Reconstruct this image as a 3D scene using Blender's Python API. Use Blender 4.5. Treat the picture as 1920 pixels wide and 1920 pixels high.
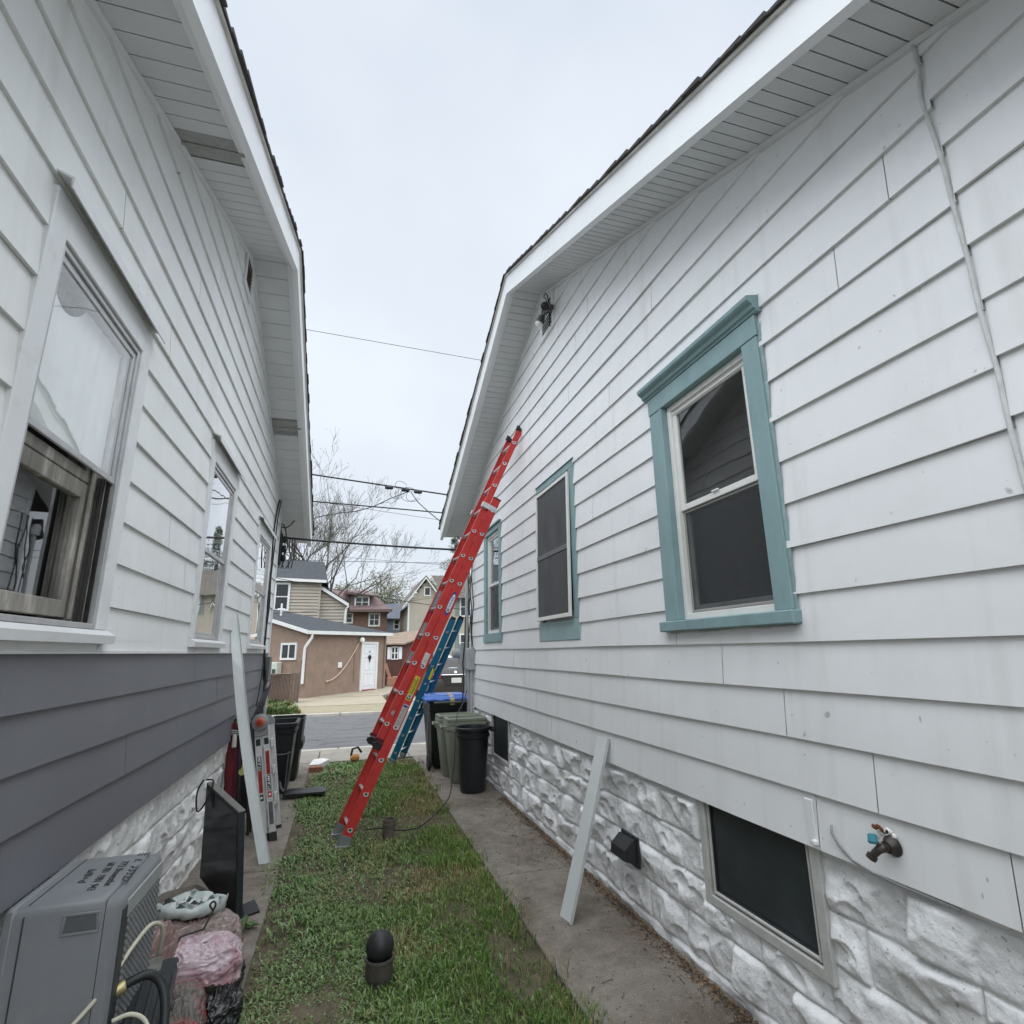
import bpy, bmesh, math, random
import numpy as np
from mathutils import Vector, Matrix
from math import sin, cos, pi, radians, sqrt, atan2

rnd = random.Random(7)
S = bpy.context.scene
COL = S.collection
for o in list(bpy.data.objects):
    bpy.data.objects.remove(o)

# ---------------------------------------------------------------- camera
cam = bpy.data.cameras.new('camera')
cam.sensor_width = 36.0
cam.lens = 36.0 * 1030.715 / 1920.0
cam.clip_start = 0.05
cam.clip_end = 2000
camo = bpy.data.objects.new('camera', cam)
COL.objects.link(camo)
CR = (0.958660, -0.284202, -0.014153)
CU = (-0.056400, -0.238528, 0.969497)
CF = (0.278909, 0.928619, 0.244696)
camo.matrix_world = Matrix(((CR[0], CU[0], -CF[0], 0), (CR[1], CU[1], -CF[1], 0), (CR[2], CU[2], -CF[2], 1.67), (0, 0, 0, 1)))
S.camera = camo

# ---------------------------------------------------------------- sky, sun, exposure
SUN_EL, SUN_ROT = radians(72), radians(200)
w = bpy.data.worlds.new('World')
S.world = w
w.use_nodes = True
nt = w.node_tree
for n in list(nt.nodes):
    nt.nodes.remove(n)
wo = nt.nodes.new('ShaderNodeOutputWorld')
bg = nt.nodes.new('ShaderNodeBackground')
sky = nt.nodes.new('ShaderNodeTexSky')
sky.sky_type = 'NISHITA'
sky.sun_disc = False
sky.sun_elevation = SUN_EL
sky.sun_rotation = SUN_ROT
sky.air_density = 1.0
sky.dust_density = 4.0
# overcast: a thick, faintly mottled cloud sheet hides most of the clear sky
tcw = nt.nodes.new('ShaderNodeTexCoord')
nz = nt.nodes.new('ShaderNodeTexNoise')
nz.inputs['Scale'].default_value = 1.7
nz.inputs['Detail'].default_value = 4
nt.links.new(tcw.outputs['Generated'], nz.inputs['Vector'])
cr = nt.nodes.new('ShaderNodeValToRGB')
cr.color_ramp.elements[0].position = 0.3
cr.color_ramp.elements[0].color = (2.18, 2.40, 2.68, 1)
cr.color_ramp.elements[1].position = 0.75
cr.color_ramp.elements[1].color = (2.86, 3.04, 3.24, 1)
nt.links.new(nz.outputs['Fac'], cr.inputs['Fac'])
mx = nt.nodes.new('ShaderNodeMix')
mx.data_type = 'RGBA'
mx.inputs[0].default_value = 0.94
nt.links.new(sky.outputs['Color'], mx.inputs[6])
nt.links.new(cr.outputs['Color'], mx.inputs[7])
nt.links.new(mx.outputs[2], bg.inputs['Color'])
bg.inputs['Strength'].default_value = 0.1
nt.links.new(bg.outputs[0], wo.inputs[0])

sl = bpy.data.lights.new('sun', 'SUN')
sl.energy = 1.5
sl.angle = radians(110)
sl.color = (0.915, 0.96, 1.0)
slo = bpy.data.objects.new('sun', sl)
COL.objects.link(slo)
sd = Vector((sin(SUN_ROT) * cos(SUN_EL), cos(SUN_ROT) * cos(SUN_EL), sin(SUN_EL)))
slo.rotation_euler = sd.to_track_quat('Z', 'Y').to_euler()
slo.location = (0, 0, 40)

S.view_settings.view_transform = 'Standard'
S.view_settings.look = 'None'
S.view_settings.exposure = 1.67
S.view_settings.gamma = 1
S.view_settings.use_curve_mapping = False
S.cycles.max_bounces = 14
S.cycles.diffuse_bounces = 10
S.cycles.glossy_bounces = 4
S.cycles.transparent_max_bounces = 12
S.cycles.use_denoising = True

# ---------------------------------------------------------------- materials
MATS = {}


def pm(name, col, rough=0.55, var=0.12, scale=4.0, metal=0.0, bump=0.0, bscale=40.0, spec=0.4, dirt=None, dscale=1.5, damt=0.5, attr=None, stretch=None, dpos=0.55, rvar=0.0, specks=None, streaks=None, cracks=None):
    """Procedural paint / plastic / stone: base colour mottled by noise, optional second 'dirt' colour in patches, optional bump."""
    if name in MATS:
        return MATS[name]
    m = bpy.data.materials.new(name)
    m.use_nodes = True
    t = m.node_tree
    b = t.nodes['Principled BSDF']
    tc = t.nodes.new('ShaderNodeTexCoord')
    vec = tc.outputs['Object']
    if stretch:
        mp = t.nodes.new('ShaderNodeMapping')
        mp.inputs['Scale'].default_value = stretch
        t.links.new(vec, mp.inputs['Vector'])
        vec = mp.outputs['Vector']
    n1 = t.nodes.new('ShaderNodeTexNoise')
    n1.inputs['Scale'].default_value = scale
    n1.inputs['Detail'].default_value = 6
    n1.inputs['Roughness'].default_value = 0.6
    t.links.new(vec, n1.inputs['Vector'])
    mr = t.nodes.new('ShaderNodeMapRange')
    mr.inputs[1].default_value = 0.3
    mr.inputs[2].default_value = 0.7
    mr.inputs[3].default_value = 1 - var
    mr.inputs[4].default_value = 1 + var
    t.links.new(n1.outputs['Fac'], mr.inputs[0])
    if attr:
        base = t.nodes.new('ShaderNodeAttribute')
        base.attribute_name = attr
        bc = base.outputs['Color']
    else:
        base = t.nodes.new('ShaderNodeRGB')
        base.outputs[0].default_value = (*col, 1)
        bc = base.outputs[0]
    if dirt:
        n2 = t.nodes.new('ShaderNodeTexNoise')
        n2.inputs['Scale'].default_value = dscale
        n2.inputs['Detail'].default_value = 8
        n2.inputs['Roughness'].default_value = 0.68
        t.links.new(vec, n2.inputs['Vector'])
        r2 = t.nodes.new('ShaderNodeMapRange')
        r2.inputs[1].default_value = dpos
        r2.inputs[2].default_value = dpos + 0.15
        r2.inputs[3].default_value = 0
        r2.inputs[4].default_value = damt
        t.links.new(n2.outputs['Fac'], r2.inputs[0])
        md = t.nodes.new('ShaderNodeMix')
        md.data_type = 'RGBA'
        t.links.new(r2.outputs[0], md.inputs[0])
        t.links.new(bc, md.inputs[6])
        md.inputs[7].default_value = (*dirt, 1)
        bc = md.outputs[2]
    def layer(bc, colour, fac):
        md_ = t.nodes.new('ShaderNodeMix')
        md_.data_type = 'RGBA'
        t.links.new(fac, md_.inputs[0])
        t.links.new(bc, md_.inputs[6])
        md_.inputs[7].default_value = (*colour, 1)
        return md_.outputs[2]

    def band(scale, lo, hi, amt, vscale=None, detail=3, dist=0.0, contour=False):
        vv = tc.outputs['Object']
        if vscale:
            mp_ = t.nodes.new('ShaderNodeMapping')
            mp_.inputs['Scale'].default_value = vscale
            t.links.new(vv, mp_.inputs['Vector'])
            vv = mp_.outputs['Vector']
        n_ = t.nodes.new('ShaderNodeTexNoise')
        n_.inputs['Scale'].default_value = scale
        n_.inputs['Detail'].default_value = detail
        n_.inputs['Distortion'].default_value = dist
        t.links.new(vv, n_.inputs['Vector'])
        src = n_.outputs['Fac']
        if contour:
            a_ = t.nodes.new('ShaderNodeMath')
            a_.operation = 'SUBTRACT'
            a_.inputs[1].default_value = 0.5
            t.links.new(src, a_.inputs[0])
            b_ = t.nodes.new('ShaderNodeMath')
            b_.operation = 'ABSOLUTE'
            t.links.new(a_.outputs[0], b_.inputs[0])
            src = b_.outputs[0]
        r_ = t.nodes.new('ShaderNodeMapRange')
        r_.inputs[1].default_value = lo
        r_.inputs[2].default_value = hi
        r_.inputs[3].default_value = amt if contour else 0
        r_.inputs[4].default_value = 0 if contour else amt
        t.links.new(src, r_.inputs[0])
        return r_.outputs[0]
    for sp_ in (specks or ()):
        bc = layer(bc, sp_[0], band(sp_[1], sp_[2], sp_[2] + 0.03, sp_[3], detail=1))
    if streaks:
        bc = layer(bc, streaks[0], band(streaks[1], 0.55, 0.75, streaks[2], (1, 1, 0.06), 4))
    if cracks:
        bc = layer(bc, cracks[0], band(cracks[1], 0.0, cracks[2], cracks[3], None, 2, 0.6, True))
    mu = t.nodes.new('ShaderNodeVectorMath')
    mu.operation = 'SCALE'
    t.links.new(bc, mu.inputs[0])
    t.links.new(mr.outputs[0], mu.inputs[3])
    t.links.new(mu.outputs[0], b.inputs['Base Color'])
    b.inputs['Roughness'].default_value = rough
    b.inputs['Metallic'].default_value = metal
    b.inputs['Specular IOR Level'].default_value = spec
    if rvar:
        rr = t.nodes.new('ShaderNodeMapRange')
        rr.inputs[3].default_value = max(0.02, rough - rvar)
        rr.inputs[4].default_value = min(1, rough + rvar)
        t.links.new(n1.outputs['Fac'], rr.inputs[0])
        t.links.new(rr.outputs[0], b.inputs['Roughness'])
    if bump:
        n3 = t.nodes.new('ShaderNodeTexNoise')
        n3.inputs['Scale'].default_value = bscale
        n3.inputs['Detail'].default_value = 5
        t.links.new(vec, n3.inputs['Vector'])
        bp = t.nodes.new('ShaderNodeBump')
        bp.inputs['Strength'].default_value = bump
        bp.inputs['Distance'].default_value = 0.01
        t.links.new(n3.outputs['Fac'], bp.inputs['Height'])
        t.links.new(bp.outputs[0], b.inputs['Normal'])
    MATS[name] = m
    return m


def glass_mat(name, tint=(0.86, 0.9, 0.9), ior=1.5, refl=1.0):
    if name in MATS:
        return MATS[name]
    m = bpy.data.materials.new(name)
    m.use_nodes = True
    t = m.node_tree
    t.nodes.remove(t.nodes['Principled BSDF'])
    out = t.nodes['Material Output']
    ge = t.nodes.new('ShaderNodeNewGeometry')
    dt = t.nodes.new('ShaderNodeVectorMath')
    dt.operation = 'DOT_PRODUCT'
    t.links.new(ge.outputs['Incoming'], dt.inputs[0])
    t.links.new(ge.outputs['Normal'], dt.inputs[1])
    ab = t.nodes.new('ShaderNodeMath')
    ab.operation = 'ABSOLUTE'
    t.links.new(dt.outputs['Value'], ab.inputs[0])
    om = t.nodes.new('ShaderNodeMath')
    om.operation = 'SUBTRACT'
    om.inputs[0].default_value = 1.0
    t.links.new(ab.outputs[0], om.inputs[1])
    pw = t.nodes.new('ShaderNodeMath')
    pw.operation = 'POWER'
    pw.inputs[1].default_value = 5.0
    t.links.new(om.outputs[0], pw.inputs[0])
    fr = t.nodes.new('ShaderNodeMapRange')      # Schlick reflectance of one surface
    fr.inputs[3].default_value = 0.045
    fr.inputs[4].default_value = 1.0
    t.links.new(pw.outputs[0], fr.inputs[0])
    tc = t.nodes.new('ShaderNodeTexCoord')
    nn = t.nodes.new('ShaderNodeTexNoise')
    nn.inputs['Scale'].default_value = 1.6
    nn.inputs['Detail'].default_value = 2
    t.links.new(tc.outputs['Object'], nn.inputs['Vector'])
    bp = t.nodes.new('ShaderNodeBump')
    bp.inputs['Strength'].default_value = 0.05
    bp.inputs['Distance'].default_value = 0.05
    t.links.new(nn.outputs['Fac'], bp.inputs['Height'])
    tr = t.nodes.new('ShaderNodeBsdfTransparent')
    tr.inputs['Color'].default_value = (*tint, 1)
    gl = t.nodes.new('ShaderNodeBsdfGlossy')
    gl.inputs['Roughness'].default_value = 0.015
    gl.inputs['Color'].default_value = (1, 1, 1, 1)
    t.links.new(bp.outputs[0], gl.inputs['Normal'])
    mm = t.nodes.new('ShaderNodeMixShader')
    ad = t.nodes.new('ShaderNodeMath')
    ad.operation = 'MULTIPLY'
    ad.inputs[1].default_value = 2.3 * refl
    ad.use_clamp = True
    t.links.new(fr.outputs[0], ad.inputs[0])
    t.links.new(ad.outputs[0], mm.inputs[0])
    t.links.new(tr.outputs[0], mm.inputs[1])
    t.links.new(gl.outputs[0], mm.inputs[2])
    t.links.new(mm.outputs[0], out.inputs[0])
    MATS[name] = m
    return m


def plastic_film(name, col, alpha=0.5, rough=0.25):
    """thin translucent bag film"""
    m = pm(name, col, rough=rough, var=0.3, scale=14, spec=0.6, bump=0.5, bscale=22, stretch=(1, 1, 1))
    return m


def soften(P, k):
    """Catmull-Rom curve through the points, k steps per span"""
    out = []
    n = len(P)
    for i in range(n - 1):
        p0, p1, p2, p3 = P[max(i - 1, 0)], P[i], P[i + 1], P[min(i + 2, n - 1)]
        for q in range(k):
            t = q / k
            out.append(0.5 * ((2 * p1) + (p2 - p0) * t + (2 * p0 - 5 * p1 + 4 * p2 - p3) * t * t + (3 * p1 - p0 - 3 * p2 + p3) * t ** 3))
    out.append(P[-1])
    return out


# ---------------------------------------------------------------- geometry collector
class MB:
    def __init__(s):
        s.v = []
        s.f = []
        s.mi = []

    def add(s, vs, fs, mi=0):
        n = len(s.v)
        s.v.extend([tuple(p) for p in vs])
        s.f.extend([tuple(i + n for i in f) for f in fs])
        s.mi.extend([mi] * len(fs))
        return s

    def box(s, x0, x1, y0, y1, z0, z1, mi=0):
        x0, x1 = min(x0, x1), max(x0, x1)
        y0, y1 = min(y0, y1), max(y0, y1)
        z0, z1 = min(z0, z1), max(z0, z1)
        vs = [(x0, y0, z0), (x1, y0, z0), (x1, y1, z0), (x0, y1, z0), (x0, y0, z1), (x1, y0, z1), (x1, y1, z1), (x0, y1, z1)]
        return s.add(vs, [(0, 3, 2, 1), (4, 5, 6, 7), (0, 1, 5, 4), (1, 2, 6, 5), (2, 3, 7, 6), (3, 0, 4, 7)], mi)

    def cbox(s, x0, x1, y0, y1, z0, z1, c=0.004, mi=0):
        """box with chamfered edges"""
        x0, x1 = min(x0, x1), max(x0, x1)
        y0, y1 = min(y0, y1), max(y0, y1)
        z0, z1 = min(z0, z1), max(z0, z1)
        return s.obox(Vector(((x0 + x1) / 2, (y0 + y1) / 2, (z0 + z1) / 2)), Vector((1, 0, 0)), Vector((0, 1, 0)), Vector((0, 0, 1)), (x1 - x0) / 2, (y1 - y0) / 2, (z1 - z0) / 2, c, mi)

    def obox(s, o, a, b, c, ha, hb, hc, ch=0.0, mi=0):
        """oriented box: centre o, unit axes a b c, half sizes; optional chamfer"""
        o = Vector(o)
        if ch <= 0:
            vs = []
            for k in (-1, 1):
                for i, j in ((-1, -1), (1, -1), (1, 1), (-1, 1)):
                    vs.append(o + a * (ha * i) + b * (hb * j) + c * (hc * k))
            return s.add(vs, [(0, 3, 2, 1), (4, 5, 6, 7), (0, 1, 5, 4), (1, 2, 6, 5), (2, 3, 7, 6), (3, 0, 4, 7)], mi)
        ch = min(ch, ha * 0.6, hb * 0.6, hc * 0.6)
        bm = bmesh.new()
        pts = []
        for i in (-1, 1):
            for j in (-1, 1):
                for k in (-1, 1):
                    for q in range(3):
                        d = [ha * i, hb * j, hc * k]
                        for t in range(3):
                            if t != q:
                                d[t] -= ch * (i, j, k)[t]
                        pts.append(bm.verts.new(o + a * d[0] + b * d[1] + c * d[2]))
        bmesh.ops.convex_hull(bm, input=pts)
        bm.verts.index_update()
        n = len(s.v)
        s.v.extend([tuple(v.co) for v in bm.verts])
        for f in bm.faces:
            s.f.append(tuple(v.index + n for v in f.verts))
            s.mi.append(mi)
        bm.free()
        return s

    def quad(s, a, b, c, d, mi=0):
        return s.add([a, b, c, d], [(0, 1, 2, 3)], mi)

    def tube(s, pts, r, seg=8, cap=True, mi=0, soft=0):
        pts = [Vector(p) for p in pts]
        if soft:
            pts = soften(pts, soft)
        n = len(pts)
        rs = r if isinstance(r, (list, tuple)) else [r] * n
        vs = []
        ref = None
        for i, p in enumerate(pts):
            t = (pts[min(i + 1, n - 1)] - pts[max(i - 1, 0)])
            t = t.normalized() if t.length > 1e-9 else Vector((0, 0, 1))
            if ref is None:
                ref = t.orthogonal().normalized()
            ref = (ref - t * ref.dot(t))
            ref = ref.normalized() if ref.length > 1e-6 else t.orthogonal().normalized()
            bb = t.cross(ref)
            for k in range(seg):
                a = 2 * pi * k / seg
                vs.append(p + (ref * cos(a) + bb * sin(a)) * rs[i])
        fs = []
        for i in range(n - 1):
            for k in range(seg):
                k2 = (k + 1) % seg
                fs.append((i * seg + k, i * seg + k2, (i + 1) * seg + k2, (i + 1) * seg + k))
        if cap:
            fs.append(tuple(reversed(range(seg))))
            fs.append(tuple(range((n - 1) * seg, n * seg)))
        return s.add(vs, fs, mi)

    def lathe(s, prof, o=(0, 0, 0), ax=Vector((0, 0, 1)), seg=28, mi=0, ux=None, sx=1.0, sy=1.0):
        """prof = [(r, h)...] along axis ax from o"""
        o = Vector(o)
        ax = Vector(ax).normalized()
        u = Vector(ux).normalized() if ux else ax.orthogonal().normalized()
        v = ax.cross(u)
        vs = []
        for r, h in prof:
            for k in range(seg):
                a = 2 * pi * k / seg
                vs.append(o + ax * h + u * (r * cos(a) * sx) + v * (r * sin(a) * sy))
        fs = []
        for i in range(len(prof) - 1):
            for k in range(seg):
                k2 = (k + 1) % seg
                fs.append((i * seg + k, i * seg + k2, (i + 1) * seg + k2, (i + 1) * seg + k))
        fs.append(tuple(reversed(range(seg))))
        fs.append(tuple(range((len(prof) - 1) * seg, len(prof) * seg)))
        return s.add(vs, fs, mi)

    def loft(s, rings, cap=True, mi=0, closed=True):
        n = len(rings[0])
        vs = [p for r in rings for p in r]
        fs = []
        for i in range(len(rings) - 1):
            for k in range(n if closed else n - 1):
                k2 = (k + 1) % n
                fs.append((i * n + k, i * n + k2, (i + 1) * n + k2, (i + 1) * n + k))
        if cap and closed:
            fs.append(tuple(reversed(range(n))))
            fs.append(tuple(range((len(rings) - 1) * n, len(rings) * n)))
        return s.add(vs, fs, mi)

    def prism(s, poly, d, mi=0):
        """planar polygon (3-D points) swept by vector d"""
        d = Vector(d)
        n = len(poly)
        vs = [Vector(p) for p in poly] + [Vector(p) + d for p in poly]
        fs = [tuple(reversed(range(n))), tuple(range(n, 2 * n))]
        for k in range(n):
            fs.append((k, (k + 1) % n, n + (k + 1) % n, n + k))
        return s.add(vs, fs, mi)

    def build(s, name, mat, parent=None, smooth=False, org=None, auto=None, subsurf=0):
        if not s.v:
            return None
        co = np.array(s.v, dtype=np.float64)
        if org is None:
            if parent is not None:
                org = WORLD_LOC[parent.name]
            else:
                org = ((co[:, 0].min() + co[:, 0].max()) / 2, (co[:, 1].min() + co[:, 1].max()) / 2, co[:, 2].min())
        org = np.array(org)
        me = bpy.data.meshes.new(name)
        me.from_pydata((co - org).tolist(), [], s.f)
        mats = mat if isinstance(mat, (list, tuple)) else [mat]
        for m in mats:
            me.materials.append(m)
        if len(mats) > 1:
            me.polygons.foreach_set('material_index', s.mi)
        if auto is None:
            bm = bmesh.new()
            bm.from_mesh(me)
            bmesh.ops.recalc_face_normals(bm, faces=bm.faces)
            bm.to_mesh(me)
            bm.free()
        if smooth:
            me.polygons.foreach_set('use_smooth', [True] * len(me.polygons))
        me.update()
        return link(name, me, org, parent, smooth, subsurf)


WORLD_LOC = {}


def link(name, me, org, parent=None, smooth=False, subsurf=0):
    o = bpy.data.objects.new(name, me)
    COL.objects.link(o)
    org = Vector([float(x) for x in org])
    if parent is not None:
        o.parent = parent
        o.location = org - Vector(WORLD_LOC[parent.name])
    else:
        o.location = org
    WORLD_LOC[o.name] = tuple(org)
    if smooth and smooth != 'all':
        mod = o.modifiers.new('edges', 'EDGE_SPLIT')
        mod.split_angle = radians(38)
    if subsurf:
        mod = o.modifiers.new('sub', 'SUBSURF')
        mod.levels = mod.render_levels = subsurf
    return o


def thing(name, label, cat, loc, group=None):
    o = bpy.data.objects.new(name, None)
    o.empty_display_size = 0.1
    COL.objects.link(o)
    o.location = loc
    WORLD_LOC[o.name] = tuple(loc)
    return tag(o, label, cat, group)


def tag(o, label, cat, group=None, kind=None):
    o['label'] = label
    o['category'] = cat
    if group:
        o['group'] = group
    if kind:
        o['kind'] = kind
    return o


def struct(o, label=None):
    o['kind'] = 'structure'
    if label:
        o['label'] = label
    return o


def lettering(text, mat, parent, o, right, up, h, depth=0.0006, name='lettering', bold=0.0, align='LEFT', width=None, shear=0.0):
    """text laid on a surface: o = lower-left corner, unit vectors right / up, h = capital height"""
    cu = bpy.data.curves.new('t', 'FONT')
    cu.body = text
    cu.size = 1.0
    cu.extrude = 0
    cu.offset = bold
    cu.shear = shear
    cu.resolution_u = 3
    to = bpy.data.objects.new('t', cu)
    COL.objects.link(to)
    dg = bpy.context.evaluated_depsgraph_get()
    me = bpy.data.meshes.new_from_object(to.evaluated_get(dg))
    bpy.data.objects.remove(to)
    co = np.zeros(len(me.vertices) * 3)
    me.vertices.foreach_get('co', co)
    co = co.reshape(-1, 3)
    k = h / 0.7
    x = co[:, 0] * k
    if width:
        x = (co[:, 0] - co[:, 0].min()) / max(1e-6, co[:, 0].max() - co[:, 0].min()) * width
    y = co[:, 1] * k
    R, U, O = np.array(right), np.array(up), np.array(o)
    nrm = np.cross(R, U)
    P = O + x[:, None] * R + y[:, None] * U + nrm * depth
    org = np.array(WORLD_LOC[parent.name])
    me.vertices.foreach_set('co', (P - org).ravel())
    me.materials.clear()
    me.materials.append(mat)
    me.update()
    return link(name, me, org, parent)


X3, Y3, Z3 = Vector((1, 0, 0)), Vector((0, 1, 0)), Vector((0, 0, 1))


# value noise for meshes
def vnoise(p, seed=0):
    p = np.asarray(p, float)
    i = np.floor(p).astype(np.int64)
    f = p - i
    f = f * f * (3 - 2 * f)
    out = 0
    nd = p.shape[1]
    for c in range(1 << nd):
        wgt = np.ones(len(p))
        h = np.full(len(p), seed * 374761393 + 1013, dtype=np.int64)
        for d in range(nd):
            b = (c >> d) & 1
            wgt = wgt * (f[:, d] if b else 1 - f[:, d])
            h = (h * 668265263 + (i[:, d] + b) * 2246822519 + d * 3266489917) & 0x7fffffff
            h = h ^ (h >> 13)
        h = (h * 1274126177) & 0x7fffffff
        h = (h ^ (h >> 16)) & 0xffff
        out = out + wgt * (h / 65535.0)
    return out


def fbm(p, seed=0, oct=4, gain=0.5):
    a, s, t = 1.0, 0, 0
    p = np.asarray(p, float)
    for k in range(oct):
        s = s + a * vnoise(p * 2 ** k, seed + k * 17)
        t += a
        a *= gain
    return s / t
# ================================================================ MATERIALS
M_siding = pm('white_siding_paint', (0.80, 0.805, 0.81), rough=0.42, var=0.035, scale=1.3, bump=0.06, bscale=5, spec=0.35, dirt=(0.68, 0.68, 0.67), dscale=2.2, damt=0.28, dpos=0.52, specks=(((0.3, 0.3, 0.29), 11, 0.77, 0.7), ((0.4, 0.4, 0.39), 34, 0.775, 0.7)), streaks=((0.58, 0.58, 0.55), 9, 0.38))
M_siding_old = pm('chalky_white_siding', (0.76, 0.77, 0.76), rough=0.5, var=0.05, scale=1.1, bump=0.07, bscale=6, spec=0.3, dirt=(0.64, 0.63, 0.59), dscale=1.6, damt=0.35, dpos=0.5, specks=(((0.3, 0.3, 0.29), 10, 0.78, 0.7), ((0.42, 0.42, 0.41), 30, 0.79, 0.6)), streaks=((0.55, 0.54, 0.5), 8, 0.35))
M_grey_siding = pm('slate_grey_siding', (0.158, 0.16, 0.178), rough=0.5, var=0.05, scale=1.2, bump=0.05, bscale=7, spec=0.35, dirt=(0.19, 0.19, 0.195), dscale=2.5, damt=0.4)
M_soffit = pm('soffit_metal', (0.64, 0.65, 0.65), rough=0.5, var=0.05, scale=2.5, spec=0.3, dirt=(0.55, 0.55, 0.53), dscale=3, damt=0.4)
M_soffit_groove = pm('soffit_groove', (0.12, 0.12, 0.12), rough=0.8)
M_fascia = pm('white_fascia', (0.80, 0.81, 0.815), rough=0.4, var=0.03, scale=2, spec=0.4, dirt=(0.6, 0.6, 0.58), dscale=2, damt=0.3)
M_vent_soffit = pm('vented_soffit', (0.34, 0.34, 0.32), rough=0.7, var=0.15, scale=30)
M_shingle = pm('dark_shingles', (0.055, 0.052, 0.05), rough=0.95, var=0.35, scale=25, bump=0.6, bscale=60)
M_shingle_edge = pm('shingle_edge', (0.04, 0.036, 0.033), rough=0.95, var=0.3, scale=20)
M_stone_r = pm('painted_rockface', (0.80, 0.805, 0.81), rough=0.7, var=0.09, scale=9, bump=0.4, bscale=90, dirt=(0.62, 0.62, 0.62), dscale=11, damt=0.3, dpos=0.52, specks=(((0.25, 0.24, 0.23), 60, 0.70, 0.6),))
M_stone_l = pm('worn_painted_rockface', (0.77, 0.765, 0.75), rough=0.8, var=0.08, scale=7, bump=0.4, bscale=80, dirt=(0.52, 0.5, 0.46), dscale=6.5, damt=0.4, dpos=0.52, specks=(((0.22, 0.2, 0.18), 55, 0.70, 0.6),))
M_teal = pm('teal_paint', (0.235, 0.345, 0.355), rough=0.5, var=0.1, scale=9, bump=0.15, bscale=35, spec=0.35, dirt=(0.15, 0.26, 0.27), dscale=6, damt=0.5, stretch=(1, 1, 0.35))
M_teal_pale = pm('teal_sheet', (0.29, 0.42, 0.43), rough=0.45, var=0.08, scale=6, dirt=(0.2, 0.3, 0.31), dscale=5, damt=0.4)
M_vinyl = pm('white_vinyl', (0.76, 0.75, 0.72), rough=0.35, var=0.04, scale=6, dirt=(0.5, 0.48, 0.43), dscale=9, damt=0.4, dpos=0.58)
M_alu = pm('storm_aluminium', (0.5, 0.5, 0.5), rough=0.4, var=0.1, scale=10, metal=0.55, dirt=(0.28, 0.27, 0.25), dscale=12, damt=0.5)
M_trimwhite = pm('white_aluminium_wrap', (0.7, 0.71, 0.71), rough=0.4, var=0.04, scale=5, dirt=(0.45, 0.44, 0.4), dscale=7, damt=0.35, dpos=0.57)
M_oldwood = pm('weathered_window_wood', (0.30, 0.28, 0.25), rough=0.85, var=0.35, scale=10, bump=0.4, bscale=45, dirt=(0.52, 0.49, 0.43), dscale=10, damt=0.75, stretch=(1, 1, 0.25), dpos=0.5)
M_track = pm('dark_track', (0.05, 0.048, 0.045), rough=0.6, var=0.3, scale=15)
M_curtain = pm('net_curtain', (0.8, 0.8, 0.78), rough=0.9, var=0.08, scale=3)
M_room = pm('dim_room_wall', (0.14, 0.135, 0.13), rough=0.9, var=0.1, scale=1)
M_glass = glass_mat('window_glass', tint=(0.94, 0.96, 0.96))
M_dark = pm('near_black', (0.018, 0.018, 0.02), rough=0.6, var=0.2)
M_cable = pm('black_cable', (0.02, 0.02, 0.021), rough=0.5, var=0.1)
M_greycable = pm('grey_cable', (0.3, 0.3, 0.3), rough=0.5, var=0.1)
M_pvc = pm('grey_pvc', (0.42, 0.43, 0.44), rough=0.45, var=0.06, scale=5, dirt=(0.25, 0.25, 0.25), damt=0.4)
M_caulk = pm('caulk', (0.6, 0.61, 0.6), rough=0.6, var=0.12, scale=25)
M_lens = pm('frosted_lamp', (0.85, 0.85, 0.82), rough=0.3, var=0.02)
M_concrete = pm('old_concrete', (0.23, 0.202, 0.172), rough=0.92, var=0.2, scale=9, bump=0.8, bscale=110, dirt=(0.115, 0.09, 0.068), dscale=1.3, damt=0.75, dpos=0.46, specks=(((0.33, 0.31, 0.28), 120, 0.66, 0.8), ((0.05, 0.045, 0.04), 95, 0.68, 0.8), ((0.4, 0.38, 0.35), 45, 0.74, 0.7)))
M_soil = pm('lawn_soil', (0.11, 0.09, 0.06), rough=1, var=0.4, scale=9, bump=0.6, bscale=50, dirt=(0.065, 0.07, 0.032), dscale=3, damt=0.7)


def screen_mat():
    m = bpy.data.materials.new('insect_screen')
    m.use_nodes = True
    t = m.node_tree
    b = t.nodes['Principled BSDF']
    b.inputs['Base Color'].default_value = (0.035, 0.037, 0.04, 1)
    b.inputs['Roughness'].default_value = 0.55
    tr = t.nodes.new('ShaderNodeBsdfTransparent')
    mm = t.nodes.new('ShaderNodeMixShader')
    tc = t.nodes.new('ShaderNodeTexCoord')
    n = t.nodes.new('ShaderNodeTexNoise')
    n.inputs['Scale'].default_value = 5
    n.inputs['Detail'].default_value = 5
    t.links.new(tc.outputs['Object'], n.inputs['Vector'])
    mr = t.nodes.new('ShaderNodeMapRange')
    mr.inputs[3].default_value = 0.5
    mr.inputs[4].default_value = 0.85
    t.links.new(n.outputs['Fac'], mr.inputs[0])
    t.links.new(mr.outputs[0], mm.inputs[0])
    t.links.new(tr.outputs[0], mm.inputs[1])
    t.links.new(b.outputs[0], mm.inputs[2])
    t.links.new(mm.outputs[0], t.nodes['Material Output'].inputs[0])
    return m


M_screen = screen_mat()
M_screen_dusty = pm('dusty_dark_screen', (0.07, 0.075, 0.078), rough=0.6, var=0.25, scale=5, dirt=(0.13, 0.135, 0.14), dscale=4, damt=0.6, stretch=(1, 1, 0.4))

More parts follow.
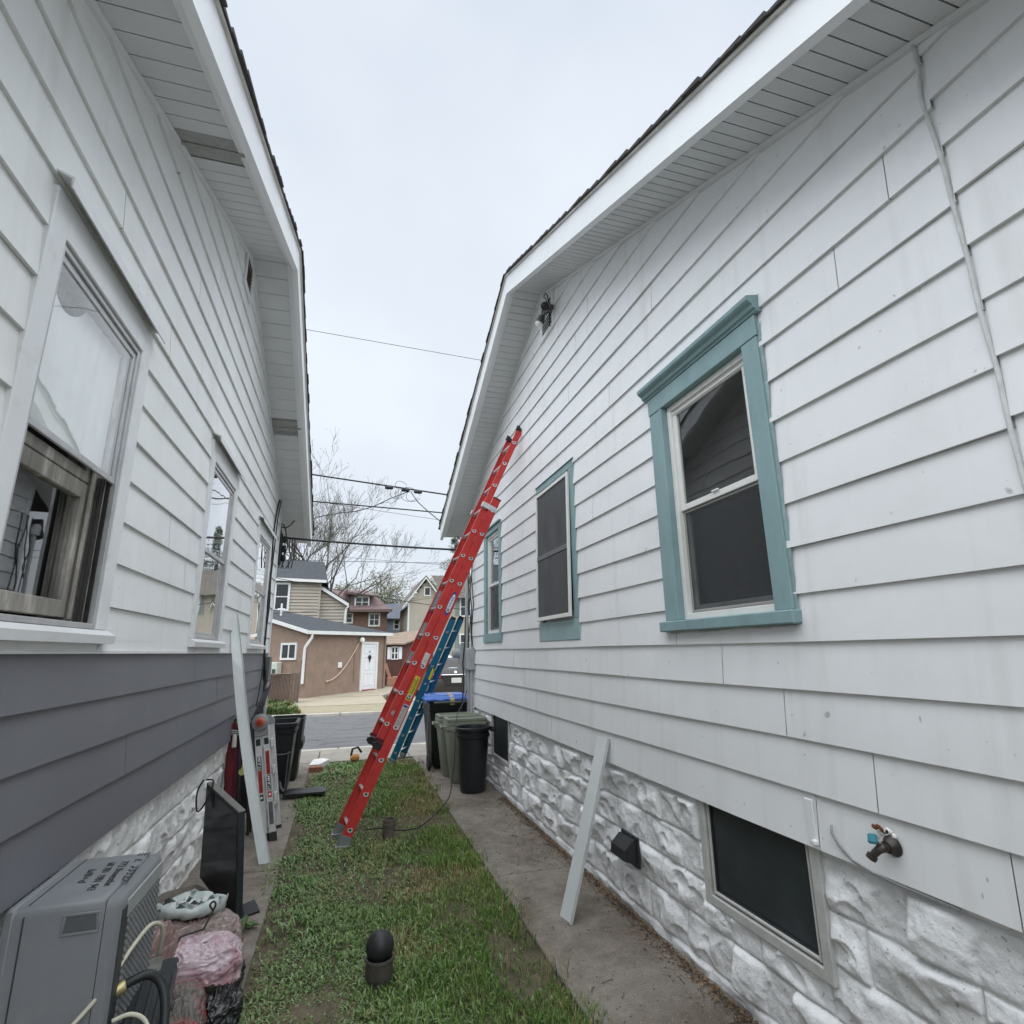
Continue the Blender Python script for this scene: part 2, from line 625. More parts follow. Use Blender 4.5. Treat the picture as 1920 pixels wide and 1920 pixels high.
# ================================================================ GROUND
gx = MB()
gx.box(-400, 400, -120, 9.0, -0.45, -0.14)
gx.box(-400, 400, 9.0, 700, -0.6, -0.2)
struct(gx.build('ground', pm('earth', (0.09, 0.1, 0.05), rough=1, var=0.3, scale=0.6, dirt=(0.11, 0.1, 0.07), dscale=0.4)))


def sheet(name, x0, x1, y0, y1, nx, ny, zf, mat, thick=0.12):
    xs = np.linspace(x0, x1, nx)
    ys = np.linspace(y0, y1, ny)
    X, Y = np.meshgrid(xs, ys)
    Z = zf(X, Y)
    m = MB()
    vs = np.stack([X.ravel(), Y.ravel(), Z.ravel()], 1)
    m.v = [tuple(p) for p in vs]
    m.f = [(j * nx + i, j * nx + i + 1, (j + 1) * nx + i + 1, (j + 1) * nx + i) for j in range(ny - 1) for i in range(nx - 1)]
    m.mi = [0] * len(m.f)
    return m.build(name, mat, smooth='all', auto=False)


# lawn soil strip between the two walks
struct(sheet('lawn', -0.50, 1.28, -4, 9.86, 60, 360, lambda X, Y: -0.022 + 0.03 * (fbm(np.stack([X.ravel() * 2.2, Y.ravel() * 2.2], 1), 3).reshape(X.shape) - 0.5) - 0.03 * np.clip((np.abs(X - 0.40) - 0.83) / 0.05, 0, 1), M_soil))


def slab_walk(x0, x1, joints, name, seed):
    m = MB()
    r = random.Random(seed)
    for a, b in zip(joints[:-1], joints[1:]):
        dz = r.uniform(-0.008, 0.004)
        m.cbox(x0, x1, a + 0.005, b - 0.005, -0.12, dz, 0.006)
    m.box(x0 + 0.01, x1 - 0.01, joints[0], joints[-1], -0.13, -0.03)
    return struct(m.build(name, M_concrete))


slab_walk(1.19, 1.98, [-4, -2.4, -0.9, 0.9, 2.62, 4.6, 6.70, 8.3, 9.9], 'right_walk', 2)
slab_walk(-1.14, -0.40, [-4, -2.0, -0.4, 1.5, 3.55, 5.3, 6.6, 8.2, 9.9], 'left_walk', 5)

M_pave = pm('street_concrete', (0.26, 0.235, 0.20), rough=0.9, var=0.16, scale=3, bump=0.35, bscale=60, dirt=(0.22, 0.2, 0.17), dscale=0.9, damt=0.6)
sw = MB()
for k in range(-12, 12):
    sw.cbox(k * 1.45 - 0.3 + 0.006, (k + 1) * 1.45 - 0.3 - 0.006, 9.91, 11.05, -0.14, 0.0, 0.006)
struct(sw.build('sidewalk', M_pave))
kb = MB()
for k in range(-8, 8):
    kb.cbox(k * 2.4 + 0.004, (k + 1) * 2.4 - 0.004, 11.06, 11.24, -0.25, 0.005, 0.02)
struct(kb.build('kerb', pm('kerb_concrete', (0.4, 0.37, 0.32), rough=0.9, var=0.15, scale=4, dirt=(0.25, 0.23, 0.2), damt=0.5)))


def road_mat():
    m = pm('patched_asphalt', (0.125, 0.125, 0.125), rough=0.9, var=0.15, scale=14, bump=0.5, bscale=90, dirt=(0.155, 0.152, 0.148), dscale=0.5, damt=0.5)
    t = m.node_tree
    b = t.nodes['Principled BSDF']
    src = b.inputs['Base Color'].links[0].from_socket
    tc = t.nodes.new('ShaderNodeTexCoord')
    mp = t.nodes.new('ShaderNodeMapping')
    mp.inputs['Scale'].default_value = (0.35, 1.6, 1)
    t.links.new(tc.outputs['Object'], mp.inputs[0])
    wv = t.nodes.new('ShaderNodeTexNoise')
    wv.inputs['Scale'].default_value = 1.5
    wv.inputs['Detail'].default_value = 3
    wv.inputs['Distortion'].default_value = 1.2
    t.links.new(mp.outputs[0], wv.inputs['Vector'])
    # winding tar-sealed cracks: a thin band of one noise contour
    sb = t.nodes.new('ShaderNodeMath')
    sb.operation = 'SUBTRACT'
    sb.inputs[1].default_value = 0.5
    t.links.new(wv.outputs['Fac'], sb.inputs[0])
    ab = t.nodes.new('ShaderNodeMath')
    ab.operation = 'ABSOLUTE'
    t.links.new(sb.outputs[0], ab.inputs[0])
    mr = t.nodes.new('ShaderNodeMapRange')
    mr.inputs[1].default_value = 0.006
    mr.inputs[2].default_value = 0.03
    mr.inputs[3].default_value = 0.7
    mr.inputs[4].default_value = 0.0
    t.links.new(ab.outputs[0], mr.inputs[0])
    md = t.nodes.new('ShaderNodeMix')
    md.data_type = 'RGBA'
    t.links.new(mr.outputs[0], md.inputs[0])
    t.links.new(src, md.inputs[6])
    md.inputs[7].default_value = (0.055, 0.055, 0.056, 1)
    t.links.new(md.outputs[2], b.inputs['Base Color'])
    return m


rd = MB()
rd.box(-60, 60, 11.25, 17.75, -0.4, -0.10)
struct(rd.build('road', road_mat()))
kb2 = MB()
for k in range(-8, 8):
    kb2.cbox(k * 2.4 + 0.004, (k + 1) * 2.4 - 0.004, 17.76, 17.93, -0.3, -0.015, 0.02)
struct(kb2.build('kerb', MATS['kerb_concrete']))
M_drive = pm('tan_driveway_concrete', (0.33, 0.285, 0.215), rough=0.9, var=0.12, scale=2, bump=0.3, bscale=50, dirt=(0.27, 0.22, 0.16), dscale=1.0, damt=0.6)
M_apron = pm('sandy_apron', (0.28, 0.24, 0.165), rough=0.95, var=0.2, scale=9, bump=0.5, bscale=60, dirt=(0.2, 0.175, 0.12), dscale=2.5, damt=0.6)
dv = MB()
dv.cbox(-1.35, 1.8, 17.94, 19.95, -0.25, 0.0, 0.01)
struct(dv.build('driveway_apron', M_apron))
dv = MB()
dv.cbox(-1.55, 1.55, 19.97, 23.5, -0.25, 0.02, 0.01)
dv.prism([(-1.75, 23.52, 0.03), (1.6, 23.52, 0.03), (3.2, 27.3, 0.14), (1.9, 27.3, 0.14)], (0, 0, -0.25))
struct(dv.build('driveway', M_drive))
dv = MB()
dv.box(1.83, 12, 17.94, 40, -0.3, -0.012)
struct(dv.build('parking_yard', pm('grey_yard', (0.26, 0.235, 0.2), rough=0.95, var=0.2, scale=2, dirt=(0.17, 0.15, 0.12), dscale=0.7, damt=0.6)))


# ================================================================ THE TWO HOUSES
class HB(MB):
    """collects geometry in wall coordinates (o = out from the wall towards the alley, y, z)"""

    def __init__(s, T):
        super().__init__()
        s.T = T

    def hb(s, o0, o1, y0, y1, z0, z1, mi=0, c=0.0):
        m = MB()
        if c:
            m.cbox(o0, o1, y0, y1, z0, z1, c)
        else:
            m.box(o0, o1, y0, y1, z0, z1)
        s.add([s.T(*p) for p in m.v], m.f, mi)
        return s

    def hq(s, *pts, mi=0):
        s.add([s.T(*p) for p in pts], [tuple(range(len(pts)))], mi)
        return s

    def hadd(s, m, mi=0):
        s.add([s.T(*p) for p in m.v], m.f, mi)
        return s


def gable(side):
    yp, zp, s1, s2 = side
    return (lambda z: yp - (zp - z) / s1), (lambda z: yp + (zp - z) / s2), (lambda y: zp - (s1 * (yp - y) if y < yp else s2 * (y - yp)))


def siding(T, rows, yr, holes, side, seams, shift=None):
    """rows = [(z0, z1)], holes = [(y0, y1, z0, z1)], lapped boards 0.203 m high, split at the butt joints"""
    h = HB(T)
    yl, yrt, _ = gable(side)
    PB, PT = 0.0175, 0.002
    zgs = [gable(side)[2](q) for q in yr]
    for ri, (z0, z1) in enumerate(rows):
        zs = sorted({z0, z1} | {z for z in zgs if z0 + 1e-3 < z < z1 - 1e-3} | {z for hh in holes for z in (hh[2], hh[3]) if z0 < z < z1})
        sm = [a for a, zz in seams if z0 < zz < z1]
        for za, zb in zip(zs[:-1], zs[1:]):
            zm = (za + zb) / 2
            iv = [(yr[0], yr[1])]
            cut = [(hh[0], hh[1]) for hh in holes if hh[2] < zm < hh[3]] + [(a - 0.0018, a + 0.0018) for a in sm]
            for c0, c1 in cut:
                nv = []
                for a, b in iv:
                    if c1 <= a or c0 >= b:
                        nv.append((a, b))
                    else:
                        if c0 > a:
                            nv.append((a, c0))
                        if c1 < b:
                            nv.append((c1, b))
                iv = nv
            pa = PB + (PT - PB) * (za - z0) / (z1 - z0)
            pb = PB + (PT - PB) * (zb - z0) / (z1 - z0)
            for a, b in iv:
                a0, a1 = max(a, yl(za) - 0.02), max(a, yl(zb) - 0.02)
                b0, b1 = min(b, yrt(za) + 0.02), min(b, yrt(zb) + 0.02)
                if b0 <= a0:
                    continue
                b1 = max(b1, a1 + 1e-3) if b1 > a1 else a1 + 1e-3
                # split long boards so they can wave very slightly
                n = max(1, int((b0 - a0) / 0.45))
                for k in range(n):
                    t0, t1 = k / n, (k + 1) / n
                    p = [a0 + (b0 - a0) * t0, a0 + (b0 - a0) * t1, a1 + (b1 - a1) * t1, a1 + (b1 - a1) * t0]
                    wv = [0.0016 * sin(3.1 * q + ri * 2.3) + 0.0012 * sin(7.7 * q + ri) for q in p]
                    zw = [0.0022 * sin(1.9 * q + ri * 1.7) for q in p]
                    fz = lambda z: 1.0 if abs(z - z0) < 1e-6 else 0.0
                    ka, kb = 1 - (za - z0) / (z1 - z0), 1 - (zb - z0) / (z1 - z0)
                    h.hq((pa + wv[0] * ka, p[0], za + zw[0] * fz(za)), (pa + wv[1] * ka, p[1], za + zw[1] * fz(za)), (pb + wv[2] * kb, p[2], zb), (pb + wv[3] * kb, p[3], zb))
                    if abs(za - z0) < 1e-6:
                        h.hq((pa + wv[0], p[0], za + zw[0]), (pa + wv[1], p[1], za + zw[1]), (-0.004, p[1], za + zw[1]), (-0.004, p[0], za + zw[0]))
    for a, zz in seams:                     # dark slot behind each butt joint
        for z0, z1 in rows:
            if z0 < zz < z1:
                h.hb(-0.012, -0.006, a - 0.02, a + 0.02, z0 + 0.001, z1 - 0.001)
    return h


def stone_wall(T, y0, y1, ztop, lines, holes, seed, mat, parent, blen=0.405):
    ys = [y0]
    while ys[-1] < y1:
        ys.append(ys[-1] + (0.0065 if 0.8 < ys[-1] < 4.2 else 0.014))
    ys = np.array(ys)
    zs = np.linspace(-0.1, ztop, int((ztop + 0.1) / 0.007))
    Yg, Zg = np.meshgrid(ys, zs)
    y, z = Yg.ravel(), Zg.ravel()
    r = np.random.RandomState(seed)
    L = np.array([-0.2] + sorted(lines) + [ztop + 0.2])
    ci = np.clip(np.searchsorted(L, z) - 1, 0, len(L) - 2)
    off = np.where(ci % 2 == 0, 0.0, blen / 2)
    bi = np.floor((y + off + 40) / blen).astype(int)
    u = (y + off + 40) / blen - bi
    v = (z - L[ci]) / (L[ci + 1] - L[ci])
    hgt = L[ci + 1] - L[ci]
    ed = np.minimum(np.minimum(u, 1 - u) * blen, np.minimum(v, 1 - v) * hgt)
    # a few casting moulds repeated at random, as on real rock-faced block
    NM = 9
    H = np.full(len(y), 0.0)
    mold = (bi * 7919 + ci * 104729 + seed) % NM
    flip = ((bi * 31 + ci * 17) % 2).astype(bool)
    uu = np.where(flip, 1 - u, u)
    for k in range(NM):
        m = mold == k
        if not m.any():
            continue
        a, b = uu[m], v[m]
        # chipped facets: the lowest of a few tilted planes, crisp where they meet
        h = np.full(len(a), 0.060)
        for q in range(7):
            gx_, gv_ = r.uniform(-0.10, 0.10), r.uniform(-0.075, 0.075)
            h = np.minimum(h, r.uniform(0.036, 0.050) + gx_ * (a - r.uniform(0.25, 0.75)) + gv_ * (b - r.uniform(0.25, 0.75)))
        h = h + 0.012 * (fbm(np.stack([a * 4 + k * 9, b * 3 + k * 5], 1), k) - 0.5)
        # conchoidal scoops with a sharp upper rim, mostly in the lower half
        for q in range(4):
            cu, cv = r.uniform(0.1, 0.9), r.uniform(0.05, 0.62)
            ru, rv = r.uniform(0.11, 0.23), r.uniform(0.22, 0.40)
            th = r.uniform(-0.35, 0.35)
            du, dv = (a - cu), (b - cv) * 0.5
            p, s2 = du * cos(th) + dv * sin(th), -du * sin(th) + dv * cos(th)
            wob = 1 + 0.35 * (fbm(np.stack([a * 7 + q, b * 5 + k], 1), q + 40, 2) - 0.5)
            d2 = ((p / ru) ** 2 + (s2 / (rv * 0.5)) ** 2) * wob
            cap = np.sqrt(np.clip(1 - d2, 0, 1))
            h = h - cap * r.uniform(0.018, 0.034) * (0.65 + 0.7 * np.clip(s2 / (rv * 0.5), -0.6, 1))
        H[m] = np.maximum(h, 0.003)
    H = H + 0.005 * (fbm(np.stack([y * 28, z * 28], 1), seed + 5) - 0.5) * 2 + 0.016 * (np.abs(fbm(np.stack([y * 10, z * 12], 1), seed + 6, 3) - 0.5))
    ramp = np.clip(ed / 0.022, 0, 1) ** 0.55
    H = H * ramp - 0.012 * (1 - np.clip(ed / 0.009, 0, 1))
    # dressed margin round the window openings
    for hh in holes:
        dd = np.maximum(np.maximum(hh[0] - y, y - hh[1]), np.maximum(hh[2] - z, z - hh[3]))
        H = H * np.clip(dd / 0.03, 0, 1) ** 0.8
    # crumbling, irregular toe where the wall meets the walk
    toe = np.clip((0.07 - z) / 0.07, 0, 1)
    H = H * (1 - toe) + toe * 0.03 * fbm(np.stack([y * 9, z * 9], 1), seed + 9)
    h = HB(T)
    ny = len(ys)
    pts = [T(o - 0.031, yy, zz) for o, yy, zz in zip(H, y, z)]
    h.v = [tuple(p) for p in pts]
    keep = []
    for j in range(len(zs) - 1):
        zm = (zs[j] + zs[j + 1]) / 2
        hs = [hh for hh in holes if hh[2] < zm < hh[3]]
        for i in range(ny - 1):
            ym = (ys[i] + ys[i + 1]) / 2
            if any(hh[0] < ym < hh[1] for hh in hs):
                continue
            keep.append((j * ny + i, j * ny + i + 1, (j + 1) * ny + i + 1, (j + 1) * ny + i))
    h.f = keep
    h.mi = [0] * len(keep)
    return h.build('foundation', mat, parent, smooth='all', auto=False)


def eave(T, side, ov, pitch, house, fh, vents, y_near, y_far, lip, stripmat=M_soffit):
    """raking soffit boards, fascia and shingled roof edge, both slopes"""
    yp, zp, s1, s2 = side
    _, _, zj = gable(side)
    sb, sg, vt = HB(T), HB(T), HB(T)
    # boards
    for sgn, yend, pt in ((-1, y_near, pitch[0]), (1, y_far, pitch[1])):
        n = int(abs(yend - yp) / pt)
        for k in range(n + 1):
            a = yp + sgn * k * pt
            b = yp + sgn * min((k + 1) * pt, abs(yend - yp))
            g = 0.007 * sgn
            a2, b2 = a + g * 0.5, b - g * 0.5
            if (b2 - a2) * sgn <= 0:
                continue
            isv = any(v0 < (a + b) / 2 < v1 for v0, v1 in vents)
            tgt = vt if isv else sb
            tgt.hq((0.0, a2, zj(a2)), (ov, a2, zj(a2)), (ov, b2, zj(b2)), (0.0, b2, zj(b2)))
            sb.hq((0.0, b2, zj(b2)), (ov, b2, zj(b2)), (ov, b2, zj(b2) + 0.012), (0.0, b2, zj(b2) + 0.012))
            sb.hq((0.0, a2, zj(a2)), (ov, a2, zj(a2)), (ov, a2, zj(a2) + 0.012), (0.0, a2, zj(a2) + 0.012))
        sg.hq((0.0, yp, zp + 0.010), (ov, yp, zp + 0.010), (ov, yend, zj(yend) + 0.010), (0.0, yend, zj(yend) + 0.010))
    so = sb.build('soffit', stripmat, house)
    sg.build('soffit_backing', M_soffit_groove, so)
    if vt.v:
        # perforated vent panel with a raised centre rib
        for v0, v1 in vents:
            c = (v0 + v1) / 2
            vt = HB(T)
            vt.hq((0.0, v0, zj(v0)), (ov, v0, zj(v0)), (ov, c, zj(c)), (0.0, c, zj(c)))
            vt.hq((0.0, c, zj(c)), (ov, c, zj(c)), (ov, v1, zj(v1)), (0.0, v1, zj(v1)))
            vt.hb(0.02, ov - 0.02, c - 0.012, c + 0.012, zj(c) - 0.012, zj(c) - 0.001)
            vt.build('soffit_vent', M_vent_soffit, so)
    # moulding where soffit meets wall
    tr = HB(T)
    for ya, yb in ((y_near, yp), (yp, min(y_far, 8.62))):
        a, b = zj(ya), zj(yb)
        tr.hadd(MB().prism([(0.003, ya, a - 0.03), (0.003, ya, a - 0.002), (0.032, ya, a - 0.002), (0.022, ya, a - 0.022)], (0, yb - ya, b - a)))
    tr.build('soffit_moulding', M_soffit, house)
    fa = HB(T)
    for ya, yb in ((y_near, yp), (yp, y_far)):
        a, b = zj(ya), zj(yb)
        fa.hadd(MB().prism([(ov - 0.035, ya, a - lip), (ov + 0.012, ya, a - lip), (ov + 0.012, ya, a + fh), (ov - 0.035, ya, a + fh)], (0, yb - ya, b - a)))
        # lip returned under the soffit
        fa.hadd(MB().prism([(ov - 0.085, ya, a - 0.004), (ov - 0.0355, ya, a - 0.004), (ov - 0.0355, ya, a + 0.02), (ov - 0.085, ya, a + 0.02)], (0, yb - ya, b - a)))
    fa.build('fascia', M_fascia, house)
    dr = HB(T)
    for ya, yb in ((y_near, yp), (yp, y_far)):
        a, b = zj(ya), zj(yb)
        dr.hadd(MB().prism([(ov - 0.02, ya, a + fh + 0.001), (ov + 0.028, ya, a + fh + 0.001), (ov + 0.028, ya, a + fh + 0.016), (ov - 0.02, ya, a + fh + 0.016)], (0, yb - ya, b - a)))
    dr.build('drip_edge', pm('drip_edge_white', (0.62, 0.6, 0.56), rough=0.5, var=0.15, scale=8), house)
    rf = HB(T)
    rr = random.Random(int(ov * 1000))
    for sgn, yend in ((-1, y_near - 0.06), (1, y_far + 0.06)):
        nrow = int(abs(yend - yp) / 0.135)
        for k in range(nrow):
            a = yp + sgn * abs(yend - yp) * k / nrow
            b = yp + sgn * abs(yend - yp) * (k + 1) / nrow
            s = s1 if sgn < 0 else s2
            za, zb = zp - s * abs(a - yp) + fh + 0.017, zp - s * abs(b - yp) + fh + 0.017
            out = ov + 0.045 + rr.uniform(-0.008, 0.008)
            t = 0.012
            # each course: thin wedge, thick at its lower edge
            rf.hadd(MB().add([(out, a, za), (out, b, zb), (-8, b, zb), (-8, a, za), (out, a, za + t), (out, b, zb + t + 0.014), (-8, b, zb + t + 0.014), (-8, a, za + t)],
                             [(0, 1, 2, 3), (4, 7, 6, 5), (0, 4, 5, 1), (3, 2, 6, 7), (1, 5, 6, 2), (0, 3, 7, 4)]))
    rf.build('roof', M_shingle, house)


def far_walls(T, house, side, y0, y1, mat, depth=8.0, zt=3.9):
    """the street-side and back walls that complete the building, and the room behind the windows"""
    h = HB(T)
    h.hb(-depth, -0.02, y1 - 0.1, y1 - 0.002, 0.0, zt)
    h.hb(-depth, -0.02, y0, y0 + 0.1, 0.0, zt)
    h.hb(-depth - 0.1, -depth - 0.002, y0, y1, 0.0, zt)
    h.build('end_wall', mat, house)
    g = HB(T)
    _, _, zj = gable(side)
    # dark inner lining: floor, ceiling, back, cross walls
    g.hq((-0.10, y0 + .2, 0.95), (-3.2, y0 + .2, 0.95), (-3.2, y1 - .2, 0.95), (-0.10, y1 - .2, 0.95))
    g.hq((-0.10, y0 + .2, 3.45), (-3.2, y0 + .2, 3.45), (-3.2, y1 - .2, 3.45), (-0.10, y1 - .2, 3.45))
    g.hq((-3.2, y0 + .2, 0.95), (-3.2, y1 - .2, 0.95), (-3.2, y1 - .2, 3.45), (-3.2, y0 + .2, 3.45))
    for yy in (y0 + .2, 3.7, 6.1, y1 - .2):
        g.hq((-0.10, yy, 0.95), (-3.2, yy, 0.95), (-3.2, yy, 3.45), (-0.10, yy, 3.45))
    g.build('interior_wall', M_room, house)
    return


# ---------------------------------------------------------------- right-hand house
XR = 1.908
TR = lambda o, y, z: (XR - o, y, z)
sideR = (5.05, 5.53, 0.425, 0.452)
houseR = thing('bungalow', 'white sided bungalow with teal window casings and a white rock faced foundation', 'house', (XR + 3, 3.5, 0))
ZR0 = 1.489
rowsR = [(ZR0 + k * 0.2032, ZR0 + (k + 1) * 0.2032) for k in range(-3, 21)]
rowsR[0] = (0.872, rowsR[0][1])
winR = [(1.99, 3.02, 1.767, 3.375), (4.37, 5.38, 1.755, 3.365), (6.83, 7.75, 1.783, 3.365)]
holesR = [(a + 0.02, b - 0.02, c + 0.02, d - 0.02) for a, b, c, d in winR]
seamR = [(2.54, 1.6), (2.14, 1.38), (1.73, 1.19), (2.035, 0.99), (5.14, 0.99), (5.56, 1.19), (2.94, 1.72), (1.52, 3.22), (1.25, 3.42), (6.33, 1.58), (5.94, 1.38), (1.32, 0.99),
         (3.6, 3.6), (4.4, 4.1), (2.9, 4.05), (3.9, 4.7), (4.6, 4.9), (4.2, 4.4), (5.9, 3.1), (4.0, 2.75)]
YSEAM = 1.045
siding(TR, rowsR, (YSEAM, 8.56), holesR, sideR, seamR).build('siding', M_siding, houseR)
rowsR2 = [(a + 0.032, b + 0.032) for a, b in rowsR]
rowsR2[0] = (0.88, rowsR[0][1] + 0.032)
siding(TR, rowsR2, (-3.2, YSEAM - 0.0005), [], sideR, [(-0.5, 1.6), (0.3, 2.7)]).build('siding', M_siding, houseR)
h = HB(TR)                                             # sheathing visible only through the joints
h.hb(-0.03, 0.0012, YSEAM - 0.03, YSEAM + 0.03, 0.9, 3.78)
h.build("sheathing", pm("joint_backing_board", (0.55, 0.55, 0.54), rough=0.8), houseR)
sb_ = []
pts = [(1.05, 3.82), (1.052, 3.70), (1.066, 3.60), (1.062, 3.5), (1.05, 3.3), (1.052, 3.1), (1.048, 2.9), (1.05, 2.7), (1.046, 2.5), (1.049, 2.3), (1.046, 2.0), (1.049, 1.6), (1.046, 1.2), (1.048, 0.9)]
h = MB()
h.tube([TR(0.019 + 0.002 * sin(k * 2.1), y + 0.003, z) for k, (y, z) in enumerate(pts)], 0.0075, 8, soft=3)
h.build('joint_strip', M_caulk, houseR, smooth='all')

LINES = [0.05, 0.25, 0.447, 0.642, 0.84]
bwR = [(2.09, 2.89, 0.385, 1.0), (6.64, 7.45, 0.36, 1.0)]
stone_wall(TR, -3.2, 8.58, 0.873, LINES, bwR, 11, M_stone_r, houseR)
eave(TR, sideR, 0.405, (0.0815, 0.0815), houseR, 0.155, [], -3.4, 9.32, 0.055)
far_walls(TR, houseR, sideR, -3.2, 8.58, M_siding)
h = HB(TR)
h.hb(-0.02, 0.022, 8.55, 8.605, 0.875, 3.9)
h.build('corner_trim', M_fascia, houseR)
# basement wall behind the foundation openings
h = HB(TR)
h.hb(-1.8, -1.7, -3, 8.4, -0.1, 0.94)
h.hq((-0.14, -3, 0.94), (-1.7, -3, 0.94), (-1.7, 8.4, 0.94), (-0.14, 8.4, 0.94))
h.hq((-0.14, -3, -0.05), (-1.7, -3, -0.05), (-1.7, 8.4, -0.05), (-0.14, 8.4, -0.05))
h.build('basement_wall', M_room, houseR)


def rect_frame(h, o0, o1, y0, y1, z0, z1, wv, wh=None, c=0.003):
    wh = wv if wh is None else wh
    h.hb(o0, o1, y0, y0 + wv, z0, z1, c=c)
    h.hb(o0, o1, y1 - wv, y1, z0, z1, c=c)
    h.hb(o0 + 0.001, o1 - 0.001, y0 + wv - 0.001, y1 - wv + 0.001, z0, z0 + wh, c=c)
    h.hb(o0 + 0.001, o1 - 0.001, y0 + wv - 0.001, y1 - wv + 0.001, z1 - wh, z1, c=c)
    return h


def sash_window(T, house, oy0, oy1, z0, z1, zmid, framemat, name='window', label=None, lower_screen=True, recess=0.0, fr=0.036):
    """white double-hung unit set in the opening: frame > sash (two), pane (two), screen"""
    h = HB(T)
    rect_frame(h, -0.075, -0.008 - recess, oy0, oy1, z0, z1, fr)
    w = h.build(name, framemat, house)
    if label:
        w['label'] = label
    a, b = oy0 + fr + 0.001, oy1 - fr - 0.001
    u = rect_frame(HB(T), -0.047, -0.024 - recess, a, b, zmid - 0.015, z1 - fr - 0.001, 0.034, 0.036)
    # stepped inner beads of the upper track
    rect_frame(u, -0.040, -0.018 - recess, a, b, z1 - fr - 0.03, z1 - fr - 0.002, 0.010, 0.006)
    us = u.build('sash', framemat, w)
    HB(T).hq((-0.036, a + .03, zmid), (-0.036, b - .03, zmid), (-0.036, b - .03, z1 - fr - .03), (-0.036, a + .03, z1 - fr - .03)).build('pane', M_glass, w)
    rect_frame(HB(T), -0.073, -0.050, a, b, z0 + fr + 0.001, zmid + 0.012, 0.036, 0.045).build('sash', framemat, w)
    HB(T).hq((-0.062, a + .03, z0 + fr + .03), (-0.062, b - .03, z0 + fr + .03), (-0.062, b - .03, zmid), (-0.062, a + .03, zmid)).build('pane', M_glass, w)
    # meeting-rail latch
    HB(T).hb(-0.024 - recess, -0.014 - recess, (a + b) / 2 - 0.03, (a + b) / 2 + 0.03, zmid + 0.018, zmid + 0.03, c=0.003).build('latch', framemat, w)
    if lower_screen:
        s = rect_frame(HB(T), -0.046, -0.036, a + 0.004, b - 0.004, z0 + fr + 0.006, zmid - 0.018, 0.014).build('screen_frame', pm('grey_screen_frame', (0.3, 0.29, 0.28), rough=0.5, var=0.1), w)
        HB(T).hq((-0.041, a + .015, z0 + fr + .015), (-0.041, b - .015, z0 + fr + .015), (-0.041, b - .015, zmid - .03), (-0.041, a + .015, zmid - .03)).build('screen', M_screen, w)
    return w


def rough_edge(h, T, y, z0, z1, o, w, seed, n=60):
    """ragged paint bead along a vertical casing edge"""
    r = random.Random(seed)
    prev = None
    dy = 0
    for k in range(n + 1):
        z = z0 + (z1 - z0) * k / n
        dy = 0.75 * dy + r.uniform(-1, 1) * 0.0028
        p = (o, y + w + dy, z)
        q = (o, y, z)
        if prev:
            h.hq(prev[1], prev[0], p, q)
        prev = (p, q)


# near window, deep teal casing with a moulded crown and sill
h = HB(TR)
h.hb(-0.09, 0.028, 2.905, 3.02, 1.829, 3.178, c=0.004)
h.hb(-0.09, 0.028, 1.99, 2.105, 1.829, 3.178, c=0.004)
h.hb(-0.02, 0.036, 2.87, 2.904, 1.829, 3.178, c=0.006)
h.hb(-0.09, 0.031, 1.985, 3.025, 3.179, 3.295, c=0.004)
prof = [(0.0, 3.296), (0.036, 3.296), (0.040, 3.306), (0.052, 3.312), (0.060, 3.330), (0.078, 3.342), (0.086, 3.352), (0.088, 3.372), (0.0, 3.392)]
pr = MB().prism([(o, 1.955, z) for o, z in prof], (0, 1.10, 0))
h.hadd(pr)
cas = h.build('window_casing', M_teal, houseR)
cas['label'] = 'deep teal casing with a crown moulding'
HB(TR).hb(-0.09, 0.062, 1.965, 3.045, 1.767, 1.828, c=0.006).build('sill', M_teal, cas)
hh = HB(TR)
rough_edge(hh, TR, 1.99, 1.80, 3.25, 0.0165, -0.022, 5)
hh.build('paint_bead', pm('teal_smear', (0.27, 0.38, 0.385), rough=0.6, var=0.2, scale=20), cas)
h = HB(TR)
rr = random.Random(4)
h.hadd(MB().tube([(0.014, 1.99 + 0.05 * k, 1.762 + rr.uniform(-0.004, 0.003)) for k in range(21)], 0.006, 6))
h.build('caulk_bead', M_caulk, cas)
sash_window(TR, houseR, 2.107, 2.868, 1.83, 3.177, 2.495, M_vinyl)

# middle window: leaning dark storm screen over a thin teal surround with a teal apron
h = HB(TR)
h.hb(-0.09, 0.016, 5.275, 5.38, 1.935, 3.29, c=0.003)
h.hb(-0.09, 0.020, 4.37, 4.475, 1.935, 3.29, c=0.003)
h.hb(-0.09, 0.018, 4.368, 5.382, 3.291, 3.355, c=0.003)
h.hadd(MB().prism([(0.0, 4.35, 3.357), (0.03, 4.35, 3.357), (0.024, 4.35, 3.366), (0.0, 4.35, 3.375)], (0, 1.05, 0)))
cas = h.build('window_casing', M_teal, houseR)
HB(TR).hb(-0.05, 0.020, 4.365, 5.39, 1.755, 1.934, c=0.003).build('apron', M_teal_pale, cas)
w2 = sash_window(TR, houseR, 4.477, 5.273, 1.936, 3.289, 2.60, M_vinyl, lower_screen=False)
h = HB(TR)
tilt = lambda z: 0.042 - (z - 1.95) * 0.016
for (y0, y1, z0, z1) in ((4.455, 4.485, 1.95, 3.26), (5.305, 5.335, 1.95, 3.26), (4.486, 5.304, 1.95, 1.985), (4.486, 5.304, 3.225, 3.26)):
    m = MB().cbox(0, 0.024, y0, y1, z0, z1, 0.003)
    h.add([TR(o + tilt(z), y, z) for o, y, z in m.v], m.f)
sfm = h.build('screen_frame', M_vinyl, w2)
m = MB().box(0.008, 0.011, 4.48, 5.31, 1.98, 3.23)
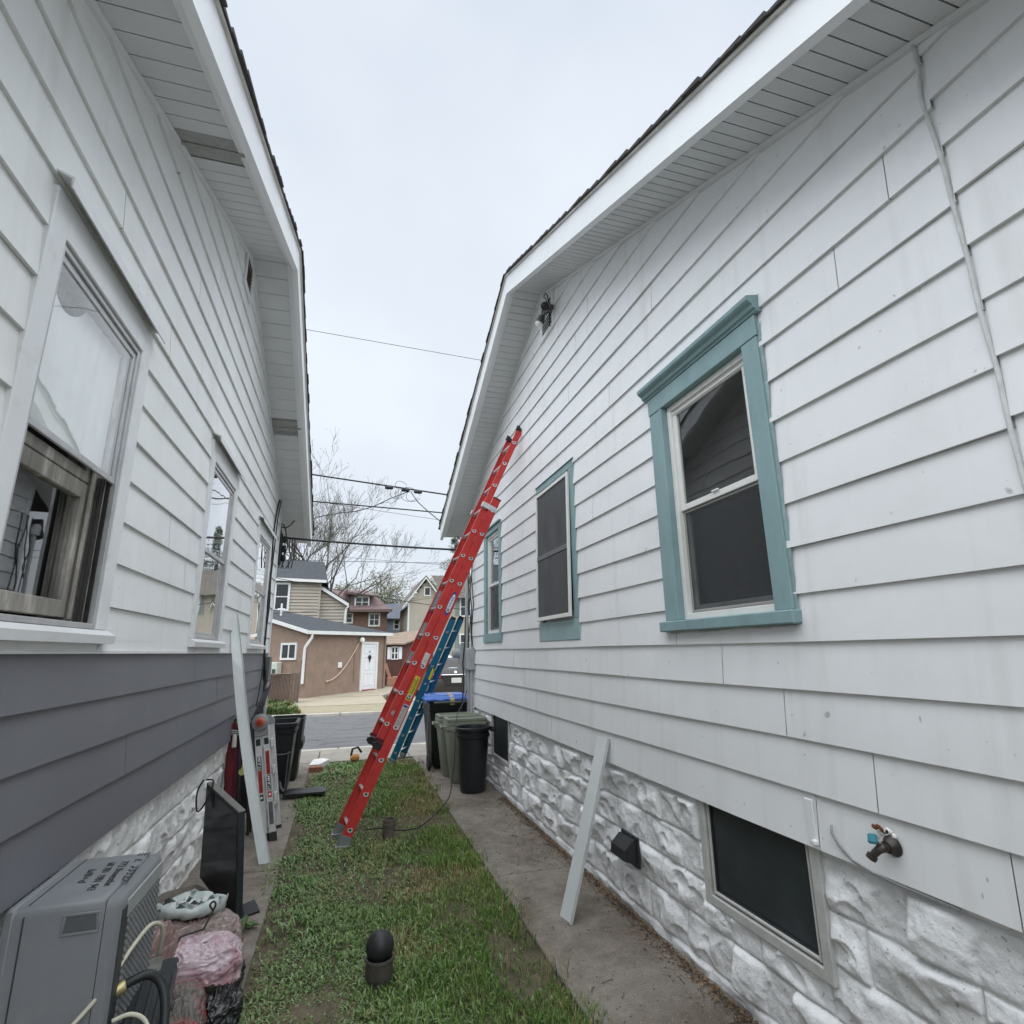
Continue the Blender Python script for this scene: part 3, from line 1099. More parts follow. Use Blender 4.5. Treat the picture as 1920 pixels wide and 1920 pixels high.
HB(TR).add([TR(o + tilt(z), y, z) for o, y, z in m.v], m.f).build('screen', M_screen_dusty, w2)
HB(TR).add([TR(o + tilt(z), y, z) for o, y, z in MB().box(0.004, 0.018, 4.485, 5.305, 2.555, 2.60).v], MB().box(0, 1, 0, 1, 0, 1).f).build('mid_rail', pm('dusty_rail', (0.16, 0.165, 0.17), rough=0.6), w2)

# far window, plain flat teal surround
h = HB(TR)
h.hb(-0.09, 0.022, 7.63, 7.75, 1.90, 3.27, c=0.003)
h.hb(-0.09, 0.022, 6.83, 6.94, 1.90, 3.27, c=0.003)
h.hb(-0.09, 0.024, 6.828, 7.752, 3.271, 3.34, c=0.003)
h.hb(-0.02, 0.05, 6.82, 7.76, 3.341, 3.365, c=0.003)
h.hb(-0.09, 0.03, 6.82, 7.76, 1.783, 1.899, c=0.003)
h.build('window_casing', M_teal, houseR)
sash_window(TR, houseR, 6.942, 7.628, 1.901, 3.269, 2.56, M_vinyl)
# a pale blind behind its upper half
m = MB()
for k in range(16):
    z = 2.62 + k * 0.04
    m.box(-0.125, -0.115, 6.98, 7.3, z, z + 0.03)
HB(TR).hadd(m).build('blind', M_curtain, houseR)

# basement windows
for k, (a, b, z0) in enumerate(((2.09, 2.89, 0.385), (6.64, 7.45, 0.36))):
    h = HB(TR)
    rect_frame(h, -0.12, -0.006, a - 0.012, b + 0.012, z0 - 0.012, 1.02, 0.05, 0.045)
    if k == 0:
        rect_frame(h, -0.06, -0.014, a + 0.051, b - 0.051, z0 + 0.043, 1.0, 0.012, 0.014)
    f = h.build('basement_window', pm('grey_putty_frame', (0.50, 0.50, 0.475), rough=0.6, var=0.12, scale=12, bump=0.2, bscale=40, dirt=(0.3, 0.29, 0.26), dscale=9, damt=0.5), houseR)
    HB(TR).hq((-0.035, a + .05, z0 + .04), (-0.035, b - .05, z0 + .04), (-0.035, b - .05, 0.95), (-0.035, a + .05, 0.95)).build('screen', pm('charcoal_screen', (0.03, 0.036, 0.042), rough=0.35, var=0.25, scale=2.5, spec=0.45, dirt=(0.055, 0.06, 0.065), dscale=3, damt=0.5), f)
    rect_frame(HB(TR), -0.034, -0.024, a + 0.055, b - 0.055, z0 + 0.048, 0.96, 0.016).build('screen_frame', M_dark, f)

# hose tap, with its round flange, rust and blue handle
tp = Vector(TR(0.013, 1.70, 0.985))
m = MB().lathe([(0.036, 0), (0.036, 0.004), (0.03, 0.010), (0.024, 0.020), (0.02, 0.028), (0.014, 0.03), (0.014, 0.044)], tp, (-1, 0.0, -0.12))
m.tube([tp + Vector((-0.04, 0, -0.004)), tp + Vector((-0.056, 0.008, -0.010)), tp + Vector((-0.062, 0.018, -0.022)), tp + Vector((-0.066, 0.028, -0.034))], [0.015, 0.014, 0.013, 0.012], 10)
m.tube([tp + Vector((-0.066, 0.028, -0.033)), tp + Vector((-0.070, 0.034, -0.044))], [0.018, 0.018], 12)
m.tube([tp + Vector((-0.05, 0.008, 0)), tp + Vector((-0.06, 0.016, 0.018))], 0.007, 8)
tap = m.build('hose_tap', pm('dark_bronze', (0.06, 0.05, 0.045), rough=0.4, metal=0.5, var=0.3, scale=20), houseR, smooth=True)
MB().obox(tp + Vector((-0.064, 0.020, 0.022)), Vector((0.7, 0.6, 0.3)).normalized(), Vector((-0.6, 0.75, 0)).normalized(), Vector((-0.2, -0.2, 0.95)).normalized(), 0.022, 0.015, 0.008, 0.005).build('handle', pm('tap_blue', (0.03, 0.19, 0.24), rough=0.5, var=0.15), tap)
m = MB()
rr = random.Random(9)
for k in range(16):
    a = rr.uniform(0.2, 2.4)
    q = tp + Vector((-0.004, 0.042 * cos(a) * rr.uniform(0.8, 1.4), 0.042 * sin(a) * rr.uniform(0.85, 1.2)))
    s_ = rr.uniform(0.006, 0.014)
    m.lathe([(s_ * 0.6, -0.002), (s_, 0.003), (s_ * 0.5, 0.009)], q, (-1, 0, 0), 7)
m.build('foam_sealant', pm('white_foam', (0.75, 0.74, 0.7), rough=0.8, var=0.1), tap)
m = MB()
for k in range(5):
    q = tp + Vector((-0.012, 0.02 + 0.008 * k, 0.05 + rr.uniform(-0.004, 0.006)))
    m.lathe([(0.004, 0), (0.009, 0.004), (0.004, 0.010)], q, (-1, 0, 0), 7)
m.build('rust_patch', pm('rust', (0.16, 0.06, 0.03), rough=0.9, var=0.3, scale=30), tap)
# bracket at the lowest butt joint
m = HB(TR).hb(0.012, 0.020, 2.045, 2.085, 0.885, 1.055, c=0.004)
m.hb(0.012, 0.034, 2.04, 2.06, 0.885, 0.905, c=0.004)
m.build('bracket', M_fascia, houseR)
# loose wire along the bottom edge
m = MB().tube([TR(o, y, z) for o, y, z in ((0.022, 1.955, 0.985), (0.03, 1.95, 0.955), (0.022, 1.93, 0.92), (0.02, 1.88, 0.885), (0.016, 1.80, 0.868), (0.012, 1.70, 0.862), (0.006, 1.5, 0.862))], 0.0045, 8)
m.build('loose_wire', M_greycable, houseR, smooth='all')

# black wedge wall light
q = [TR(0.02, 3.565, 0.32), TR(0.13, 3.565, 0.365), TR(0.12, 3.565, 0.42), TR(0.06, 3.565, 0.475), TR(0.02, 3.565, 0.475)]
m = MB().prism(q, (0, 0.19, 0))
m.obox(TR(0.028, 3.66, 0.40), X3, Y3, Z3, 0.01, 0.11, 0.09, 0.004)
m.build('wall_light', pm('black_plastic_light', (0.018, 0.019, 0.021), rough=0.45, var=0.15), houseR)

# louvred gable vent with twin flood lamp in front of it
h = HB(TR)
yb, yt_, zb, zt = 4.68, 5.08, 4.93, 5.36
h.hb(0.0, 0.03, yb, yb + 0.05, zb, zt - 0.02, c=0.003)
h.hb(0.0, 0.03, yt_ - 0.05, yt_, zb, zt - 0.02, c=0.003)
h.hb(0.0, 0.03, yb + 0.051, yt_ - 0.051, zb, zb + 0.045, c=0.003)
h.hb(0.0, 0.03, yb + 0.051, yt_ - 0.051, zt - 0.05, zt - 0.02, c=0.003)
v = h.build('gable_vent', M_fascia, houseR)
m = HB(TR)
for k in range(8):
    z = zb + 0.055 + k * 0.038
    m.hadd(MB().prism([(0.004, yb + .051, z + .022), (0.024, yb + .051, z), (0.026, yb + .051, z + .004), (0.006, yb + .051, z + .026)], (0, yt_ - yb - 0.102, 0)))
m.build('louvre', M_fascia, v)
HB(TR).hq((0.0165, yb + .05, zb + .04), (0.0165, yt_ - .05, zb + .04), (0.0165, yt_ - .05, zt - .04), (0.0165, yb + .05, zt - .04)).build('vent_backing', M_dark, v)
lm = pm('bronze_lamp', (0.10, 0.095, 0.09), rough=0.5, metal=0.3, var=0.2)
fl0 = Vector(TR(0.05, 4.72, 5.13))
m = MB().lathe([(0.05, -0.03), (0.05, 0.0), (0.03, 0.01)], fl0, (-1, 0, 0), 14)
m.tube([fl0 + Vector((-0.01, 0.02, -0.02)), fl0 + Vector((-0.05, 0.07, -0.05))], 0.012, 8)
m.tube([fl0 + Vector((-0.01, -0.02, -0.02)), fl0 + Vector((-0.05, -0.06, -0.02))], 0.012, 8)
m.lathe([(0.02, 0), (0.036, 0.02), (0.042, 0.09)], fl0 + Vector((-0.05, 0.07, -0.04)), (-0.35, 0.25, -0.9), 14)
m.lathe([(0.02, 0), (0.036, 0.02), (0.045, 0.10)], fl0 + Vector((-0.05, -0.06, 0.0)), (-0.45, -0.6, -0.65), 14)
fl = m.build('flood_lamp', lm, houseR, smooth=True)
MB().lathe([(0.041, 0), (0.040, 0.02), (0.022, 0.04), (0.004, 0.046)], fl0 + Vector((-0.05, 0.07, -0.04)) + Vector((-0.35, 0.25, -0.9)).normalized() * 0.09, (-0.35, 0.25, -0.9), 14).build('lamp_lens', M_lens, fl, smooth='all')
MB().lathe([(0.043, 0), (0.04, 0.015), (0.01, 0.024)], fl0 + Vector((-0.05, -0.06, 0.0)) + Vector((-0.45, -0.6, -0.65)).normalized() * 0.10, (-0.45, -0.6, -0.65), 14).build('lamp_lens', M_dark, fl, smooth='all')
m = MB()
m.tube([fl0 + Vector((0, 0, 0.03)), fl0 + Vector((-0.02, 0.03, 0.12)), fl0 + Vector((-0.01, 0.1, 0.20)), fl0 + Vector((0.0, 0.16, 0.24))], 0.006, 6)
m.tube([fl0 + Vector((0, -0.01, 0.03)), fl0 + Vector((-0.03, -0.03, 0.14)), fl0 + Vector((-0.02, 0.05, 0.22)), fl0 + Vector((0.0, 0.15, 0.25))], 0.006, 6)
m.tube([fl0 + Vector((0, 0, 0)), fl0 + Vector((0.0, 0.005, -0.2))], 0.007, 6)
m.build('lamp_wire', M_cable, fl, smooth='all')

# service corner: junction box, conduits, cables, meter
m = HB(TR).hb(0.004, 0.10, 8.36, 8.66, 1.40, 1.72, c=0.008)
m.hb(0.098, 0.106, 8.38, 8.64, 1.42, 1.70, c=0.002)
m.build('junction_box', M_pvc, houseR)
m = MB()
m.tube([TR(0.05, 8.42, 1.4), TR(0.05, 8.42, 0.35)], 0.022, 10)
m.tube([TR(0.06, 8.56, 1.4), TR(0.06, 8.56, 0.2)], 0.03, 10)
m.tube([TR(0.07, 8.70, 3.3), TR(0.07, 8.70, 0.1)], 0.028, 10)
m.lathe([(0.05, 0), (0.05, 0.10), (0.03, 0.14)], TR(0.07, 8.70, 3.28), (0, 0, 1), 12)
m.build('conduit', M_pvc, houseR, smooth=True)
m = MB()
m.box(XR - 0.16, XR - 0.02, 8.72, 8.95, 1.38, 1.78)
m.lathe([(0.085, 0), (0.085, 0.05), (0.075, 0.12), (0.05, 0.14)], (XR - 0.10, 8.95, 1.66), (0, 1, 0), 18)
m.lathe([(0.07, 0), (0.07, 0.09), (0.05, 0.11)], (XR - 0.16, 8.84, 1.64), (-1, 0, 0), 18)
m.build('electric_meter', M_pvc, houseR, smooth=True)
m = MB()
rr = random.Random(21)
for k in range(4):
    y = 8.40 + 0.09 * k
    pts = [TR(0.03 + rr.uniform(0, 0.04), y + rr.uniform(-0.04, 0.04), z) for z in np.linspace(3.5, 1.7, 9)]
    m.tube(pts, 0.008, 6)
pts = [TR(0.11, 8.62, 2.2), TR(0.12, 8.60, 1.8), TR(0.14, 8.64, 1.5), TR(0.13, 8.58, 1.2), TR(0.18, 8.5, 0.9), TR(0.2, 8.4, 0.55)]
m.tube(pts, 0.010, 6)
m.build('cable', M_cable, houseR, smooth='all')
MB().tube([TR(0.05, 8.75, 3.5), TR(0.06, 8.78, 3.35), TR(0.10, 8.8, 3.25)], 0.05, 8).build('insulator', M_dark, houseR)

# ---------------------------------------------------------------- left-hand house
TL = lambda o, y, z: (-1.085 + 0.00689 * y + o, y - 0.00689 * o, z)
sideL = (4.92, 5.28, 0.40, 0.437)
houseL = thing('bungalow', 'white over slate grey sided bungalow with bare wood showing in its near window', 'house', (-4.2, 3.5, 0))
ZL0 = 1.689
rowsL = [(ZL0 + k * 0.2032, ZL0 + (k + 1) * 0.2032) for k in range(0, 19)]
rowsLG = [(ZL0 + k * 0.2032, ZL0 + (k + 1) * 0.2032) for k in range(-4, 0)]
rowsLG[0] = (0.845, rowsLG[0][1])
winL = [(1.97, 2.975, 1.725, 3.335), (4.40, 5.42, 1.728, 3.32), (6.78, 7.90, 1.733, 3.24)]
holesL = [(a + 0.02, b - 0.02, c + 0.02, d - 0.05) for a, b, c, d in winL]
seamL = [(4.13, 2.18), (2.47, 3.61), (3.63, 4.02), (4.05, 4.41), (5.84, 2.67), (6.2, 3.5), (3.7, 2.4), (1.2, 2.0), (0.7, 3.0), (3.25, 3.4), (5.9, 1.8)]
siding(TL, rowsL, (-3.2, 8.56), holesL, sideL, seamL).build('siding', M_siding_old, houseL)
siding(TL, rowsLG, (-3.2, 8.56), [], sideL, [(4.69, 1.59), (5.51, 1.35), (3.5, 1.18), (4.71, 0.9), (2.2, 1.35), (1.3, 1.6)]).build('lower_siding', M_grey_siding, houseL)
m = HB(TL)
m.hb(0.0, 0.024, -3.2, 8.56, 1.683, 1.696)
m.build('band_edge', M_trimwhite, houseL)
stone_wall(TL, -3.2, 8.58, 0.846, [0.03, 0.23, 0.43, 0.63], [], 29, M_stone_l, houseL)
eave(TL, sideL, 0.41, (0.143, 0.158), houseL, 0.15, [(2.76, 3.04), (6.78, 7.05)], -3.4, 9.25, 0.055)
far_walls(TL, houseL, sideL, -3.2, 8.58, M_siding_old)
h = HB(TL)
h.hb(-0.02, 0.024, 8.55, 8.61, 0.85, 3.7)
h.build('corner_trim', M_trimwhite, houseL)


def storm_window(y0, y1, z0, z1, open_lower, near):
    f = 0.105
    h = HB(TL)
    h.hb(-0.10, 0.024, y0, y0 + f, z0 + 0.06, z1 - 0.055, c=0.004)
    h.hb(-0.10, 0.024, y1 - f, y1, z0 + 0.06, z1 - 0.055, c=0.004)
    h.hb(-0.10, 0.026, y0 + f + 0.001, y1 - f - 0.001, z1 - 0.20, z1 - 0.055, c=0.004)
    c = h.build('window_casing', M_trimwhite, houseL)
    # drip cap with a turned-down front lip and open ends
    m = HB(TL)
    m.hadd(MB().prism([(0.0, y0 - 0.02, z1), (0.072, y0 - 0.02, z1 - 0.03), (0.074, y0 - 0.02, z1 - 0.075), (0.068, y0 - 0.02, z1 - 0.075), (0.064, y0 - 0.02, z1 - 0.036), (0.0, y0 - 0.02, z1 - 0.008)], (0, y1 - y0 + 0.04, 0)))
    m.build('drip_cap', M_trimwhite, c)
    m = HB(TL)
    m.hadd(MB().prism([(-0.10, y0 - 0.01, z0), (0.058, y0 - 0.01, z0), (0.062, y0 - 0.01, z0 + 0.035), (0.026, y0 - 0.01, z0 + 0.058), (-0.10, y0 - 0.01, z0 + 0.058)], (0, y1 - y0 + 0.02, 0)))
    m.build('sill', M_trimwhite, c)
    a, b, za, zb = y0 + f + 0.002, y1 - f - 0.002, z0 + 0.062, z1 - 0.205
    zm = za + (zb - za) * 0.5
    fr = rect_frame(HB(TL), -0.02, 0.016, a, b, za, zb, 0.022)
    w = fr.build('window', M_alu, houseL)
    # outer storm glass, upper half
    rect_frame(HB(TL), -0.008, 0.006, a + 0.023, b - 0.023, zm - 0.02, zb - 0.024, 0.018, 0.03).build('storm_sash', M_alu, w)
    HB(TL).hq((-0.001, a + .035, zm), (-0.001, b - .035, zm), (-0.001, b - .035, zb - .04), (-0.001, a + .035, zb - .04)).build('pane', M_glass, w)
    # old wooden reveal
    m = HB(TL)
    m.hb(-0.19, -0.022, a - 0.02, a + 0.035, za, zb, c=0.002)
    m.hb(-0.19, -0.022, b - 0.035, b + 0.02, za, zb, c=0.002)
    m.hb(-0.19, -0.022, a + 0.036, b - 0.036, zb - 0.03, zb + 0.02, c=0.002)
    m.hadd(MB().prism([(-0.19, a + .036, za - 0.02), (-0.012, a + .036, za - 0.02), (-0.012, a + .036, za + 0.012), (-0.19, a + .036, za + 0.045)], (0, b - a - 0.072, 0)))
    # stop beads
    m.hb(-0.075, -0.060, b - 0.052, b - 0.036, za + 0.04, zb - 0.03, c=0.002)
    m.hb(-0.075, -0.060, a + 0.036, a + 0.052, za + 0.04, zb - 0.03, c=0.002)
    m.build('wood_reveal', M_oldwood, w)
    m = HB(TL)
    for k in range(3):
        m.hb(-0.020 + 0.001, -0.006, b - 0.036 + 0.0, b - 0.023, za + 0.01, zb)
    m.hb(-0.056, -0.024, b - 0.040, b - 0.0355, za + 0.03, zm)
    m.hb(-0.050, -0.044, b - 0.046, b - 0.0401, za + 0.03, zm)
    m.hb(-0.034, -0.029, b - 0.046, b - 0.0401, za + 0.03, zm)
    m.build('screen_track', M_track, w)
    # inner double-hung sashes
    s1 = rect_frame(HB(TL), -0.125, -0.085, a + 0.036, b - 0.036, zm - 0.03, zb - 0.03, 0.045, 0.05).build('sash', M_oldwood, w)
    HB(TL).hq((-0.105, a + .08, zm), (-0.105, b - .08, zm), (-0.105, b - .08, zb - .07), (-0.105, a + .08, zb - .07)).build('pane', M_glass, w)
    dn_ = 0.042 if open_lower else 0.0
    s2 = rect_frame(HB(TL), -0.168 + dn_, -0.128 + dn_, a + 0.036, b - 0.036, za + 0.046, zm + 0.02 - dn_ * 1.3, 0.048, 0.07).build('sash', M_oldwood, w)
    HB(TL).hq((-0.148 + dn_, a + .08, za + .1), (-0.148 + dn_, b - .08, za + .1), (-0.148 + dn_, b - .08, zm - .06), (-0.148 + dn_, a + .08, zm - .06)).build('pane', M_glass, w)
    if not open_lower:
        rect_frame(HB(TL), -0.016, -0.003, a + 0.023, b - 0.023, za + 0.02, zm + 0.012, 0.018, 0.03).build('storm_sash', M_alu, w)
        HB(TL).hq((-0.009, a + .035, za + .03), (-0.009, b - .035, za + .03), (-0.009, b - .035, zm), (-0.009, a + .035, zm)).build('pane', M_glass, w)
    # net curtain hung in folds behind the upper half (and part of the lower)
    n = 90
    zlo = zm + 0.045 if open_lower else za + 0.25
    top, bot = [], []
    for k in range(n + 1):
        t = k / n
        y = a + 0.04 + (b - a - 0.08) * t
        o = (-0.05 if near else -0.205) + (0.0018 if near else 0.012) * sin(t * 40 + 2.2 * sin(t * 9)) + (0.001 if near else 0.004) * sin(t * 31 + 1)
        zt2 = zb - 0.05
        if near:                                  # its top edge has slipped down at the far side in a scallop
            zt2 -= 0.10 * max(0.0, 1 - ((t - 0.26) / 0.22) ** 2) if abs(t - 0.26) < 0.22 else 0
        top.append((o, y, zt2))
        bot.append((o, y, zlo))
    m = HB(TL)
    for k in range(n):
        m.hq(bot[k], bot[k + 1], top[k + 1], top[k])
    m.build('curtain', M_curtain, w, smooth='all', auto=False)
    return w


storm_window(*winL[0], True, True)
storm_window(*winL[1], False, False)
storm_window(*winL[2], False, False)

# gable vent with brown louvres
h = HB(TL)
rect_frame(h, 0.0, 0.03, 4.70, 5.03, 4.86, 5.24, 0.05)
v = h.build('gable_vent', M_trimwhite, houseL)
m = HB(TL)
for k in range(7):
    z = 4.92 + k * 0.037
    m.hadd(MB().prism([(0.004, 4.751, z + .02), (0.022, 4.751, z), (0.024, 4.751, z + .004), (0.006, 4.751, z + .024)], (0, 0.228, 0)))
m.build('louvre', pm('rusty_louvre', (0.16, 0.10, 0.07), rough=0.7, var=0.3, scale=20), v)
HB(TL).hq((0.0165, 4.75, 4.90), (0.0165, 4.98, 4.90), (0.0165, 4.98, 5.2), (0.0165, 4.75, 5.2)).build('vent_backing', M_dark, v)

# cable bundle looping from the eave and down the street corner
m = MB()
A1 = [(0.02, 8.30, 3.86), (0.03, 8.02, 3.60), (0.025, 7.93, 3.25), (0.03, 7.98, 2.85), (0.025, 7.98, 2.45), (0.03, 8.02, 2.1), (0.025, 8.05, 1.80), (0.03, 8.2, 1.55), (0.04, 8.3, 1.3), (0.03, 8.15, 1.0), (0.03, 8.0, 0.9)]
A2 = [(0.04, 8.34, 3.88), (0.04, 8.08, 3.50), (0.035, 8.05, 3.0), (0.03, 8.03, 2.65), (0.04, 8.05, 2.3), (0.03, 8.03, 1.9), (0.035, 8.0, 1.5), (0.03, 7.9, 1.2), (0.03, 7.8, 1.05)]
m.tube([TL(*p) for p in A1], 0.011, 6, soft=5)
m.tube([TL(*p) for p in A2], 0.008, 6, soft=5)
m.tube([TL(o, y + 0.05, z) for o, y, z in A1[4:]], 0.007, 6)
loops = [[(-1.06, 8.35, 3.84), (-0.98, 8.5, 3.97), (-0.88, 8.6, 4.03), (-0.76, 8.7, 4.10), (-0.66, 8.75, 4.13)],
         [(-1.04, 8.35, 3.80), (-0.98, 8.5, 3.92), (-0.9, 8.6, 3.98), (-0.8, 8.65, 3.98), (-0.74, 8.7, 4.06), (-0.66, 8.75, 4.13)],
         [(-0.80, 8.65, 3.99), (-0.79, 8.7, 3.86), (-0.80, 8.7, 3.72), (-0.86, 8.7, 3.58), (-0.95, 8.7, 3.51), (-1.02, 8.65, 3.53)],
         [(-1.02, 8.62, 3.53), (-0.98, 8.7, 3.56), (-0.94, 8.72, 3.46), (-0.92, 8.74, 3.33)]]
for l in loops:
    m.tube(l, 0.009, 6, soft=6)
rr = random.Random(3)
for k in range(6):
    x0 = -0.98 + 0.035 * k
    m.tube([(x0, 8.74, 3.34), (x0 + 0.01, 8.75, 3.2 + rr.uniform(-.05, .05)), (x0 + rr.uniform(-.06, .06), 8.74, 3.02), (x0 - 0.02, 8.72, 2.9)], 0.008, 5)
m.build('cable', M_cable, houseL, smooth='all')
m = MB()
m.tube([(-1.0, 8.72, 3.42), (-1.0, 8.72, 2.95)], 0.03, 8)
for z in (3.34, 3.2, 3.06):
    m.lathe([(0.03, 0), (0.055, 0.01), (0.055, 0.04), (0.03, 0.05)], (-0.97, 8.75, z), (1, 0.3, 0), 10)
m.build('insulator', M_dark, houseL)
h = HB(TL)
h.hb(0.016, 0.075, 8.30, 8.55, 1.33, 1.64, c=0.006)
h.build('junction_box', pm('grey_box', (0.13, 0.135, 0.14), rough=0.5, var=0.1), houseL)
MB().tube([TL(0.04, 8.52, 1.33), TL(0.04, 8.54, 0.6), TL(0.04, 8.56, 0.05)], 0.022, 8).build('conduit', pm('pale_pipe', (0.55, 0.55, 0.55), rough=0.5), houseL, smooth=True)
# ================================================================ LADDERS
M_red = pm('red_fibreglass', (0.50, 0.035, 0.03), rough=0.42, var=0.16, scale=10, spec=0.45, dirt=(0.36, 0.045, 0.04), dscale=5, damt=0.5, bump=0.08, bscale=60)
M_redcap = pm('maroon_cap', (0.10, 0.01, 0.015), rough=0.5)
M_blue = pm('blue_fibreglass', (0.008, 0.115, 0.205), rough=0.45, var=0.12, scale=10, dirt=(0.03, 0.12, 0.19), dscale=5, damt=0.5)
M_rung = pm('rung_aluminium', (0.62, 0.62, 0.62), rough=0.38, metal=0.6, var=0.1, scale=12)
M_black = pm('black_plastic_and_hollow_shade', (0.016, 0.016, 0.018), rough=0.45, var=0.2, scale=8)
M_rubber = pm('rubber', (0.03, 0.03, 0.03), rough=0.85, var=0.2)
M_sticker = pm('white_sticker', (0.62, 0.62, 0.6), rough=0.5, var=0.12, scale=20)
M_greysticker = pm('grey_sticker', (0.3, 0.3, 0.31), rough=0.5, var=0.25, scale=40)
M_yellow = pm('yellow_sticker', (0.62, 0.58, 0.03), rough=0.5, var=0.08)
M_ink = pm('black_ink', (0.02, 0.02, 0.022), rough=0.6)
M_blueink = pm('blue_ink', (0.03, 0.04, 0.25), rough=0.5)
M_white = pm('white_print', (0.75, 0.75, 0.75), rough=0.5)
M_shoe = pm('galvanised_shoe', (0.22, 0.23, 0.235), rough=0.5, metal=0.4, var=0.2, scale=15)


class Frame:
    def __init__(s, o, a, wdir=Y3):
        s.o = Vector(o)
        s.a = Vector(a).normalized()
        s.w = (wdir - s.a * s.a.dot(wdir)).normalized()
        s.n = s.a.cross(s.w)

    def p(s, A, W, N):
        return s.o + s.a * A + s.w * W + s.n * N

    def box(s, m, A, W, N, ch=0.0, mi=0):
        """A, W, N = (lo, hi) ranges along rail, rung and normal"""
        c = s.p((A[0] + A[1]) / 2, (W[0] + W[1]) / 2, (N[0] + N[1]) / 2)
        return m.obox(c, s.a, s.w, s.n, abs(A[1] - A[0]) / 2, abs(W[1] - W[0]) / 2, abs(N[1] - N[0]) / 2, ch, mi)


def d_section(f, A, N, W0, W1, r0, r1=None):
    """D-shaped rung from W0 to W1, black end discs painting the shade of its hollow"""
    m = MB()
    seg = 14
    up = Vector((0, 0, 1))
    up = (up - f.w * f.w.dot(up)).normalized()
    sd_ = f.w.cross(up)

    def ring(W, r):
        pts = []
        for k in range(seg):
            t = 2 * pi * k / seg
            x, z = r * cos(t), r * sin(t)
            z = min(z, r * 0.45)
            pts.append(f.p(A, W, N) + sd_ * x + up * z)
        return pts
    lip = 0.006
    m.loft([ring(W0 - 0.004, r0 * 0.72), ring(W0 - 0.004, r0 * 1.5), ring(W0 + 0.002, r0 * 1.5), ring(W0 + 0.002, r0), ring(W0 + 0.012, r0 * 1.0), ring(W1 - 0.012, r0), ring(W1 - 0.002, r0), ring(W1 - 0.002, r0 * 1.5), ring(W1 + 0.004, r0 * 1.5), ring(W1 + 0.004, r0 * 0.72), ring(W1 - 0.06, r0 * 0.72)], cap=False)
    a, b = ring(W0 - 0.0035, r0 * 0.74), ring(W1 + 0.0035, r0 * 0.74)  # black discs paint the darkness inside the open rung ends
    m.add(a, [tuple(range(seg))], 1)
    m.add(b, [tuple(range(seg))], 1)
    return m


def rail(f, A0, A1, W, N0, N1, inward, t=0.005, fl=0.028):
    """channel rail: web at W, flanges turned inward (+1 towards larger W)"""
    m = MB()
    f.box(m, (A0, A1), (W, W + inward * t), (N0, N1))
    f.box(m, (A0, A1), (W + inward * t, W + inward * fl), (N0, N0 + t))
    f.box(m, (A0, A1), (W + inward * t, W + inward * fl), (N1 - t, N1))
    return m


fr = Frame((0.077, 5.62, 0.0), (0.4075, 0.05, 0.911), Vector((-0.09, 1, 0)))
lad = thing('extension_ladder', 'tall red fibreglass extension ladder standing in the grass and leaning on the teal window house', 'ladder', (0.077, 5.83, 0))
WB = 0.42
for sgn, W in ((1, 0.0), (-1, WB)):
    rail(fr, 0.075, 3.66, W, -0.045, 0.045, sgn).build('rail', M_red, lad)
for sgn, W in ((1, 0.031), (-1, WB - 0.031)):
    rail(fr, 0.93, 4.60, W, 0.048, 0.118, sgn).build('rail', M_red, lad)
for k in range(12):
    d_section(fr, 0.16 + 0.3048 * k, 0.0, -0.001, WB + 0.001, 0.0165).build('rung', [M_rung, M_black], lad, smooth=True)
for k in range(12):
    A = 0.16 + 0.3048 * (k + 3)
    d_section(fr, A, 0.088, 0.030, WB - 0.030, 0.0165).build('rung', [M_rung, M_black], lad, smooth=True)
m = MB()                                                # splayed rung gussets inside both rails
mf = MB()
for W0, sg in ((0.036, 1), (WB - 0.036, -1)):
    for k in range(12):
        A = 0.16 + 0.3048 * (k + 3)
        m.lathe([(0.030, 0), (0.022, 0.012), (0.017, 0.03)], fr.p(A, W0, 0.088), fr.w * sg, 10)
m.build('rung_collar', M_rung, lad, smooth=True)['kind'] = 'stuff'
for W in (0.014, WB - 0.014):
    m = MB()
    fr.box(m, (0.01, 0.105), (W - 0.020, W - 0.014), (-0.05, 0.05), 0.002)
    fr.box(m, (0.01, 0.105), (W + 0.020, W + 0.026), (-0.05, 0.05), 0.002)
    m.obox(fr.p(0.02, W, 0.0), X3, Y3, Z3, 0.065, 0.035, 0.008, 0.003)
    m.obox(fr.p(0.0, W, -0.0) + Vector((0, 0, -0.004)), X3, Y3, Z3, 0.062, 0.033, 0.012, 0.003)
    m.build('foot', M_shoe, lad)
for W in (0.045, WB - 0.045):
    m = MB()
    fr.box(m, (4.595, 4.645), (W - 0.018, W + 0.018), (0.044, 0.132), 0.006)
    fr.box(m, (4.64, 4.66), (W - 0.014, W + 0.014), (0.09, 0.134), 0.004)
    m.build('end_cap', M_black, lad)
for W in (0.014, WB - 0.014):
    m = MB()
    fr.box(m, (3.655, 3.675), (W - 0.017, W + 0.017), (-0.049, 0.047), 0.004)
    m.build('end_cap', M_redcap, lad)
    m = MB()
    fr.box(m, (0.905, 0.935), (W + (0.031 if W < 0.2 else -0.031) - 0.016, W + (0.031 if W < 0.2 else -0.031) + 0.016), (0.045, 0.131), 0.004)
    m.build('end_cap', M_redcap, lad)
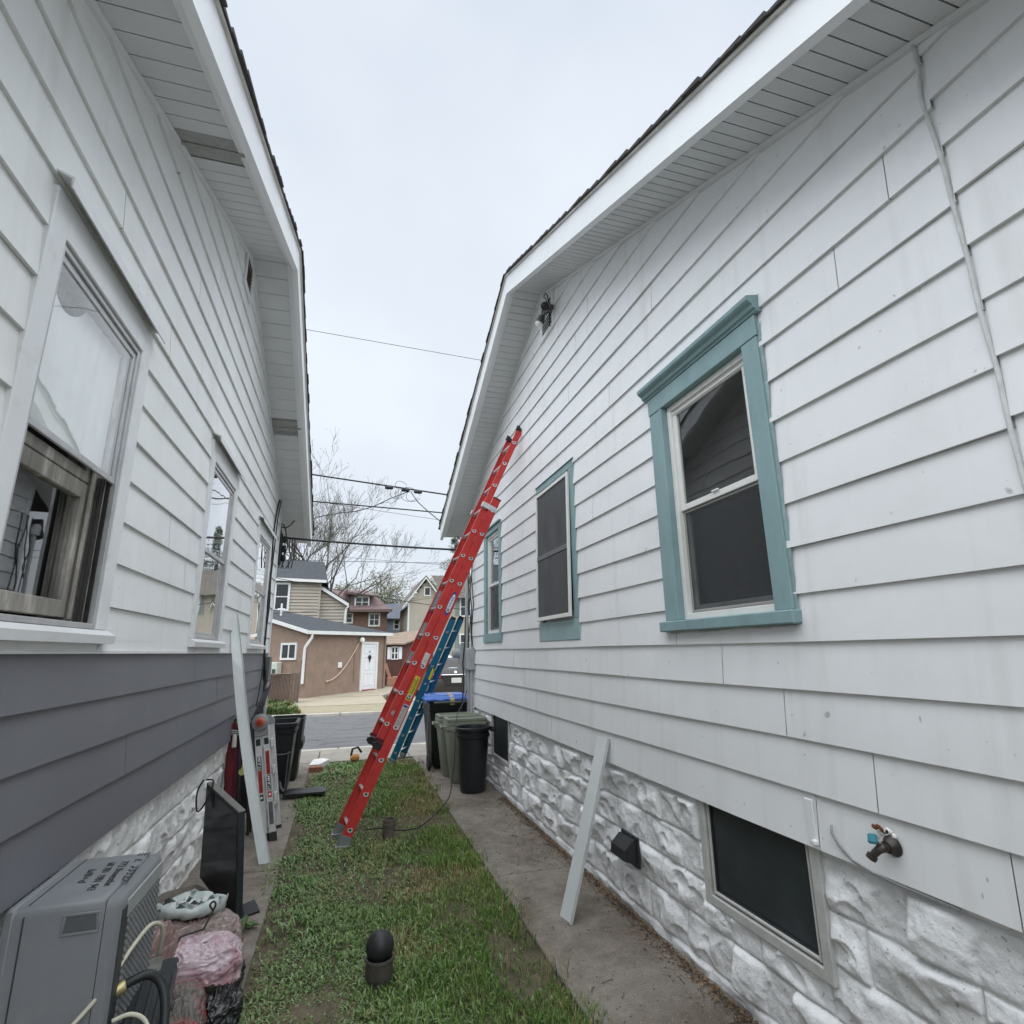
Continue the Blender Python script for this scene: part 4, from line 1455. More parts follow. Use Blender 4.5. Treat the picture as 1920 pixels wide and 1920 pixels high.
for W, sg in ((-0.005, 1), (WB + 0.005, -1)):
    m = MB()
    fr.box(m, (3.50, 3.56), (W, W + sg * 0.004), (-0.048, 0.135), 0.001)
    fr.box(m, (3.50, 3.56), (W + sg * 0.004, W + sg * 0.034), (0.131, 0.135), 0.001)
    fr.box(m, (3.515, 3.545), (W - sg * 0.003, W), (0.035, 0.06), 0.001)
    m.build('guide_bracket', M_rung, lad)
    m = MB()
    fr.box(m, (0.83, 0.90), (W + sg * 0.006, W + sg * 0.05), (0.047, 0.115), 0.006)
    fr.box(m, (0.845, 0.885), (W + sg * 0.012, W + sg * 0.045), (0.10, 0.135), 0.006)
    m.build('rung_lock', M_black, lad)


def plaque(f, A0, A1, N0, N1, W, mat, parent, name='label_plate', side=-1):
    m = MB()
    f.box(m, (A0, A1), (W + side * 0.0002, W + side * 0.0012), (N0, N1), 0)
    return m.build(name, mat, parent)


L_R, L_U = fr.a, -fr.n * -1.0
# oval maker's badge on the near rail: blue lozenge, white field, blue letters
m = MB()
pts, pts2 = [], []
for k in range(28):
    t = 2 * pi * k / 28
    pts.append(fr.p(2.365 + 0.135 * cos(t), -0.0008, 0.030 * sin(t)))
    pts2.append(fr.p(2.365 + 0.105 * cos(t), -0.0014, 0.023 * sin(t)))
m.prism(pts, fr.w * 0.0006)
bd = m.build('badge', M_blueink, lad)
MB().prism(pts2, fr.w * 0.0005).build('badge_field', M_white, bd)
lettering('WERNER', M_blueink, bd, fr.p(2.285, -0.0019, -0.010), fr.a, fr.n, 0.022, 0, width=0.16, bold=0.008)
pl = plaque(fr, 1.70, 1.815, -0.022, 0.030, 0, M_sticker, lad)
for i, t in enumerate(('24 FT', '300 LB', 'TYPE IA')):
    lettering(t, M_ink, pl, fr.p(1.712, -0.0016, 0.012 - i * 0.014), fr.a, fr.n, 0.009, 0, width=0.09)
pl = plaque(fr, 1.335, 1.575, -0.026, 0.026, 0, M_yellow, lad)
lettering('DANGER', M_ink, pl, fr.p(1.40, -0.0016, 0.006), fr.a, fr.n, 0.016, 0, width=0.15, bold=0.01)
m = MB()
fr.box(m, (1.345, 1.385), (-0.0022, -0.0014), (-0.02, 0.02))
m.build('warning_mark', M_ink, pl)
rr = random.Random(5)
m = MB()
for i in range(3):
    A = 1.40
    while A < 1.56:
        L = rr.uniform(0.01, 0.03)
        fr.box(m, (A, min(A + L, 1.565)), (-0.0022, -0.0014), (-0.004 - i * 0.007, 0.0 - i * 0.007))
        A += L + 0.005
m.build('fine_print', M_ink, pl)['kind'] = 'stuff'
pl = plaque(fr, 1.06, 1.295, -0.032, 0.020, 0, M_sticker, lad)
m = MB()
for i in range(7):
    A = 1.07
    while A < 1.25:
        L = rr.uniform(0.008, 0.03)
        fr.box(m, (A, min(A + L, 1.26)), (-0.0022, -0.0014), (0.011 - i * 0.006, 0.0135 - i * 0.006))
        A += L + 0.004
m.build('fine_print', M_ink, pl)['kind'] = 'stuff'
m = MB()
fr.box(m, (1.265, 1.288), (-0.0022, -0.0014), (-0.028, 0.016))
m.build('blue_mark', M_blueink, pl)
plaque(fr, 1.16, 1.20, 0.062, 0.092, 0.031, M_greysticker, lad)
for A0, A1 in ((2.30, 2.52), (1.95, 2.14), (1.71, 1.81)):
    plaque(fr, A0, A1, 0.062, 0.115, WB - 0.0365, M_greysticker, lad)
plaque(fr, 2.24, 2.30, 0.060, 0.117, WB - 0.036, pm('magenta_sticker', (0.5, 0.03, 0.12), rough=0.5), lad)
# ---- blue ladder behind it
fb = Frame((0.80, 9.40, 0.0), (0.335, -0.31, 0.90), Vector((0.52, 0.85, 0)))
lad2 = thing('step_ladder', 'shorter blue ladder with white rungs standing behind the red ladder', 'ladder', (0.96, 9.5, 0))
H2 = 2.42
for sgn, W in ((1, 0.0), (-1, 0.36)):
    rail(fb, 0.02, H2, W, -0.05, 0.05, sgn).build('rail', M_blue, lad2)
for k in range(8):
    A = 0.18 + 0.29 * k
    m = d_section(fb, A, 0.0, -0.001, 0.361, 0.014)
    m.build('rung', [M_rung, M_black], lad2, smooth=True)
for W in (0.014, 0.346):
    m = MB()
    m.obox(fb.p(0.01, W, 0), X3, Y3, Z3, 0.05, 0.03, 0.01, 0.003)
    fb.box(m, (0.0, 0.07), (W - 0.02, W + 0.02), (-0.04, 0.04), 0.004)
    m.build('foot', M_shoe, lad2)
    m = MB()
    fb.box(m, (H2, H2 + 0.04), (W - 0.018, W + 0.018), (-0.04, 0.04), 0.005)
    m.build('end_cap', M_black, lad2)
m = MB()
m.tube([fb.p(A, 0.20 + 0.015 * sin(A * 3), 0.05) for A in np.linspace(0.3, 2.2, 12)], 0.012, 6)
m.build('rope', M_white, lad2, smooth='all')
m = MB()
for A in (0.9, 1.2, 1.55):
    m.tube([fb.p(A, 0.02, -0.05), fb.p(A + 0.06, 0.02, -0.07), fb.p(A + 0.1, 0.1, -0.03), fb.p(A + 0.04, 0.15, 0.02)], 0.008, 6)
m.build('rope_tie', M_greycable, lad2, smooth='all')
plaque(fb, 1.42, 1.60, -0.05, -0.015, 0, M_yellow, lad2)

# ---- folded silver multi-position ladder leaning on the left wall
M_silver = pm('silver_ladder', (0.60, 0.60, 0.60), rough=0.4, metal=0.5, var=0.1, scale=8, dirt=(0.4, 0.4, 0.4), dscale=7, damt=0.4)
fs = Frame((-0.56, 6.05, 0.0), (-0.165, 0.12, 1.0), Y3)
lad3 = thing('folding_ladder', 'folded silver aluminium ladder with red and black lettering standing by the left wall', 'ladder', (-0.52, 6.25, 0))
for i, (n0, n1) in enumerate(((0.012, 0.075), (-0.062, 0.000))):
    for j, W in enumerate((0.0 + 0.012 * (1 - i), 0.40 - 0.012 * (1 - i))):
        m = MB()
        fs.box(m, (0.06, 1.02), (W, W + 0.026), (n0, n1), 0.004)
        # two raised ribs along the outer face
        s_ = -0.002 if j == 0 else 0.026
        fs.box(m, (0.07, 1.01), (W + s_, W + s_ + 0.002), (n0 + 0.004, n0 + 0.012))
        fs.box(m, (0.07, 1.01), (W + s_, W + s_ + 0.002), (n1 - 0.012, n1 - 0.004))
        m.build('rail', M_silver, lad3)
        m = MB()
        fs.box(m, (-0.012, 0.075), (W - 0.006, W + 0.032), (n0 - 0.005, n1 + 0.005), 0.008)
        m.build('foot', M_rubber, lad3)
for i, n in enumerate((0.043, -0.031)):
    for k in range(3):
        m = MB()
        fs.box(m, (0.24 + 0.28 * k + 0.02 * i, 0.285 + 0.28 * k + 0.02 * i), (0.02, 0.40), (n - 0.018, n + 0.018), 0.008)
        m.build('rung', M_rung, lad3)
for k, A in enumerate((0.32, 0.56, 0.80)):
    m = MB()
    fs.box(m, (A, A + 0.085), (-0.02, 0.03), (-0.095, -0.064), 0.008)
    m.build('flared_step_end', M_rung, lad3)
m = MB()
m.lathe([(0.075, -0.012), (0.078, 0.0), (0.078, 0.018), (0.07, 0.024)], fs.p(1.05, -0.012, 0.01), fs.w * -1, 26)
m2_ = MB().lathe([(0.075, -0.012), (0.078, 0.0), (0.078, 0.018), (0.07, 0.024)], fs.p(1.05, 0.438, 0.01), fs.w, 26)
m2_.build('hinge', pm('hinge_grey', (0.24, 0.24, 0.24), rough=0.5, metal=0.3, var=0.15), lad3, smooth=True)
fs.box(m, (0.92, 1.06), (-0.016, -0.002), (-0.05, 0.07), 0.01)
hg = m.build('hinge', pm('hinge_grey', (0.24, 0.24, 0.24), rough=0.5, metal=0.3, var=0.15), lad3, smooth=True)
m = MB()
m.lathe([(0.042, 0), (0.042, 0.016), (0.034, 0.022)], fs.p(1.05, -0.034, 0.01), fs.w * -1, 22)
m.build('hinge_ring', pm('orange_ring', (0.50, 0.12, 0.06), rough=0.5, var=0.1), hg, smooth=True)
m = MB()
m.lathe([(0.026, 0), (0.026, 0.012), (0.02, 0.016)], fs.p(1.05, -0.054, 0.01), fs.w * -1, 20)
m.build('hinge_knob', pm('red_knob', (0.30, 0.03, 0.02), rough=0.5), hg, smooth=True)
M_redprint = pm('red_print', (0.45, 0.03, 0.025), rough=0.5, var=0.1)
# lettering down both rails (reads downwards)
dn, rt = fs.a * -1, fs.n
for (n0, n1, items, W) in ((0.012, 0.075, ((0.74, 0.62, 'MULTI', M_ink, M_white), (0.615, 0.42, 'WERNER', M_redprint, M_ink), (0.405, 0.35, '', M_ink, M_ink)), 0.010),
                           (-0.062, 0.0, ((0.78, 0.57, 'WERNER', M_redprint, M_ink), (0.56, 0.43, 'MULTI', M_ink, M_white), (0.42, 0.37, '', M_redprint, M_ink)), -0.002)):
    for a0, a1, txt, mb_, mt in items:
        pl = plaque(fs, a1, a0, n0 + 0.014, n1 - 0.014, W - 0.0005, mb_, lad3)
        if txt:
            lettering(txt, mt, pl, fs.p(a0 - 0.006, W - 0.0026, n0 + 0.020), dn, rt, 0.022, 0, width=(a0 - a1 - 0.012), bold=0.02)
        else:
            m = MB().lathe([(0.011, 0), (0.011, 0.0012)], fs.p((a0 + a1) / 2, W - 0.0016, (n0 + n1) / 2), fs.w * -1, 14)
            m.build('round_mark', M_sticker, pl)
pl = plaque(fs, 0.14, 0.33, -0.05, -0.014, -0.0025, pm('smudged_label', (0.1, 0.1, 0.105), rough=0.5, var=0.5, scale=25), lad3)
for (n0, n1) in ((0.012, 0.075), (-0.062, 0.0)):
    m = MB()
    fs.box(m, (0.84, 0.90), (-0.004 + (0.012 if n0 > 0 else 0), 0.0 + (0.012 if n0 > 0 else 0)), (n0 + 0.012, n1 - 0.01), 0.004)
    m.build('rail_window', M_black, lad3)

# ================================================================ LOOSE TRIM STRIPS
M_strip = pm('pale_trim_metal', (0.58, 0.61, 0.60), rough=0.35, var=0.05, scale=4, metal=0.1, dirt=(0.48, 0.5, 0.49), dscale=5, damt=0.4)


def bent_strip(pts, wid, wdir, ldir, thick=0.003, lip=0.03):
    """L-section sheet-metal strip following pts; wid list of widths, wdir/ldir functions of t"""
    m = MB()
    rings = []
    n = len(pts)
    for i, p in enumerate(pts):
        t = i / (n - 1)
        W, Ld = wdir(t).normalized(), ldir(t).normalized()
        p = Vector(p)
        h = wid[i] / 2
        a = p - W * h
        b = p + W * h
        c = b + Ld * lip
        rings.append([a, b, c, c - W * thick, b - W * thick + Ld * thick, a + Ld * thick])
    m.loft(rings)
    return m


b0, t0 = Vector((-0.525, 5.46, 0.0)), Vector((-1.035, 5.92, 2.055))
N_ = 16
pts = []
for i in range(N_):
    t = i / (N_ - 1)
    p = b0.lerp(t0, t) + Vector((-0.035, 0.0, 0)) * sin(pi * t)
    pts.append(p)
wid = [0.088] * 12 + [0.086, 0.084, 0.078, 0.07]
o = bent_strip(pts, wid, lambda t: Vector((1, 0.12 + 0.9 * max(0, t - 0.72) * 2.2, 0.1)), lambda t: Vector((0.3, -1 + 0.3 * t, 0.0)), lip=0.022).build('trim_strip', M_strip)
tag(o, 'tall narrow pale metal trim strip leaning against the grey siding', 'trim strip', 'loose metal trim strips')
b0, t0 = Vector((1.455, 3.775, 0.0)), Vector((1.885, 3.99, 1.035))
pts = [b0.lerp(t0, i / 9) + Vector((0, 0, -0.012)) * sin(pi * i / 9) for i in range(10)]
o = bent_strip(pts, [0.145] * 10, lambda t: Vector((0.20, -1, 0.0)), lambda t: Vector((-0.9, -0.35, 0.35)), lip=0.026).build('trim_strip', M_strip)
tag(o, 'short wide pale metal strip leaning on the white stone foundation', 'trim strip', 'loose metal trim strips')

# ================================================================ BINS
M_bin = pm('black_bin_plastic', (0.017, 0.018, 0.022), rough=0.42, var=0.2, scale=6, bump=0.15, bscale=40, spec=0.45, dirt=(0.035, 0.035, 0.037), dscale=4, damt=0.6)
M_olive = pm('olive_bin_plastic', (0.25, 0.275, 0.215), rough=0.5, var=0.1, scale=6, bump=0.15, bscale=40, dirt=(0.31, 0.33, 0.27), dscale=3, damt=0.5)
M_bluelid = pm('blue_lid', (0.075, 0.17, 0.52), rough=0.4, var=0.08, scale=5, dirt=(0.16, 0.25, 0.55), dscale=3, damt=0.5)
M_darkbin = pm('dark_green_bin', (0.022, 0.028, 0.027), rough=0.45, var=0.2, scale=6, bump=0.12, bscale=40, dirt=(0.045, 0.05, 0.048), dscale=4, damt=0.5)


def rrect(cx, cy, hx, hy, r, z, n=5, ca=1.0, sa=0.0):
    pts = []
    for qx, qy, a0 in ((1, 1, 0), (-1, 1, pi / 2), (-1, -1, pi), (1, -1, 3 * pi / 2)):
        for k in range(n + 1):
            a = a0 + (pi / 2) * k / n
            x, y = qx * (hx - r) + r * cos(a), qy * (hy - r) + r * sin(a)
            pts.append((cx + x * ca - y * sa, cy + x * sa + y * ca, z))
    return pts


def cart_body(cx, cy, z0, hgt, hx0, hy0, hx1, hy1, r, rot=0.0, rim=True, open_top=True, wall=0.012, taper_dx=0.0):
    ca, sa = cos(rot), sin(rot)
    m = MB()
    rings = []
    for t, hx, hy in ((0, hx0 * 0.92, hy0 * 0.92), (0.03, hx0, hy0), (0.84, hx0 + (hx1 - hx0) * 0.84, hy0 + (hy1 - hy0) * 0.84)):
        rings.append(rrect(cx, cy, hx, hy, r, z0 + hgt * t, 5, ca, sa))
    if rim:
        for t, e in ((0.845, 0.016), (0.875, 0.018), (0.88, 0.004), (0.93, 0.006), (0.935, 0.022), (0.995, 0.026), (1.0, 0.020)):
            rings.append(rrect(cx, cy, hx0 + (hx1 - hx0) * t + e, hy0 + (hy1 - hy0) * t + e, r + e, z0 + hgt * t, 5, ca, sa))
    else:
        rings.append(rrect(cx, cy, hx1, hy1, r, z0 + hgt, 5, ca, sa))
    if open_top:
        rings.append(rrect(cx, cy, hx1 - wall, hy1 - wall, r, z0 + hgt, 5, ca, sa))
        rings.append(rrect(cx, cy, hx0 - wall, hy0 - wall, r * 0.9, z0 + 0.05, 5, ca, sa))
    m.loft(rings)
    return m


def wheel(m1, m2, c, axis, R, wd):
    axis = Vector(axis).normalized()
    m1.lathe([(R * 0.62, -wd * 0.5), (R * 0.9, -wd * 0.5), (R, -wd * 0.3), (R, wd * 0.3), (R * 0.9, wd * 0.5), (R * 0.62, wd * 0.5)], c, axis, 26)
    m2.lathe([(R * 0.12, -wd * 0.56), (R * 0.2, -wd * 0.52), (R * 0.56, -wd * 0.36), (R * 0.62, -wd * 0.46), (R * 0.62, wd * 0.46), (R * 0.56, wd * 0.36), (R * 0.2, wd * 0.52), (R * 0.12, wd * 0.56)], c, axis, 20)


# big wheeled cart with the blue lid
b1 = thing('wheelie_bin', 'large black wheeled bin with a blue lid and a yellow tape strip', 'bin', (1.58, 8.98, 0), 'bins by the white foundation')
cart_body(1.575, 8.98, 0.02, 0.93, 0.24, 0.27, 0.315, 0.34, 0.05, 0.03).build('body', M_bin, b1, smooth=True)
m = MB()
r0 = [rrect(1.575, 8.97, 0.35, 0.38, 0.07, 0.955, 5), rrect(1.575, 8.97, 0.372, 0.40, 0.07, 0.962, 5), rrect(1.575, 8.97, 0.372, 0.40, 0.07, 0.985, 5), rrect(1.575, 8.97, 0.33, 0.36, 0.07, 1.012, 5), rrect(1.575, 8.97, 0.27, 0.29, 0.07, 1.02, 5), rrect(1.575, 8.97, 0.255, 0.275, 0.06, 1.035, 5), rrect(1.575, 8.97, 0.12, 0.14, 0.05, 1.04, 5)]
m.loft(r0)
m.tube([(1.24, 8.63, 0.985), (1.21, 8.60, 0.97), (1.21, 8.60, 0.93)], 0.022, 8)
m.tube([(1.36, 8.56, 0.975), (1.46, 8.55, 0.965)], 0.016, 8)
ld = m.build('lid', M_bluelid, b1, smooth=True)
m = MB()
prev = None
for y, z in ((8.56, 0.90), (8.562, 0.975), (8.58, 0.99), (8.63, 1.012), (8.70, 1.025), (8.78, 1.042), (8.92, 1.045)):
    if prev:
        m.prism([(1.565, prev[0], prev[1]), (1.63, prev[0], prev[1]), (1.63, prev[0], prev[1] + 0.003), (1.565, prev[0], prev[1] + 0.003)], (0, y - prev[0], z - prev[1]))
    prev = (y, z)
tp_ = m.build('tape', pm('yellow_tape', (0.60, 0.45, 0.10), rough=0.45, var=0.12, scale=20), ld)
up_ = Vector((0, 0.19, 0.048)).normalized()
lettering('4074', M_ink, tp_, Vector((1.580, 8.84, 1.049)), Vector((0, -1, -0.22)).normalized(), Vector((1, 0, 0)), 0.034, 0.001, width=0.21, bold=0.03)
m1, m2 = MB(), MB()
wheel(m1, m2, (1.285, 8.68, 0.125), X3, 0.125, 0.05)
w_ = m1.build('wheel', M_rubber, b1, smooth=True)
m2.build('rim', M_black, w_, smooth=True)
m1, m2 = MB(), MB()
wheel(m1, m2, (1.86, 8.68, 0.125), X3, 0.125, 0.05)
w_ = m1.build('wheel', M_rubber, b1, smooth=True)
m2.build('rim', M_black, w_, smooth=True)
m = MB()
m.tube([(1.27, 8.62, 0.9), (1.245, 8.58, 0.93), (1.245, 8.58, 0.80), (1.27, 8.66, 0.2)], 0.016, 8)
m.tube([(1.33, 8.62, 0.93), (1.33, 8.545, 0.94), (1.82, 8.545, 0.94), (1.82, 8.62, 0.93)], 0.015, 8)
m.build('handle', pm('worn_grey_plastic', (0.13, 0.13, 0.13), rough=0.5, var=0.2), b1, smooth=True)


def olive_bin(cx, cy, rot, label):
    b = thing('recycling_bin', label, 'bin', (cx, cy, 0), 'bins by the white foundation')
    hx0, hy0, hx1, hy1 = 0.19, 0.135, 0.265, 0.17
    ca, sa = cos(rot), sin(rot)
    cart_body(cx, cy, 0.0, 0.66, hx0, hy0, hx1, hy1, 0.06, rot, rim=False, open_top=False).build('body', M_olive, b, smooth=True)
    m = MB()
    z = 0.655
    E = [(0.004, 0), (0.018, 0.01), (0.018, 0.055), (0.006, 0.06), (0.016, 0.066), (0.016, 0.10), (0.002, 0.106), (0.012, 0.115), (0.012, 0.145), (0.004, 0.15)]
    rings = [rrect(cx, cy, hx1 + e, hy1 + e, 0.06, z + dz, 5, ca, sa) for e, dz in E]
    rings += [rrect(cx, cy, hx1 - 0.018, hy1 - 0.018, 0.05, z + 0.15, 5, ca, sa), rrect(cx, cy, hx1 - 0.024, hy1 - 0.024, 0.05, z + 0.120, 5, ca, sa), rrect(cx, cy, 0.05, 0.03, 0.02, z + 0.118, 5, ca, sa)]
    m.loft(rings)
    m.build('lid', M_olive, b, smooth=True)
    for sx in (-1, 1):
        m = MB()
        d = Vector((ca, sa, 0)) * sx
        t = Vector((-sa, ca, 0))
        c = Vector((cx, cy, 0.70)) + d * (hx1 + 0.012)
        m.tube([c - t * 0.075, c - t * 0.07 + d * 0.05, c - t * 0.03 + d * 0.055 + Vector((0, 0, -.02)), c + t * 0.03 + d * 0.055 + Vector((0, 0, -.02)), c + t * 0.07 + d * 0.05, c + t * 0.075], 0.013, 8)
        m.tube([c - t * 0.03 + d * 0.055, c - t * 0.03 + d * 0.01 + Vector((0, 0, -.07))], 0.010, 6)
        m.tube([c + t * 0.03 + d * 0.055, c + t * 0.03 + d * 0.01 + Vector((0, 0, -.07))], 0.010, 6)
        m.build('handle', M_olive, b, smooth=True)
    return b


olive_bin(1.60, 8.26, 0.05, 'olive green lidded bin directly in front of the blue lidded bin')
olive_bin(1.64, 7.82, 0.02, 'olive green lidded bin between another olive bin and the open black bin')

b4 = thing('rubbish_bin', 'round black open bin nearest the camera on the right walk', 'bin', (1.62, 7.25, 0), 'bins by the white foundation')
prof = [(0.155, 0.0), (0.165, 0.02), (0.172, 0.10), (0.205, 0.62), (0.222, 0.63), (0.226, 0.66), (0.212, 0.668), (0.214, 0.70), (0.234, 0.712), (0.238, 0.745), (0.228, 0.752), (0.216, 0.75), (0.205, 0.70), (0.16, 0.06), (0.02, 0.05)]
MB().lathe(prof, (1.62, 7.25, 0.0), (0, 0, 1), 44, sx=1.0, sy=0.92).build('body', M_bin, b4, smooth=True)
m = MB()
m.tube([(1.83, 7.18, 0.705), (1.875, 7.18, 0.70), (1.88, 7.20, 0.72), (1.88, 7.31, 0.72), (1.83, 7.32, 0.705)], 0.018, 8)
m.build('handle', M_bin, b4, smooth=True)
m = MB()
m.tube([(1.41, 7.18, 0.70), (1.375, 7.18, 0.70), (1.375, 7.31, 0.70), (1.41, 7.32, 0.70)], 0.014, 8)
m.build('handle', M_bin, b4, smooth=True)

# left side: black wheeled cart without its lid, darker cart behind it, the lid hanging open on the ground
b5 = thing('wheelie_bin', 'black lidless wheeled bin beside the silver folding ladder', 'bin', (-0.80, 8.1, 0), 'bins by the grey siding')
cart_body(-0.775, 8.12, 0.03, 0.80, 0.19, 0.23, 0.245, 0.29, 0.06, 0.0).build('body', M_bin, b5, smooth=True)
m = MB()
m.tube([(-1.0, 7.86, 0.48), (-0.96, 7.81, 0.47), (-0.62, 7.81, 0.47), (-0.57, 7.86, 0.48)], 0.010, 8)
m.build('lift_bar', pm('bar_steel', (0.10, 0.10, 0.10), rough=0.4, metal=0.5, var=0.2), b5, smooth=True)
m = MB()
m.tube([(-0.585, 7.83, 0.50), (-0.60, 7.85, 0.06)], 0.007, 6)
m.build('corner_rib', pm('rib_grey', (0.12, 0.12, 0.12), rough=0.5), b5, smooth=True)
m = MB()
ldp = [rrect(-0.36, 7.72, 0.235, 0.10, 0.05, 0.028, 5), rrect(-0.36, 7.72, 0.245, 0.11, 0.05, 0.034, 5), rrect(-0.36, 7.72, 0.245, 0.11, 0.05, 0.055, 5), rrect(-0.36, 7.72, 0.20, 0.075, 0.04, 0.078, 5), rrect(-0.36, 7.72, 0.08, 0.03, 0.02, 0.085, 5)]
m.loft(ldp)
m.tube([(-0.60, 7.72, 0.06), (-0.64, 7.75, 0.10), (-0.66, 7.80, 0.16)], 0.02, 8)
o = m.build('bin_lid', M_bin, smooth=True)
tag(o, 'black plastic lid lying on the walk edge below the lidless bin', 'lid')
b6 = thing('wheelie_bin', 'dark bin standing behind the lidless black bin', 'bin', (-0.72, 8.85, 0), 'bins by the grey siding')
cart_body(-0.70, 8.86, 0.0, 0.80, 0.17, 0.24, 0.225, 0.29, 0.05, 0.0, rim=False).build('body', M_darkbin, b6, smooth=True)
m = MB()
m.cbox(-0.52, -0.47, 8.62, 9.1, 0.40, 0.52, 0.02)
m.build('side_grip', M_darkbin, b6, smooth=True)

# ================================================================ LEFT CLUTTER
# folded garden chairs and a red umbrella leaning on the wall
M_wine = pm('wine_red_cloth', (0.115, 0.013, 0.018), rough=0.9, var=0.3, scale=8, stretch=(6, 6, 0.5))
M_blackcloth = pm('black_cloth', (0.016, 0.014, 0.018), rough=0.9, var=0.4, scale=8, stretch=(6, 6, 0.5))
M_steel = pm('dull_steel', (0.35, 0.35, 0.35), rough=0.4, metal=0.6, var=0.2)


def folded_bundle(base, top, r0, r1, seg, seed):
    r = random.Random(seed)
    base, top = Vector(base), Vector(top)
    ax = (top - base).normalized()
    u = ax.orthogonal().normalized()
    v = ax.cross(u)
    ph = [r.uniform(0.72, 1.12) for _ in range(seg)]
    m = MB()
    rings = []
    for i in range(14):
        t = i / 13
        rad = r0 + (r1 - r0) * t
        rad *= 0.9 + 0.25 * sin(pi * min(1, t * 1.15))
        rings.append([base.lerp(top, t) + (u * cos(2 * pi * k / seg) * 1.0 + v * sin(2 * pi * k / seg)) * rad * (ph[k] + 0.05 * r.uniform(-1, 1)) for k in range(seg)])
    m.loft(rings)
    return m


um = thing('garden_umbrella', 'closed wine red umbrella tied with grey cord against the left wall', 'umbrella', (-0.97, 6.28, 0))
folded_bundle((-0.96, 6.26, 0.02), (-1.02, 6.45, 1.0), 0.035, 0.05, 14, 4).build('canopy', M_wine, um, smooth='all')
m = MB()
m.tube([(-1.02, 6.45, 0.98), (-1.03, 6.47, 1.08), (-1.015, 6.46, 1.10), (-1.0, 6.45, 1.03)], 0.004, 6)
m.tube([(-0.985, 6.44, 0.98), (-0.99, 6.46, 1.09), (-0.975, 6.45, 1.09), (-0.97, 6.44, 0.99)], 0.004, 6)
m.build('wire_hook', M_steel, um, smooth='all')
m = MB()
for k in range(3):
    z = 0.90 + 0.018 * k
    m.tube([Vector((-1.012 + 0.062 * cos(t), 6.43 + 0.062 * sin(t), z + 0.006 * sin(3 * t))) for t in np.linspace(0, 2 * pi, 16)], 0.008, 6)
m.build('cord', pm('grey_cord', (0.3, 0.29, 0.28), rough=0.9, var=0.2, scale=50), um, smooth='all')
MB().lathe([(0.012, 0), (0.022, 0.01), (0.020, 0.11), (0.012, 0.125)], (-0.985, 6.36, 0.78), (-0.05, 0.08, 1), 14).build('white_grip', pm('dirty_white', (0.5, 0.5, 0.48), rough=0.5, var=0.1), um, smooth=True)


def folded_chair(x, y, lean, mat, label, h, seed):
    c = thing('folding_chair', label, 'chair', (x, y, 0), 'folded camp chairs on the left wall')
    r = random.Random(seed)
    T_ = Vector((-lean, 0.16, h))
    b = Vector((x, y, 0.015))
    m = MB()
    for dx, dy in ((-0.028, -0.02), (0.026, -0.03), (0.03, 0.03), (-0.025, 0.035)):
        m.tube([b + Vector((dx * 1.5, dy * 1.6, 0)), b + T_ + Vector((dx, dy, r.uniform(-0.03, 0.05)))], 0.010, 8)
    m.build('frame', M_black, c, smooth=True)
    folded_bundle(b + T_ * 0.16, b + T_ * 0.98, 0.04, 0.045, 16, seed).build('seat_cloth', mat, c, smooth='all')
    m = MB()
    for dx, dy in ((-0.028, -0.02), (0.026, -0.03), (0.03, 0.03)):
        m.lathe([(0.013, 0), (0.016, 0.01), (0.012, 0.03)], b + Vector((dx * 1.5, dy * 1.6, -0.014)), (0, 0, 1), 8)
    m.build('foot', M_rubber, c, smooth=True)
    return c


folded_chair(-0.90, 6.28, 0.09, pm('plum_red_cloth', (0.075, 0.012, 0.022), rough=0.9, var=0.3, scale=8, stretch=(6, 6, 0.5)), 'folded plum red camp chair next to the wine red umbrella', 1.0, 8)
folded_chair(-0.82, 6.36, 0.13, M_blackcloth, 'folded black camp chair in the middle of the leaning bundle', 1.03, 12)
folded_chair(-0.74, 6.42, 0.16, M_blackcloth, 'folded black camp chair closest to the silver folding ladder', 0.98, 15)
m = MB()
m.tube([(-0.84, 6.02, 0.80), (-0.835, 6.02, 0.72), (-0.84, 6.01, 0.64)], 0.010, 8)
m.lathe([(0.028, -0.01), (0.03, 0.0), (0.028, 0.01)], (-0.84, 6.0, 0.62), (0.1, -1, 0.1), 16)
o = m.build('strap_buckle', pm('pale_yellow_plastic', (0.42, 0.42, 0.16), rough=0.5, var=0.15), smooth=True)
tag(o, 'pale yellow strap end hanging in front of the folded camp chairs', 'strap')
m = MB()
for k in range(5):
    y = 7.45 + 0.06 * k
    m.tube([(-0.98 + 0.012 * k, y, 0.95), (-0.93 + 0.012 * k, y + 0.35, 1.22 + 0.02 * k)], 0.007, 6)
m.tube([(-0.98, 7.40, 0.95), (-0.90, 7.72, 0.96)], 0.010, 6)
m.tube([(-0.98, 7.40, 0.95), (-1.0, 7.5, 0.02)], 0.010, 6)
m.tube([(-0.90, 7.72, 0.96), (-0.93, 7.75, 0.02)], 0.010, 6)
m.tube([(-0.93, 7.8, 1.22), (-0.88, 8.08, 1.3)], 0.010, 6)
o = m.build('wire_rack', M_cable, smooth='all')
tag(o, 'black wire rack tilted against the wall behind the bins', 'rack')

